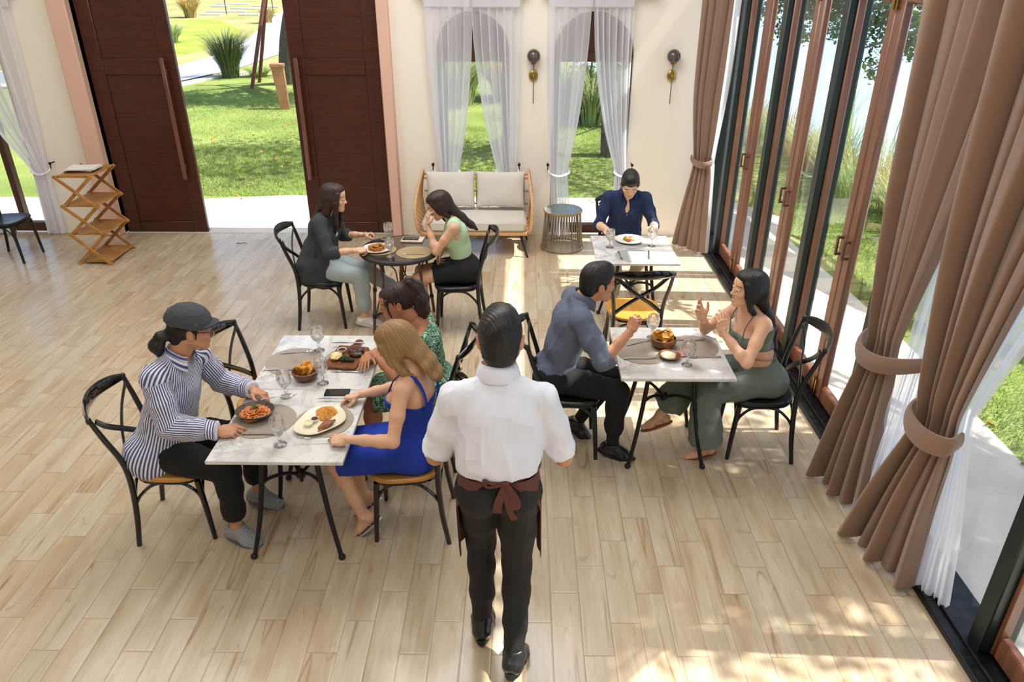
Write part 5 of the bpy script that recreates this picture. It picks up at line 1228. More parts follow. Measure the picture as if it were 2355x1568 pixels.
def p_green():
    r = person('woman with curly brown ponytail in a green printed dress, arms folded on the table edge', (-.63, 4.1, 0))
    g = figure(.93, (-.56, 4.13, .56), (-.615, 4.11, .995), (-1, -.05, 0), (-.99, -.02, 0), (-.755, 4.09, 1.150), (-.90, -.26, -.24),
               ((-.80, 4.6, .4), (-.955, 4.05, .80), (0, -1, -.05), (-.15, 0, 1)), ((-.75, 3.6, .4), (-.90, 4.06, .79), (-.2, .95, 0), (-.2, 0, 1)),
               ((-1.3, 4.2, 1.0), (-.98, 4.22, .10), (-1, 0, -.3)), ((-1.3, 4.0, 1.0), (-.96, 4.0, .10), (-1, 0, -.3)), female=True, handR='flat', handL='rest', hs=1.05)
    body(r, g, SK_BROWN, (168, 86, 80))
    t = NT('green_floral_print'); v = t.co(); vo = t.n('ShaderNodeTexVoronoi'); vo.inputs['Scale'].default_value = 55; t.put(vo.inputs['Vector'], v)
    a = t.ramp(t.noise(v, 60, 2, .6, 1.5), [(.52, 0), (.56, 1)], 'LINEAR'); t.set(Base_Color=t.mix(a, s2l((38, 92, 66)), s2l((178, 212, 184))), Roughness=.85)
    F = fld(g, .0055); torso(F, g, .010, .04); 
    for sd in (1, -1): arm(F, g, sd, .012, .28, .02)
    F.cut(g.neck - g.U * .005, g.U); c = g.neck + g.Fs * .09; F.ell(c, (.07, .07, .11), None, .01, None, True)
    skirt(F, g, .022, .95); F.cone(g.hip - g.U * .02, g.hip - g.Bp[:, 1] * .03 - g.U * .04, .16, .16, .05, g.Rp, 1.15); F.cone(g.hj[-1] + np.array([-.10, -.05, -.03]), g.hj[-1] + np.array([-.16, -.07, -.17]), .06, .035, .03)
    V, Q = F.mesh(1); V = folds(V, Q, .006, (14, 14, 8), 7); add_part(r, 'dress', V, Q, t.m)
    def hp(F):
        if F is None: return [(-.1, -.2, -.2), (.1, .12, .14)]
        F.ell((0, -.022, .034), (.081, .100, .088), k=.02); F.ell((0, .020, .060), (.064, .066, .044), k=.02); F.ell((0, -.05, -.01), (.070, .055, .06), k=.02)
        F.ell((0, .106, -.036), (.078, .066, .100), k=.012, sub=True)
        F.chain([(0, -.075, .085), (0, -.118, .098), (0, -.150, .05), (-.01, -.152, -.03), (-.015, -.140, -.11), (-.02, -.125, -.17)], [.020, .032, .043, .048, .042, .014], .02)
        for x in (-1, 1): F.chain([(x * .062, .060, .05), (x * .072, .060, .0), (x * .074, .055, -.05), (x * .070, .052, -.085)], [.010, .006, .0055, .003], .005); F.ell((x * .090, .0, -.03), (.03, .04, .045), k=.006, sub=True)
    add_hair(r, g, hp, H_DARKBR, groove=.006, freq=12); O = np.array(r.location)
    m = MB(); c = g.head + g.H @ np.array([-.086, .005, -.050]) * .98 - O; m.tube([c + g.H @ (np.array([0, math.cos(a), math.sin(a)]) * .010) for a in np.linspace(0, 2 * PI, 13)[:-1]], .0025, 6, closed=True); m.build('earring', M_BRASS, r)
def p_cardigan():
    r = person('woman in a long dark grey cardigan and pale jeans, seated left of the round table', (-1.80, 6.22, 0))
    g = figure(.95, (-1.83, 6.23, .56), (-1.70, 6.21, 1.05), (1, -.05, 0), (.99, -.12, 0), (-1.61, 6.20, 1.185), (.97, -.06, -.12),
               ((-1.65, 5.8, .3), (-1.40, 5.95, .80), (.85, .45, -.1), (-.15, -.4, .9)), ((-1.65, 6.7, .3), (-1.42, 6.36, .80), (.9, .1, .1), (0, .4, .9)),
               ((-1.2, 6.1, 1.0), (-1.42, 6.13, .10), (.99, .05, -.2)), ((-1.1, 6.4, 1.2), (-1.12, 6.36, .22), (.93, .1, .25)), female=True, handR='grip', handL='grip')
    body(r, g, SK_FAIR, (214, 134, 120)); C_ = cloth('charcoal_knit', (58, 62, 66), .95)
    def ex(F, g):
        b = g.hip - g.Fs * .02; F.cone(g.hip + g.U * .15 - g.Fs * .02, b - np.array([.03, 0, .05]), .125, .155, .05, g.Rp, 1.35)
        for sd in (1, -1): a = g.hip + g.Rp * sd * .15; F.cone(a + g.U * .05, a + np.array([.08, 0, -.13]), .06, .045, .04, np.array([1., 0, 0]), 2.0)
        for sd in (1, -1): F.cone(g.neck - g.U * .15 + g.Rs * sd * .09 + g.Fs * .07, g.hip + g.Rp * sd * .14 + g.Fs * .09 + g.U * .02, .05, .045, .03)
        F.cone(g.neck - g.U * .02 + g.Fs * .14, g.hip + g.U * .1 + g.Fs * .17, .030, .05, .02, sub=True)
    shirt(r, 'cardigan', g, C_, .016, 1.32, -.26, .006, .007, .003, .002, .060, .05, 3, extra=ex)
    F = fld(g, .006); torso(F, g, .008, .04); F.cut(g.hip - g.U * .02, -g.U); F.cut(g.neck - g.U * .03, g.U); V, Q = F.mesh(1); add_part(r, 'tee_shirt', V, Q, cloth('white_tee_cloth', (232, 230, 226)))
    trousers(r, g, cloth('pale_denim', (172, 186, 190), .9), o=.022, end=(1.84, 1.72), amp=.006, seed=12)
    wh = plain('white_leather', (236, 234, 232), .45); ws = plain('white_rubber', (226, 226, 222), .6)
    for sd in (1, -1): shoe(r, g, sd, wh, ws, lowcut=.022)
    add_hair(r, g, long_hair([((0, -.06, .0), .05, 1.35), ((0, -.092, -.08), .045, 1.7), ((0, -.130, -.18), .040, 1.9), ((0, -.155, -.28), .030, 2.0), ((.0, -.16, -.36), .012, 2.0)], [[((x * .060, .050, .05), .020), ((x * .078, .045, -.03), .022), ((x * .082, .040, -.11), .022), ((x * .078, .045, -.20), .020), ((x * .07, .04, -.29), .008)] for x in (-1, 1)] + [[((x * .062, -.02, -.05), .040), ((x * .070, -.04, -.12), .036), ((x * .066, -.075, -.19), .030)] for x in (-1, 1)]), H_BR, groove=.003, freq=26)
def p_mint():
    r = person('woman in a pale green sleeveless top and black skirt leaning her cheek on her hand', (-.52, 6.16, 0))
    g = figure(.94, (-.50, 6.17, .56), (-.59, 6.16, 1.03), (-1, 0, 0), (-.98, -.10, 0), (-.695, 6.155, 1.135), (-.90, -.12, -.42),
               ((-.60, 6.7, .4), (-.70, 6.17, .72), (-.35, -.1, -.93), (-.8, .3, .3)), ((-.78, 5.9, .2), (-.800, 6.085, .985), (.10, .05, 1), (-.9, -.4, 0)),
               ((-1.2, 6.3, 1.0), (-.87, 6.22, .11), (-.95, 0, -.32)), ((-1.2, 6.0, 1.3), (-.84, 6.05, .125), (-.92, -.05, -.38)), female=True, handL='curl', handR='curl')
    body(r, g, SK_FAIR, (190, 100, 98)); Mt = cloth('mint_rib_cloth', (188, 214, 178))
    F = fld(g, .0055); torso(F, g, .009, .04)
    for sd in (1, -1): F.cone(g.sh[sd] + g.Rs * sd * .075 + g.U * .03, g.sh[sd] + g.Rs * sd * .035 - g.U * .11, .078, .060, .012, sub=True)
    F.cut(g.hip + g.U * .10, -g.U); c = g.neck + g.U * .05; F.cone(c - g.U * .03, c + g.U * .1, .072, .09, .01, sub=True)
    V, Q = F.mesh(1); V = folds(V, Q, .003, (14, 14, 8), 9); add_part(r, 'top', V, Q, Mt)
    F = fld(g, .006); torso(F, g, .014, .04, top=False); F.cut(g.hip + g.U * .13, g.U); skirt(F, g, .020, .66); V, Q = F.mesh(1); V = folds(V, Q, .003, (14, 14, 8), 2); add_part(r, 'skirt', V, Q, cloth('black_skirt_cloth', (18, 18, 20)))
    add_hair(r, g, long_hair([((0, -.06, .0), .05, 1.3), ((0, -.082, -.09), .040, 1.7), ((0.01, -.120, -.18), .034, 1.7), ((.01, -.165, -.28), .026, 1.5), ((.01, -.19, -.34), .010, 1.4)], [[((.060, .050, .05), .020), ((.078, .045, -.03), .020), ((.082, .035, -.12), .016), ((.08, .03, -.17), .006)], [((-.060, .050, .05), .018), ((-.078, .020, -.03), .020), ((-.075, -.03, -.10), .020)]]), H_DARKBR, groove=.003, freq=26)
    for sd in (1, -1): sandal(r, g, sd, plain('nude_leather', (200, 150, 130), .5))
def p_navy():
    r = person('man in a navy shirt facing the camera and looking down at his plate', (1.0, 6.95, 0))
    g = figure(.95, (1.0, 6.96, .565), (1.005, 6.83, 1.055), (0, -1, 0), (0, -1, 0), (1.012, 6.755, 1.165), (-.04, -.80, -.58),
               ((.55, 6.9, .3), (.80, 6.555, .79), (.12, -.95, -.15), (-.3, 0, .95)), ((1.45, 6.9, .3), (1.235, 6.545, .82), (-.25, -.85, .25), (.4, .1, .9)),
               ((.85, 6.3, 1.0), (.90, 6.55, .10), (-.1, -1, -.2)), ((1.15, 6.3, 1.0), (1.10, 6.55, .10), (.1, -1, -.2)), handR='grip', handL='grip', mouth=.15)
    body(r, g, SK_ASIA, (206, 140, 122)); N_ = cloth('navy_shirt_cloth', (26, 44, 82))
    shirt(r, 'shirt', g, N_, .012, 1.14, -.05, .006, .007, .004, .006, .062, .17, 4, untuck=.02); collar(r, g, N_, .068, .034, .75)
    m = MB(); O = np.array(r.location)
    for i in range(4): c = g.neck - g.U * (.16 + .075 * i) + g.Fs * (.123 - .012 * i); m.ball(c - O, .005, 8)
    m.build('buttons', plain('pale_button', (190, 190, 196), .3), r)
    trousers(r, g, cloth('khaki_cloth', (176, 160, 134)), end=1.9, o=.02)
    for sd in (1, -1): shoe(r, g, sd, plain('brown_leather', (92, 62, 46), .4), plain('black_sole', (16, 16, 16), .6))
    add_hair(r, g, lambda F: short_hair(F, top=.022, fringe=.016), H_BLACK, h=.0036, mode='down', groove=.002, freq=30)
def p_grey():
    r = person('man in a grey-blue shirt with raised fist beside the crisps bowl', (.26, 4.27, 0))
    g = figure(.97, (.225, 4.27, .57), (.375, 4.275, 1.075), (1, 0, 0), (.97, .10, 0), (.485, 4.285, 1.195), (.93, .30, -.12),
               ((.60, 3.7, .3), (.675, 4.045, .985), (.25, .12, .95), (-.75, -.6, .1)), ((.40, 4.9, .3), (.575, 4.43, .655), (.35, -.15, -.92), (.8, .2, .35)),
               ((.9, 4.1, 1.0), (.625, 4.12, .105), (.97, -.22, -.2)), ((.9, 4.45, 1.0), (.41, 4.36, .13), (.80, .0, -.6)), handR='fist', handL='rest', build=1.05)
    body(r, g, SK_TAN, (170, 100, 88)); G_ = cloth('slate_shirt_cloth', (96, 104, 124))
    shirt(r, 'shirt', g, G_, .018, (1.18, 1.18), .03, .0052, .008, .012, .008, .062, .02, 6); collar(r, g, G_, .068, .038)
    trousers(r, g, cloth('black_trouser_cloth', (14, 14, 16)), end=(1.78, 1.80), o=.018, waist=.05, seed=4)
    c = g.hip + g.U * .045; m = MB(); O = np.array(r.location); m.tube([c - O + (g.Bp[:, 0] * math.cos(a) * .162 + g.Bp[:, 1] * (math.sin(a) * .122)) for a in np.linspace(0, 2 * PI, 49)[:-1]], .016, 8, .3, up=tuple(np.cross(g.U, g.Bp[:, 0])), closed=True); m.build('belt', M_BLACKG, r)
    bl = plain('black_leather', (22, 23, 25), .28, 0, .1, 12, Coat_Weight=.3); so = plain('black_sole', (16, 16, 16), .6)
    for sd in (1, -1):
        shoe(r, g, sd, bl, so, o=.010, lowcut=.005); a = g.an[sd]; F = Field(a - .1, a + .2, .005); F.cone(a + [0, 0, -.01], a + (g.kn[sd] - a) * .35, .040, .048, .01); V, Q = F.mesh(1); add_part(r, 'sock', V, Q, cloth('black_sock', (20, 20, 24)))
    add_hair(r, g, lambda F: short_hair(F, top=.022), H_BLACK, h=.0036, mode='down', groove=.002, freq=30)
def p_olive():
    r = person('woman with long black hair in an olive green cut-out outfit, talking with raised hands', (1.55, 4.26, 0))
    g = figure(.95, (1.60, 4.27, .56), (1.445, 4.25, 1.04), (-1, -.08, 0), (-.955, -.28, 0), (1.42, 4.245, 1.18), (-.97, -.14, .04),
               ((1.15, 4.75, .4), (1.175, 4.30, .95), (-.45, .10, .88), (-.5, .8, .2)), ((1.30, 3.6, .4), (1.245, 4.085, .965), (-.12, .05, .99), (.2, -.95, .1)),
               ((1.0, 4.4, 1.4), (.96, 4.27, .24), (-.92, -.06, -.32)), ((1.0, 4.1, 1.0), (1.25, 4.11, .10), (-.97, -.08, -.22)), female=True, handR='open', handL='curl', mouth=.9)
    body(r, g, SK_FAIR, (204, 118, 108)); O_ = cloth('olive_green_cloth', (106, 117, 108))
    F = fld(g, .0052); torso(F, g, .008, .04); F.cut(g.neck - g.U * .135, g.U); F.cut(g.neck - g.U * .265, -g.U + g.Fs * .30); F.cone(g.neck - g.U * .10 + g.Fs * .16, g.neck - g.U * .13 + g.Fs * .10, .05, .012, .01, sub=True)
    V, Q = F.mesh(1); V = folds(V, Q, .002, (14, 14, 8), 9); tp = add_part(r, 'top', V, Q, O_); O = np.array(r.location); m = MB()
    for x in (-1, 1):
        P = [g.neck - g.U * .15 + g.Rs * x * .07 + g.Fs * .125, g.neck - g.U * .06 + g.Rs * x * .085 + g.Fs * .09, g.neck + g.U * .002 + g.Rs * x * .09 + g.Fs * .01, g.neck - g.U * .05 + g.Rs * x * .085 - g.Fs * .07, g.neck - g.U * .15 + g.Rs * x * .07 - g.Fs * .11]
        m.tube(smooth_path([p - O for p in P], 6), .004, 6)
    for a0 in (0,): P = [g.neck - g.U * .33 + (g.Bs[:, 0] * math.cos(a) * .132 + g.Bs[:, 1] * math.sin(a) * .107) - O for a in np.linspace(0, 2 * PI, 33)[:-1]]; m.tube(P, .003, 6, closed=True)
    m.build('strap', O_, tp)
    trousers(r, g, O_, o=.020, end=(1.78, 1.90), flare=.055, waist=.135, amp=.008, seed=21, h=.0055)
    add_hair(r, g, long_hair([((0, -.06, .0), .05, 1.35), ((0, -.090, -.08), .042, 1.7), ((-.02, -.140, -.17), .036, 1.7), ((-.03, -.188, -.27), .031, 1.6), ((-.035, -.212, -.37), .026, 1.5), ((-.035, -.22, -.45), .009, 1.5)], [[((.062, .048, .05), .018), ((.078, .040, -.03), .016), ((.08, .02, -.09), .014), ((.072, -.04, -.16), .012)], [((-.062, .046, .05), .018), ((-.078, .034, -.03), .018), ((-.082, .005, -.10), .018), ((-.072, -.06, -.17), .020), ((-.06, -.13, -.23), .02)]]), H_BLACK, groove=.0028, freq=26)
    for sd in (1, -1): sandal(r, g, sd, plain('tan_leather', (170, 112, 86), .5))
p_stripe(); p_waiter(); p_blue(); p_green(); p_cardigan(); p_mint(); p_navy(); p_grey(); p_olive()

r = empty('handbag', (-.335, 3.56, .60)); tag(r, 'small black handbag hanging on the chair back behind the blue dress woman', 'handbag')
m = MB(); m.bbox((-.035, -.10, 0), (.035, .10, .20), .025); m.build('bag_body', plain('black_leather', (22, 23, 25), .28), r)
m = MB(); m.tube(smooth_path([(0, -.09, .18), (-.02, -.07, .27), (-.035, 0, .31), (-.02, .07, .27), (0, .09, .18)], 6), .006, 8); m.build('strap', plain('black_leather', (22, 23, 25), .28), r)
# ---------------------------------------------------------------- tableware and food
TZ = .7455
t = NT('cut_crystal'); g_ = t.n('ShaderNodeBsdfGlass'); g_.inputs['IOR'].default_value = 1.45; g_.inputs['Roughness'].default_value = .02; tr = t.n('ShaderNodeBsdfTransparent')
mx = t.n('ShaderNodeMixShader'); mx.inputs[0].default_value = .22; t.t.links.new(g_.outputs[0], mx.inputs[1]); t.t.links.new(tr.outputs[0], mx.inputs[2]); t.t.links.new(mx.outputs[0], t.out.inputs[0]); tl_ = t.n('ShaderNodeBsdfDiffuse'); tl_.inputs[0].default_value = (1, 1, 1, 1); mx2 = t.n('ShaderNodeMixShader'); mx2.inputs[0].default_value = .04; t.t.links.new(mx.outputs[0], mx2.inputs[1]); t.t.links.new(tl_.outputs[0], mx2.inputs[2]); t.t.links.new(mx2.outputs[0], t.out.inputs[0]); M_CRYST = t.m
M_STEEL = plain('brushed_steel', (196, 196, 198), .25, 1.0, .06, 40); M_CHINA = plain('white_china', (238, 236, 230), .2, 0, .02, 4); M_CREAMC = plain('cream_china', (236, 226, 198), .25, 0, .03, 4)
M_BOWLW = mat_wood('acacia_bowl_wood', (92, 50, 26), (140, 82, 44), 5, (1, 1, 3), .35)
def goblet():
    r = empty('goblet', (0, 0, 0)); n = 12; prof = [(.026, .075), (.036, .092), (.0415, .112), (.042, .135), (.0385, .158), (.037, .165)]
    V = []; F = []
    for i, (rr, z) in enumerate(prof):
        for k in range(n): a = 2 * PI * (k + .5 * (i % 2)) / n; q = rr * (1.07 if (k % 2) ^ (i % 2) and i < 4 else .95 if i < 4 else 1); V.append((q * math.cos(a), q * math.sin(a), z))
    m_ = len(prof)
    for i in range(m_ - 1):
        for k in range(n):
            a, b, c, d = i * n + k, i * n + (k + 1) % n, (i + 1) * n + (k + 1) % n, (i + 1) * n + k
            F += [(a, b, d), (b, c, d)] if i % 2 == 0 else [(a, b, c), (a, c, d)]
    o = len(V)
    for (rr, z) in [(.0345, .165), (.0395, .130), (.037, .105), (.026, .084), (0, .076)]:
        for k in range(n): a = 2 * PI * k / n; V.append((rr * math.cos(a), rr * math.sin(a), z))
    for i in range(-1, 4):
        for k in range(n):
            a0 = (m_ - 1) * n if i == -1 else o + i * n; b0 = o + (i + 1) * n; F.append((a0 + k, a0 + (k + 1) % n, b0 + (k + 1) % n, b0 + k))
    F.append(tuple(range(n))[::-1]); m = MB(); m.add(V, F); m.build('glass_bowl', M_CRYST, r, False)
    m = MB(); m.lathe([(0, 0), (.034, 0), (.035, .003), (.030, .006), (.010, .012), (.0065, .022), (.010, .032), (.0125, .040), (.010, .047), (.0065, .054), (.009, .062), (.018, .070), (.027, .076), (0, .0765)], 20); m.build('stem', M_CRYST, r); return r
GB = goblet()
GP = [(-1.30, 4.22, 'crystal goblet standing alone at the far end of the long marble table'), (-1.35, 3.645, 'crystal goblet between the pasta bowl and the potato wedge bowl'), (-1.175, 3.80, 'crystal goblet right beside the wooden bowl of potato wedges'), (-1.245, 3.165, 'crystal goblet nearest the camera, between pasta bowl and cream plate'),
      (.885, 4.43, 'crystal goblet beside the fist of the man in the grey-blue shirt'), (1.045, 4.055, 'crystal goblet next to the dip saucer'), (.79, 6.20, 'sunlit crystal goblet left of the white plate of the navy shirt man'), (1.165, 6.24, 'sunlit crystal goblet right of the white plate of the navy shirt man'),
      (-1.20, 6.40, 'crystal goblet at the far edge of the round table'), (-1.12, 5.985, 'crystal goblet at the near edge of the round table')]
for i, (x, y, l) in enumerate(GP):
    z = .731 if y > 5.9 and x < 0 else TZ
    if i == 0: GB.location = (x, y, z); tag(GB, l, 'glass', 'cut crystal goblets')
    else: dup(GB, (x, y, z), i * .7, l, 'cut crystal goblets')
def fork():
    m = MB(); m.tube(smooth_path([(0, -.10, .004), (0, -.03, .006), (0, .03, .0035), (0, .055, .006)], 5), [.0065, .0055, .0028, .0035], 8, .4)
    m.tube([(0, .05, .0055), (0, .062, .004)], [.004, .010], 8, .25)
    for x in (-.0085, -.0028, .0028, .0085): m.tube(smooth_path([(x * .9, .060, .004), (x, .075, .003), (x, .102, .008)], 4), [.0018, .0016, .0009], 5)
    return m
def knife():
    m = MB(); m.tube([(0, -.105, .005), (0, .0, .005)], [.0065, .0052], 8, .6)
    m.prism([(-.0045, 0), (.0055, 0), (.0085, .03), (.0085, .075), (.002, .105), (-.0045, .112)], .003, .0055); return m
_cut = {}
def cutlery(kind, x, y, a, l, z=TZ, rx=0):
    if kind not in _cut:
        o = (fork() if kind == 'fork' else knife()).build(kind, M_STEEL); _cut[kind] = o
    else: o = _cut[kind].copy(); COL.objects.link(o)
    o.location = (x, y, z); o.rotation_euler = (rx, 0, math.radians(a)); return tag(o, l, 'cutlery', kind + 's on the tables')
M_MAT = None
def placemat_mat(name, c, clear=False):
    t = NT(name); v = t.co(); x, y, z = t.sep(v)[:]; r_ = t.M('SQRT', t.M('ADD', t.M('MULTIPLY', x, x), t.M('MULTIPLY', y, y))); a = t.M('ARCTAN2', y, x)
    w = t.M('MULTIPLY', t.M('SINE', t.M('MULTIPLY', r_, 420)), t.M('SINE', t.M('MULTIPLY', a, 90))); c = s2l(c)
    t.set(Base_Color=t.ramp(t.M('ADD', t.M('MULTIPLY', w, .5), .5), [(.3, tuple(q * .72 for q in c)), (.7, c)]), Roughness=.5, Alpha=.55 if clear else 1.0); t.bump(w, .5, .002); return t.m
MM1 = placemat_mat('taupe_placemat', (178, 164, 148)); MM2 = placemat_mat('tan_placemat', (190, 164, 118)); MM3 = placemat_mat('clear_placemat', (205, 204, 200), True)
def placemat(x, y, r_, mt, l, z=TZ):
    m = MB(); m.lathe([(0, 0), (r_, 0), (r_, .0025), (r_ - .004, .003), (0, .003)], 64); o = m.build('placemat', mt, None, True, (x, y, z)); return tag(o, l, 'placemat', 'round woven placemats')
placemat(-1.40, 3.39, .172, MM1, 'taupe round placemat under the brown pasta bowl'); placemat(-1.07, 3.39, .160, MM1, 'taupe round placemat under the cream oval plate')
placemat(-1.42, 4.07, .178, MM1, 'empty taupe round placemat with fork and knife laid on it'); placemat(-1.075, 4.10, .165, MM1, 'taupe round placemat under the steak board')
placemat(.80, 4.235, .178, MM1, 'taupe round placemat in front of the man in the grey-blue shirt'); placemat(1.13, 4.30, .165, MM1, 'taupe round placemat by the elbows of the olive green woman')
placemat(.98, 5.99, .165, MM3, 'clear patterned placemat on the empty side of the sunlit table'); placemat(.99, 6.33, .165, MM3, 'clear patterned placemat under the plate of the navy shirt man')
placemat(-.93, 6.09, .155, MM2, 'golden tan placemat in front of the woman in the pale green top', .731); placemat(-1.235, 6.15, .140, MM2, 'golden tan placemat under the white pasta plate', .731)
for a in ((.0,),): pass
cutlery('fork', -1.435, 4.18, -80, 'fork lying at the far side of the empty taupe placemat', TZ + .003); cutlery('knife', -1.475, 3.955, -88, 'knife lying at the near side of the empty taupe placemat', TZ + .003)
cutlery('fork', -1.06, 3.935, 88, 'fork on the placemat below the steak board', TZ + .003); cutlery('knife', -1.12, 4.275, 90, 'steak knife laid across the handle end of the wooden board', TZ + .024)
cutlery('knife', -1.045, 3.60, 90, 'knife held over the table in the far hand of the blue dress woman', TZ + .012); cutlery('fork', -1.06, 3.19, 92, 'fork held in the near hand of the blue dress woman against her plate', TZ + .022, .05)
cutlery('fork', -1.36, 3.56, -75, 'fork resting in the far hand of the striped shirt man', TZ + .045); cutlery('knife', -1.37, 3.255, -88, 'knife in front of the near hand of the striped shirt man', TZ + .004)
cutlery('fork', .79, 4.345, -65, 'fork lying between the fist and the chips bowl', TZ + .003); cutlery('knife', .76, 4.125, -88, 'knife in front of the elbow of the grey-blue shirt man', TZ + .003)
cutlery('knife', 1.12, 4.385, 90, 'knife lying beyond the goblet and the chips bowl', TZ + .003); cutlery('fork', 1.18, 4.15, 92, 'fork lying at the elbow of the olive green woman', TZ + .003)
cutlery('fork', .855, 5.99, 182, 'dark fork on the clear placemat nearest the empty chair', TZ + .003); cutlery('knife', 1.105, 6.0, 172, 'dark knife on the clear placemat nearest the empty chair', TZ + .003)
cutlery('fork', 1.22, 6.44, 20, 'fork raised in the hand of the navy shirt man', .83, .9); cutlery('fork', -.92, 6.03, 90, 'fork on the golden tan placemat nearest the pale green top woman', .734)
cutlery('fork', -1.31, 6.34, -100, 'fork in the far hand of the woman in the cardigan', .79, -.35)
# brown pasta bowl
def pasta(n, rad, z, seed, w=.006, h=.03, col=(206, 120, 50)):
    rs = np.random.RandomState(seed); m = MB()
    for _ in range(n):
        a = rs.rand() * 6.3; r0 = rad * math.sqrt(rs.rand()) * .85; c = np.array([r0 * math.cos(a), r0 * math.sin(a), z + h * (1 - (r0 / rad) ** 2) * rs.rand()]); P = []; th = rs.rand() * 6.3; rr = .014 + .016 * rs.rand()
        for k in range(7): th += .75 + .3 * rs.rand(); q = c + np.array([rr * math.cos(th), rr * math.sin(th), .006 * math.sin(k * 1.7)]); L = math.hypot(q[0], q[1]); q[:2] *= min(1, rad / max(L, 1e-5)); P.append(q)
        m.tube(smooth_path(P, 3), w * (.7 + .5 * rs.rand()), 6, .35)
    return m
def sprigs(n, c, col, sz, seed, name, parent):
    rs = np.random.RandomState(seed); m = MB()
    for _ in range(n):
        a = rs.rand() * 6.3; e = .3 + rs.rand() * 1.0; d = np.array([math.cos(a) * math.cos(e), math.sin(a) * math.cos(e), math.sin(e)]); P = smooth_path([c, np.array(c) + d * sz * .5, np.array(c) + d * sz + np.array([0, 0, -sz * .15])], 3); m.tube(P, [.0012, .0022, .0008], 5)
    return m.build(name, plain(name + '_green_%d' % seed, col, .6, 0, .3, 60), parent)
r = empty('pasta_bowl', (-1.455, 3.425, TZ + .003)); tag(r, 'brown stoneware bowl of tomato pasta on the nearest table', 'bowl')
M_STONE = plain('brown_stoneware', (84, 72, 62), .35, 0, .3, 60)
m = MB(); m.lathe([(0, 0), (.055, 0), (.085, .018), (.105, .042), (.108, .046), (.103, .047), (.082, .024), (.05, .010), (0, .009)], 44, sy=.86); m.build('bowl', M_STONE, r)
o = pasta(70, .078, .018, 5, .0065, .026).build('pasta', plain('tomato_pasta', (204, 118, 52), .4, 0, .35, 80), r); o['kind'] = 'stuff'; sprigs(22, (.0, .01, .045), (88, 116, 60), .035, 3, 'dill', r)
# cream organic plate with pie, fries and two cups
r = empty('cream_plate', (-1.085, 3.375, TZ + .003)); tag(r, 'cream wavy oval plate with golden pie, fries and two sauce cups', 'plate')
m = MB(); n = 56
def orad(a): return 1 + .045 * math.sin(3 * a + .6) + .03 * math.sin(5 * a)
m.lathe([(0, 0), (.09, 0), (.128, .010), (.140, .018), (.138, .0205), (.120, .013), (.088, .006), (0, .005)], n, sx=.86, sy=1.12, fac=lambda a, i: orad(a) if i not in (0, 7) else 1)
o = m.build('plate', M_CREAMC, r); o.rotation_euler = (0, 0, -.5)
m = MB(); rs = np.random.RandomState(2)
def pie(u, v): a = u * 2 * PI; rr = v * .060 * (1 + .10 * math.sin(3 * a) + .06 * math.sin(7 * a + 1)); return (.012 + rr * math.cos(a) * 1.0, .075 + rr * math.sin(a) * 1.05, .007 + .034 * (1 - v ** 2.4) + .003 * math.sin(14 * a) * v + .003 * math.sin(40 * v + a * 5))
m.grid(pie, 49, 14, True); m.build('pie', plain('golden_pastry', (214, 152, 62), .5, 0, .2, 40, .6, 90), r)
m = MB()
for i in range(9):
    c = np.array([.035 + rs.rand() * .05 - .02, -.055 + rs.rand() * .05 - .02, .012 + .006 * (i % 3)]); d = np.array([math.cos(.5 + rs.rand() * .9), math.sin(.5 + rs.rand() * .9), .1 * rs.rand()]) * .042; m.tube(smooth_path([c - d, c + [0, 0, .006], c + d], 4), [.006, .012, .0055], 7, .6)
m.build('fries', plain('brown_fried_wedge', (142, 88, 46), .5, 0, .3, 60), r)
def cup(parent, x, y, z, mat, rr=.022):
    m = MB(); m.lathe([(0, 0), (rr * .7, 0), (rr, .016), (rr * 1.02, .020), (rr * .92, .020), (rr * .8, .013), (0, .013)], 22, (x, y, z)); c = m.build('sauce_cup', M_CHINA, parent)
    m = MB(); m.lathe([(0, .0165), (rr * .85, .0165), (rr * .8, .014)][::-1], 18, (x, y, z)); m.build('sauce', mat, c)
SB = plain('brown_gravy', (70, 34, 22), .2, 0, .1, 20); SW = plain('pale_dressing', (228, 216, 168), .4, 0, .08, 60)
cup(r, -.030, .0, .006, SB); cup(r, -.055, -.040, .006, SW, .026)
# wooden bowl of potato wedges
r = empty('wooden_bowl', (-1.29, 3.855, TZ)); tag(r, 'wooden bowl filled with golden potato wedges on the long table', 'bowl')
m = MB(); m.lathe([(0, 0), (.045, 0), (.070, .018), (.080, .042), (.080, .058), (.075, .060), (.072, .045), (.060, .020), (0, .012)], 36); m.build('bowl', M_BOWLW, r)
m = MB(); rs = np.random.RandomState(8)
def wedge(rs):
    m = MB(); n = 12; L = .034; V = []; F = []
    for i in range(9):
        t_ = i / 8 * 2 - 1; w = math.sqrt(max(0, 1 - t_ * t_)) ** .8
        for k in range(n): a = 2 * PI * k / n; V.append((t_ * L, .019 * w * math.cos(a), .012 * w * max(-.55, math.sin(a))))
    for i in range(8):
        for k in range(n): F.append((i * n + k, i * n + (k + 1) % n, (i + 1) * n + (k + 1) % n, (i + 1) * n + k))
    m.add(V, F); return m
M_POT = plain('fried_potato', (222, 160, 62), .45, 0, .28, 45, .4, 120)
w0 = wedge(rs).build('potato_wedge', M_POT); tag(w0, 'golden fried potato wedge in the wooden bowl on the long table', 'potato wedge', 'potato wedges in the bowl')
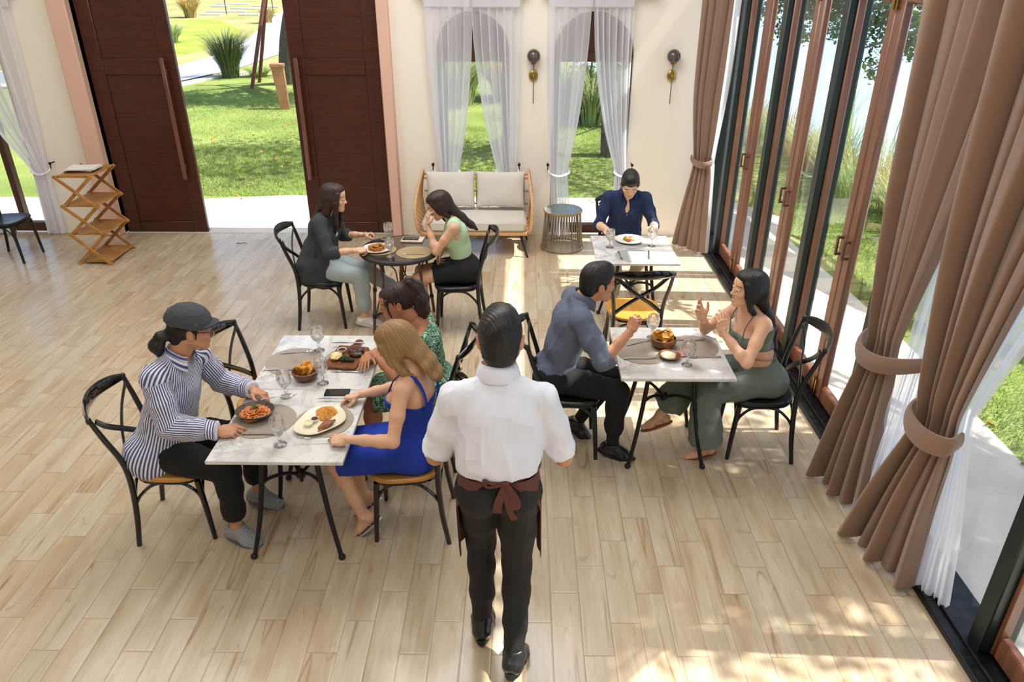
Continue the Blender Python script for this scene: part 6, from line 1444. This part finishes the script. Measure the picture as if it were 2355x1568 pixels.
for i in range(14):
    o = w0 if i == 0 else w0.copy()
    if i: COL.objects.link(o)
    a = i * 2.4; rr = .046 * math.sqrt((i % 7 + .3) / 7); z = .045 + .016 * (i // 5) ; o.location = (-1.29 + rr * math.cos(a), 3.855 + rr * math.sin(a), TZ + z); o.rotation_euler = (rs.rand() * .8 - .2, -.9 - .5 * rs.rand(), a + rs.rand())
# steak board
r = empty('serving_board', (-1.09, 4.10, TZ + .003), math.radians(-8)); tag(r, 'wooden serving board with steak, mash, broccoli and gravy cup', 'board')
m = MB(); m.prism([(-.10, -.145), (.09, -.145), (.10, -.135), (.10, .13), (.09, .145), (.035, .145), (.022, .175), (.022, .235), (.012, .245), (-.012, .245), (-.022, .235), (-.022, .175), (-.035, .145), (-.10, .145), (-.108, .135), (-.108, -.135)], 0, .018, 2, .003); m.build('board', M_BOWLW, r, True, angle=25)
def blob(c, r3, seed, mat, name, parent, rough=.18, fr=3.0):
    m = MB(); m.ball((0, 0, 0), 1.0, 28); V = m.v[0]; n = vnoise(V * fr + seed * 5) - .5; n2 = vnoise(V * fr * 3 + seed) - .5; V = V * (1 + rough * 2 * n + rough * n2)[:, None]; V[:, 2] = np.maximum(V[:, 2], -.6); m.v[0] = V * np.array(r3) + np.array(c); return m.build(name, mat, parent)
M_STK = plain('seared_steak', (72, 40, 28), .35, 0, .35, 40, .5, 90)
blob((.035, .065, .033), (.055, .034, .020), 1, M_STK, 'steak', r, .2); blob((.052, .015, .030), (.042, .026, .016), 2, M_STK, 'steak', r, .2); blob((-.060, -.035, .034), (.036, .044, .024), 3, plain('mashed_potato', (232, 214, 150), .6, 0, .06, 30), 'mash', r, .16, 4)
bm = plain('broccoli_green', (44, 66, 34), .7, 0, .3, 60, .9, 160); blob((.004, -.055, .032), (.026, .024, .018), 4, bm, 'broccoli', r, .3, 5); blob((.040, -.060, .028), (.026, .014, .012), 5, bm, 'broccoli', r, .3, 5)
cup(r, -.055, .055, .018, SB, .028)
# phone on the long table
def phone(x, y, a, z, l):
    r = empty('phone', (x, y, z), math.radians(a)); tag(r, l, 'phone'); m = MB(); m.bbox((-.072, -.036, 0), (.072, .036, .0075), .0035); m.build('phone_body', M_BLACKM, r)
    m = MB(); m.prism([(-.069, -.033), (.069, -.033), (.069, .033), (-.069, .033)], .0074, .0082); m.build('screen', plain('phone_glass', (12, 14, 16), .04, 0, .02, 3), r)
phone(-1.065, 3.69, 2, TZ, 'black phone lying above the cream oval plate')
r = empty('notebook', (-.985, 6.41, .731), math.radians(-4)); tag(r, 'pale beige notebook under the phone on the round table', 'notebook'); m = MB(); m.bbox((-.10, -.07, 0), (.10, .07, .012), .002); m.build('cover', plain('beige_paper', (206, 190, 166), .7), r)
m = MB(); m.bbox((-.098, -.068, .002), (.101, .068, .010), .001); m.build('pages', M_PAPER, r)
phone(-1.00, 6.415, -4, .7435, 'dark phone lying on the beige notebook')
# chips bowl and dip
r = empty('wooden_bowl', (.935, 4.30, TZ + .003)); tag(r, 'wooden bowl of golden crisps between the two talkers', 'bowl')
m = MB(); m.lathe([(0, 0), (.045, 0), (.072, .014), (.085, .040), (.082, .066), (.077, .068), (.078, .042), (.064, .018), (0, .010)], 36); m.build('bowl', M_BOWLW, r)
m = MB(); 
def crisp(u, v): a = u * 2 * PI; rr = v * .029 * (1 + .08 * math.sin(5 * a)); x = rr * math.cos(a); y = rr * math.sin(a); return (x, y, 14 * (x * x - y * y) + .002 * math.sin(60 * x))
def crispb(u, v): p = crisp(u, v); return (p[0], p[1], p[2] - .0018)
m.grid(crisp, 21, 6, True); m.grid(crispb, 21, 6); c0 = m.build('potato_crisp', plain('golden_crisp', (232, 178, 92), .5, 0, .2, 60)); tag(c0, 'golden potato crisp in the wooden bowl between the two talkers', 'crisp', 'potato crisps in the bowl'); rs = np.random.RandomState(11)
for i in range(26):
    o = c0 if i == 0 else c0.copy()
    if i: COL.objects.link(o)
    a = i * 2.4; rr = .055 * math.sqrt((i % 9 + .3) / 9); o.location = (.935 + rr * math.cos(a), 4.30 + rr * math.sin(a), TZ + .052 + .012 * (i // 7) + .012 * rs.rand()); o.rotation_euler = (rs.rand() * 1.8 - .9, rs.rand() * 1.8 - .9, a)
r = empty('dip_saucer', (.95, 4.145, TZ + .003)); tag(r, 'small wooden saucer of creamy dip next to the chips bowl', 'saucer'); m = MB(); m.lathe([(0, 0), (.04, 0), (.066, .016), (.070, .022), (.066, .023), (.04, .010), (0, .008)], 32); m.build('saucer', M_BOWLW, r)
m = MB(); m.lathe([(.050, .013), (.046, .021), (.03, .024), (0, .025)], 28, (-.006, 0, 0), fac=lambda a, i: 1 + .05 * math.sin(5 * a)); m.build('dip', plain('herb_dip', (226, 216, 184), .5, 0, .12, 90), r)
m = MB(); m.grid(lambda u, v: (-.05 + .1 * u, -.035 + .07 * v, .002 + .010 * abs(math.sin(u * 9 + v * 4)) * (.4 + v)), 17, 9); m.grid(lambda u, v: (-.05 + .1 * u, -.035 + .07 * v, .0 + .010 * abs(math.sin(u * 9 + v * 4)) * (.4 + v)), 17, 9, True); o = m.build('napkin', plain('pink_napkin', (206, 150, 132), .9), None, True, (1.06, 4.20, TZ + .003)); o.rotation_euler = (0, 0, .5); tag(o, 'small crumpled pinkish napkin between dip saucer and goblet', 'napkin')
# plates of the navy shirt man and the cardigan woman
def dinner(x, y, z, l): 
    r = empty('dinner_plate', (x, y, z)); tag(r, l, 'plate'); m = MB(); m.lathe([(0, 0), (.075, 0), (.10, .008), (.130, .016), (.131, .019), (.098, .012), (.074, .006), (0, .005)], 48); m.build('plate', M_CHINA, r); return r
r = dinner(.985, 6.37, TZ + .003, 'white plate of salad in front of the man in the navy shirt')
for i, (dx, dy, c, nm) in enumerate(((-.03, .0, (120, 160, 50), 'lettuce'), (.0, -.02, (150, 180, 60), 'lettuce'), (-.02, .035, (220, 120, 60), 'prawn'), (.02, .03, (200, 90, 50), 'prawn'), (-.01, -.035, (210, 60, 40), 'tomato'), (.04, .0, (230, 220, 190), 'mash'))): blob((dx, dy, .018), (.026, .020, .013), i, plain('salad_%d' % i, c, .5, 0, .2, 60), nm, r, .35, 4)
r = dinner(-1.265, 6.15, .734, 'white plate of pasta in front of the woman in the cardigan'); o = pasta(60, .075, .010, 9, .0045, .04).build('pasta', plain('tossed_pasta', (206, 132, 60), .4, 0, .3, 80), r); o['kind'] = 'stuff'
blob((.03, .0, .035), (.022, .018, .014), 6, bm, 'broccoli', r, .3, 5); blob((-.015, -.02, .03), (.02, .018, .012), 7, bm, 'broccoli', r, .3, 5)
# ---------------------------------------------------------------- planting outside
M_LEAFG = plain('leaf_green', (70, 104, 42), .55, 0, .35, 3); M_LEAF2 = plain('light_leaf_green', (122, 158, 66), .55, 0, .35, 3); M_BARK = plain('grey_bark', (98, 90, 80), .9, 0, .3, 12, .9, 30)
M_BLADE = plain('grass_blade_green', (146, 166, 90), .7, 0, .4, .8); M_REED = plain('reed_green', (176, 190, 136), .7, 0, .35, 1.2); M_DRY = plain('dry_straw', (186, 164, 104), .8, 0, .3, 1.5)
for mm in (M_LEAFG, M_LEAF2, M_BLADE, M_REED, M_DRY):     # leaves let some light through
    t_ = mm.node_tree; b_ = t_.nodes['Principled BSDF']; tl = t_.nodes.new('ShaderNodeBsdfTranslucent'); mx_ = t_.nodes.new('ShaderNodeMixShader'); mx_.inputs[0].default_value = .35
    t_.links.new(b_.inputs['Base Color'].links[0].from_socket, tl.inputs[0]); t_.links.new(b_.outputs[0], mx_.inputs[1]); t_.links.new(tl.outputs[0], mx_.inputs[2]); t_.links.new(mx_.outputs[0], t_.nodes['Material Output'].inputs[0])
def leaves(C, size, rs, droop=.3):
    n = len(C); th = rs.rand(n) * 2 * PI; ph = (rs.rand(n) - .5) * 1.6 - droop; L = size * (.7 + .6 * rs.rand(n)); d = np.stack([np.cos(th) * np.cos(ph), np.sin(th) * np.cos(ph), np.sin(ph)], 1)
    s_ = np.cross(d, rs.rand(n, 3) - .5 + np.array([0, 0, 1.])); s_ /= np.linalg.norm(s_, axis=1, keepdims=True); L = L[:, None]
    V = np.stack([C, C + d * L * .5 + s_ * L * .26, C + d * L, C + d * L * .5 - s_ * L * .26], 1).reshape(-1, 3); return V, np.arange(n * 4).reshape(-1, 4)
def tree(name_lb, base, hgt, crowns, size, seed, mat=None, tr=.16, kind='tree'):
    rs = np.random.RandomState(seed); r = empty('tree', base); tag(r, name_lb, 'tree', 'trees outside'); b = np.array(base); m = MB(); top = np.array([0, 0, hgt])
    for c, rad, n in crowns: top = (np.array(c) - b) * .5 + top * .5 if len(crowns) == 1 else top
    tp = np.array([crowns[0][0][0] - b[0], crowns[0][0][1] - b[1], hgt]); trunk = smooth_path([(0, 0, -.1), tp * [.1, .1, .35], tp * [.35, .3, .7], tp], 5)
    m.tube(trunk, [tr * 1.3, tr, tr * .8, tr * .55], 12); m.build('trunk', M_BARK, r); m = MB(); CC = []
    for c, rad, n in crowns:
        c = np.array(c) - b; rad = np.array(rad); nb = max(4, n // 420); pts = []
        for i in range(nb):
            u = rs.randn(3); u /= np.linalg.norm(u); e = c + u * rad * (.55 + .45 * rs.rand()); s0 = trunk[int(len(trunk) * (.55 + .4 * rs.rand())) - 1]; mid = (s0 + e) / 2 + rs.randn(3) * .15; P = smooth_path([s0, mid, e], 5); m.tube(P, [tr * .35, tr * .2, .008], 6); pts.append(e); pts.append(mid * .4 + e * .6)
        pts = np.array(pts); k = rs.randint(0, len(pts), n); q = pts[k] + rs.randn(n, 3) * rad * .20; CC.append(q)
    m.build('branch', M_BARK, r); V, F = leaves(np.concatenate(CC), size, rs); me = mk_mesh('foliage', V, F, False, [mat or M_LEAFG]); link('foliage', me, r); return r
tree('leafy tree by the glass side whose crown shades the path near the drapes', (6.0, 2.6, -.1), 4.3, [((5.7, 3.45, 5.9), (2.1, 1.15, 1.5), 11000), ((4.1, 4.9, 3.9), (.9, 1.2, .5), 500), ((3.35, 6.5, 2.6), (.2, .35, .28), 130)], .11, 5)
tree('lakeside tree with low hanging branches seen through the glass doors', (5.5, 5.0, -.1), 4.4, [((4.9, 12.6, 4.8), (2.4, 2.2, 1.2), 9000), ((4.1, 11.0, 2.25), (.5, 1.1, .42), 2300), ((3.95, 9.4, 2.12), (.3, .5, .42), 800), ((4.1, 13.2, 2.1), (.6, 1.1, .38), 1600)], .085, 9)
tree('tree with grey trunk at the roadside seen through the open doorway', (-6.75, 22.4, -.1), 4.2, [((-3.6, 19.2, 6.2), (4.2, 1.3, 1.5), 7000)], .16, 12, None, .24)
tree('tree beyond the arched window throwing dappled shade on the lawn', (1.62, 13.4, -.1), 4.2, [((.4, 13.3, 5.0), (3.2, 1.9, 1.3), 6000), ((1.9, 17.0, .9), (.8, .6, 1.1), 2200)], .12, 21, M_LEAF2, .14)
# tufts of tall grass
def tuft(lb, x, y, hgt, spread, n, mat, seed, z=-.12, wid=.012, cat='grass clump', name='reed_clump', grp='clumps of tall grass'):
    rs = np.random.RandomState(seed); V = []; F = []
    for i in range(n):
        a = rs.rand() * 2 * PI; r0 = spread * .25 * math.sqrt(rs.rand()); b = np.array([r0 * math.cos(a), r0 * math.sin(a), 0]); h = hgt * (.55 + .5 * rs.rand()); o = spread * (.3 + .9 * rs.rand()) * (h / hgt); d = np.array([math.cos(a), math.sin(a), 0]); s_ = np.array([-d[1], d[0], 0]) * wid; k = len(V)
        for j, t_ in enumerate((0, .35, .7, 1.0)):
            p = b + d * o * t_ ** 1.8 + np.array([0, 0, h * (t_ - .22 * t_ ** 3)]); w = (1, .9, .6, .08)[j]; V += [p - s_ * w, p + s_ * w]
        for j in range(3): F.append((k + 2 * j, k + 2 * j + 1, k + 2 * j + 3, k + 2 * j + 2))
    me = mk_mesh(name, V, F, False, [mat]); o = link(name, me, None, (x, y, z)); return tag(o, lb, cat, grp)
M_FG = plain('dark_fountain_grass', (78, 92, 56), .7, 0, .4, .8); rs = np.random.RandomState(4)
tuft('big dark fountain grass clump by the road seen through the doorway', -8.85, 23.6, 1.75, .95, 800, M_FG, 1, -.12, .010)
tuft('tawny dry bush in the meadow at the top left of the doorway view', -21.5, 52, 1.9, 1.3, 260, M_DRY, 2, -.12, .035); tuft('green bush at the meadow edge beside the left door leaf', -15.4, 34.8, 1.1, .9, 260, M_REED, 3, -.12, .03); tuft('small bush near the far bend of the road', -14.9, 47, 1.2, .8, 200, M_DRY, 4, -.12, .03)
tuft('low weeds at the foot of the dark fountain grass', -8.1, 23.9, .45, .9, 160, M_BLADE, 5, -.12, .02)
tuft('arching pale grass clump beyond the window behind the settee', -1.5, 18.9, 2.0, 1.3, 500, M_REED, 6, -.12, .02); tuft('sunlit pale grass clump right of centre beyond the settee window', -.4, 19.6, 1.7, 1.2, 420, M_DRY, 7, -.12, .02)
for i, (x, y) in enumerate([(.9, 17.2), (1.5, 16.4), (2.3, 17.8)]): tuft(['pale grass clump beyond the second arched window, left', 'pale grass clump beyond the second arched window, beside the trunk', 'grass clump beyond the second arched window, farthest back'][i], x, y, 1.6, 1.0, 380, M_REED, 20 + i, -.12, .016)
k = 0
for i in range(26):
    y = 7.6 + i * .40; x = np.interp(y, [7.6, 10, 12, 14, 18], [5.25, 4.9, 4.9, 4.7, 3.6]) + rs.rand() * .5 - .2; tuft('pale green lakeside grass clump seen through the glass doors' if i % 3 else 'straw-coloured lakeside grass clump seen through the glass doors', x, y, .85 + .40 * rs.rand(), .75, 170, M_REED if i % 3 else M_DRY, 40 + i, -.12, .0065)
for i in range(7):
    y = 7.9 + i * .9; x = 5.3 + .35 * rs.rand(); tuft('tall thin reed stalks standing against the lake', x, y, 2.0, .7, 26, M_REED, 90 + i, -.12, .008, 'reed', 'tall_reeds', 'tall reeds by the lake')
# lawn blades
def blades(name, polys, n, h, mat, seed, w=.005):
    rs = np.random.RandomState(seed); P = []
    for (x0, x1, y0, y1, f) in polys: q = int(n * f); P.append(np.stack([x0 + (x1 - x0) * rs.rand(q), y0 + (y1 - y0) * rs.rand(q), np.full(q, GZ - .005)], 1))
    P = np.concatenate(P); q = len(P); a = rs.rand(q) * 2 * PI; d = np.stack([np.cos(a), np.sin(a), np.zeros(q)], 1); hh = h * (.5 + .8 * rs.rand(q))[:, None]; s_ = np.stack([-d[:, 1], d[:, 0], d[:, 2]], 1) * w
    V = np.stack([P - s_, P + s_, P + d * hh * .55 + np.array([0, 0, 1]) * hh], 1).reshape(-1, 3); me = mk_mesh(name, V, np.arange(q * 3).reshape(-1, 3), False, [mat]); o = link(name, me); return tag(o, 'short green blades of the lawn around the building', 'grass', None, 'stuff')
blades('grass', [(-6.3, -2.4, 10.7, 14, .30), (-9, -3.2, 14, 21.3, .26), (-1.6, 2.2, 10.7, 16, .14), (3.5, 5.4, 3.0, 11, .30)], 150000, .05, M_BLADE, 3, .0045)
# wooden A-frame, copper bollard
m = MB(); M_POLE = mat_wood('red_brown_pole', (92, 48, 40), (124, 72, 60), 3, (1, 1, .1), .6)
r = empty('swing_frame', (-7.5, 21.6, -.1)); tag(r, 'red-brown wooden pole frame standing on the lawn by the road', 'frame')
for i, (a, b) in enumerate((((.05, -.35, 0), (.75, .3, 2.95)), ((-.15, .95, 0), (.75, .3, 2.95)), ((.0, .3, 2.62), (3.2, .3, 2.62)))): m = MB(); m.tube([a, b], .052, 8); m.build('pole', M_POLE, r)
M_COP = plain('copper_sheet', (176, 124, 98), .5, .3, .1, 8)
r = empty('bollard_light', (-5.62, 18.1, -.1), math.radians(8)); tag(r, 'copper-coloured tapering garden light post on the lawn', 'garden light')
m = MB(); m.add([(-.09, -.05, 0), (.11, -.05, 0), (.11, .05, 0), (-.09, .05, 0), (-.19, -.09, .95), (.09, -.09, .95), (.09, .09, .95), (-.19, .09, .95)], [(3, 2, 1, 0), (4, 5, 6, 7), (0, 1, 5, 4), (1, 2, 6, 5), (2, 3, 7, 6), (3, 0, 4, 7)]); m.build('post', M_COP, r, False)
m = MB(); m.bbox((-.21, -.11, .95), (.11, .11, 1.03), .01); m.build('cap', M_COP, r)
# fallen leaves and scattered stones
M_FALL = plain('fallen_leaf', (176, 116, 52), .8, 0, .4, 2); me = None; rs = np.random.RandomState(31)
def leaf_mesh():
    V = [(0, -.03, .004), (.016, -.008, .010), (.012, .018, .006), (0, .034, .012), (-.012, .018, .008), (-.016, -.008, .011)]; V2 = [(x, y, z - .0012) for x, y, z in V]; return V + V2, [(0, 1, 2, 3, 4, 5), (11, 10, 9, 8, 7, 6)] + [(i, 6 + i, 6 + (i + 1) % 6, (i + 1) % 6) for i in range(6)]
m = MB(); m.add(*leaf_mesh()); l0 = m.build('fallen_leaf', M_FALL, None, False); tag(l0, 'dry orange-brown leaf fallen on the lawn or path outside', 'leaf', 'fallen leaves outside'); spots = []
for i in range(70): spots.append((-6.2 + 3.9 * rs.rand(), 10.5 + 6 * rs.rand() ** 1.5, GZ + .02))
for i in range(50): y = 3 + 7 * rs.rand(); spots.append((3.45 + (1.6 if i % 3 == 0 else .25) * rs.rand(), y, GZ + .025))
for i, p in enumerate(spots):
    o = l0 if i == 0 else l0.copy()
    if i: COL.objects.link(o)
    o.location = p; o.rotation_euler = (rs.rand() * .6, rs.rand() * .6, rs.rand() * 6.3); s_ = .7 + .9 * rs.rand(); o.scale = (s_, s_, s_)
m = MB(); m.tube(smooth_path([(-.06, 0, 0), (-.03, .012, .003), (0, -.01, .0), (.03, .012, .006), (.07, .0, .003)], 5), .0035, 6); o = m.build('twig', M_BARK, None, True, (-3.34, 8.35, .003)); tag(o, 'small dark twig lying on the floor inside the doorway', 'twig')
# pale marker slabs and thin poles in the far meadow
M_SLAB = plain('white_slab', (226, 224, 218), .8, 0, .05, 3); m = MB(); m.bbox((-.7, -.2, 0), (.7, .2, .12), .02); s0 = m.build('stone_slab', M_SLAB); tag(s0, 'flat white slab lying in the far meadow', 'slab', 'white slabs in the meadow')
for i in range(16):
    o = s0 if i == 0 else s0.copy()
    if i: COL.objects.link(o)
    y = 54 + 3.5 * (i % 5) + 1.5 * rs.rand(); o.location = (-.355 * y + .0 - 1.8 + 4.8 * ((i * .37) % 1), y, -.12)
for i, (px, y) in enumerate(((-23.5, 56), (-20.6, 56), (-17.0, 55))):
    m = MB(); m.tube([(0, 0, 0), (0, 0, 3.2)], .03, 6); o = m.build('meadow_pole', M_POST, None, True, (px, y, -.12)); tag(o, ['thin pole in the far meadow, left', 'thin pole in the far meadow, middle', 'thin pole in the far meadow near the tree trunk'][i], 'pole')
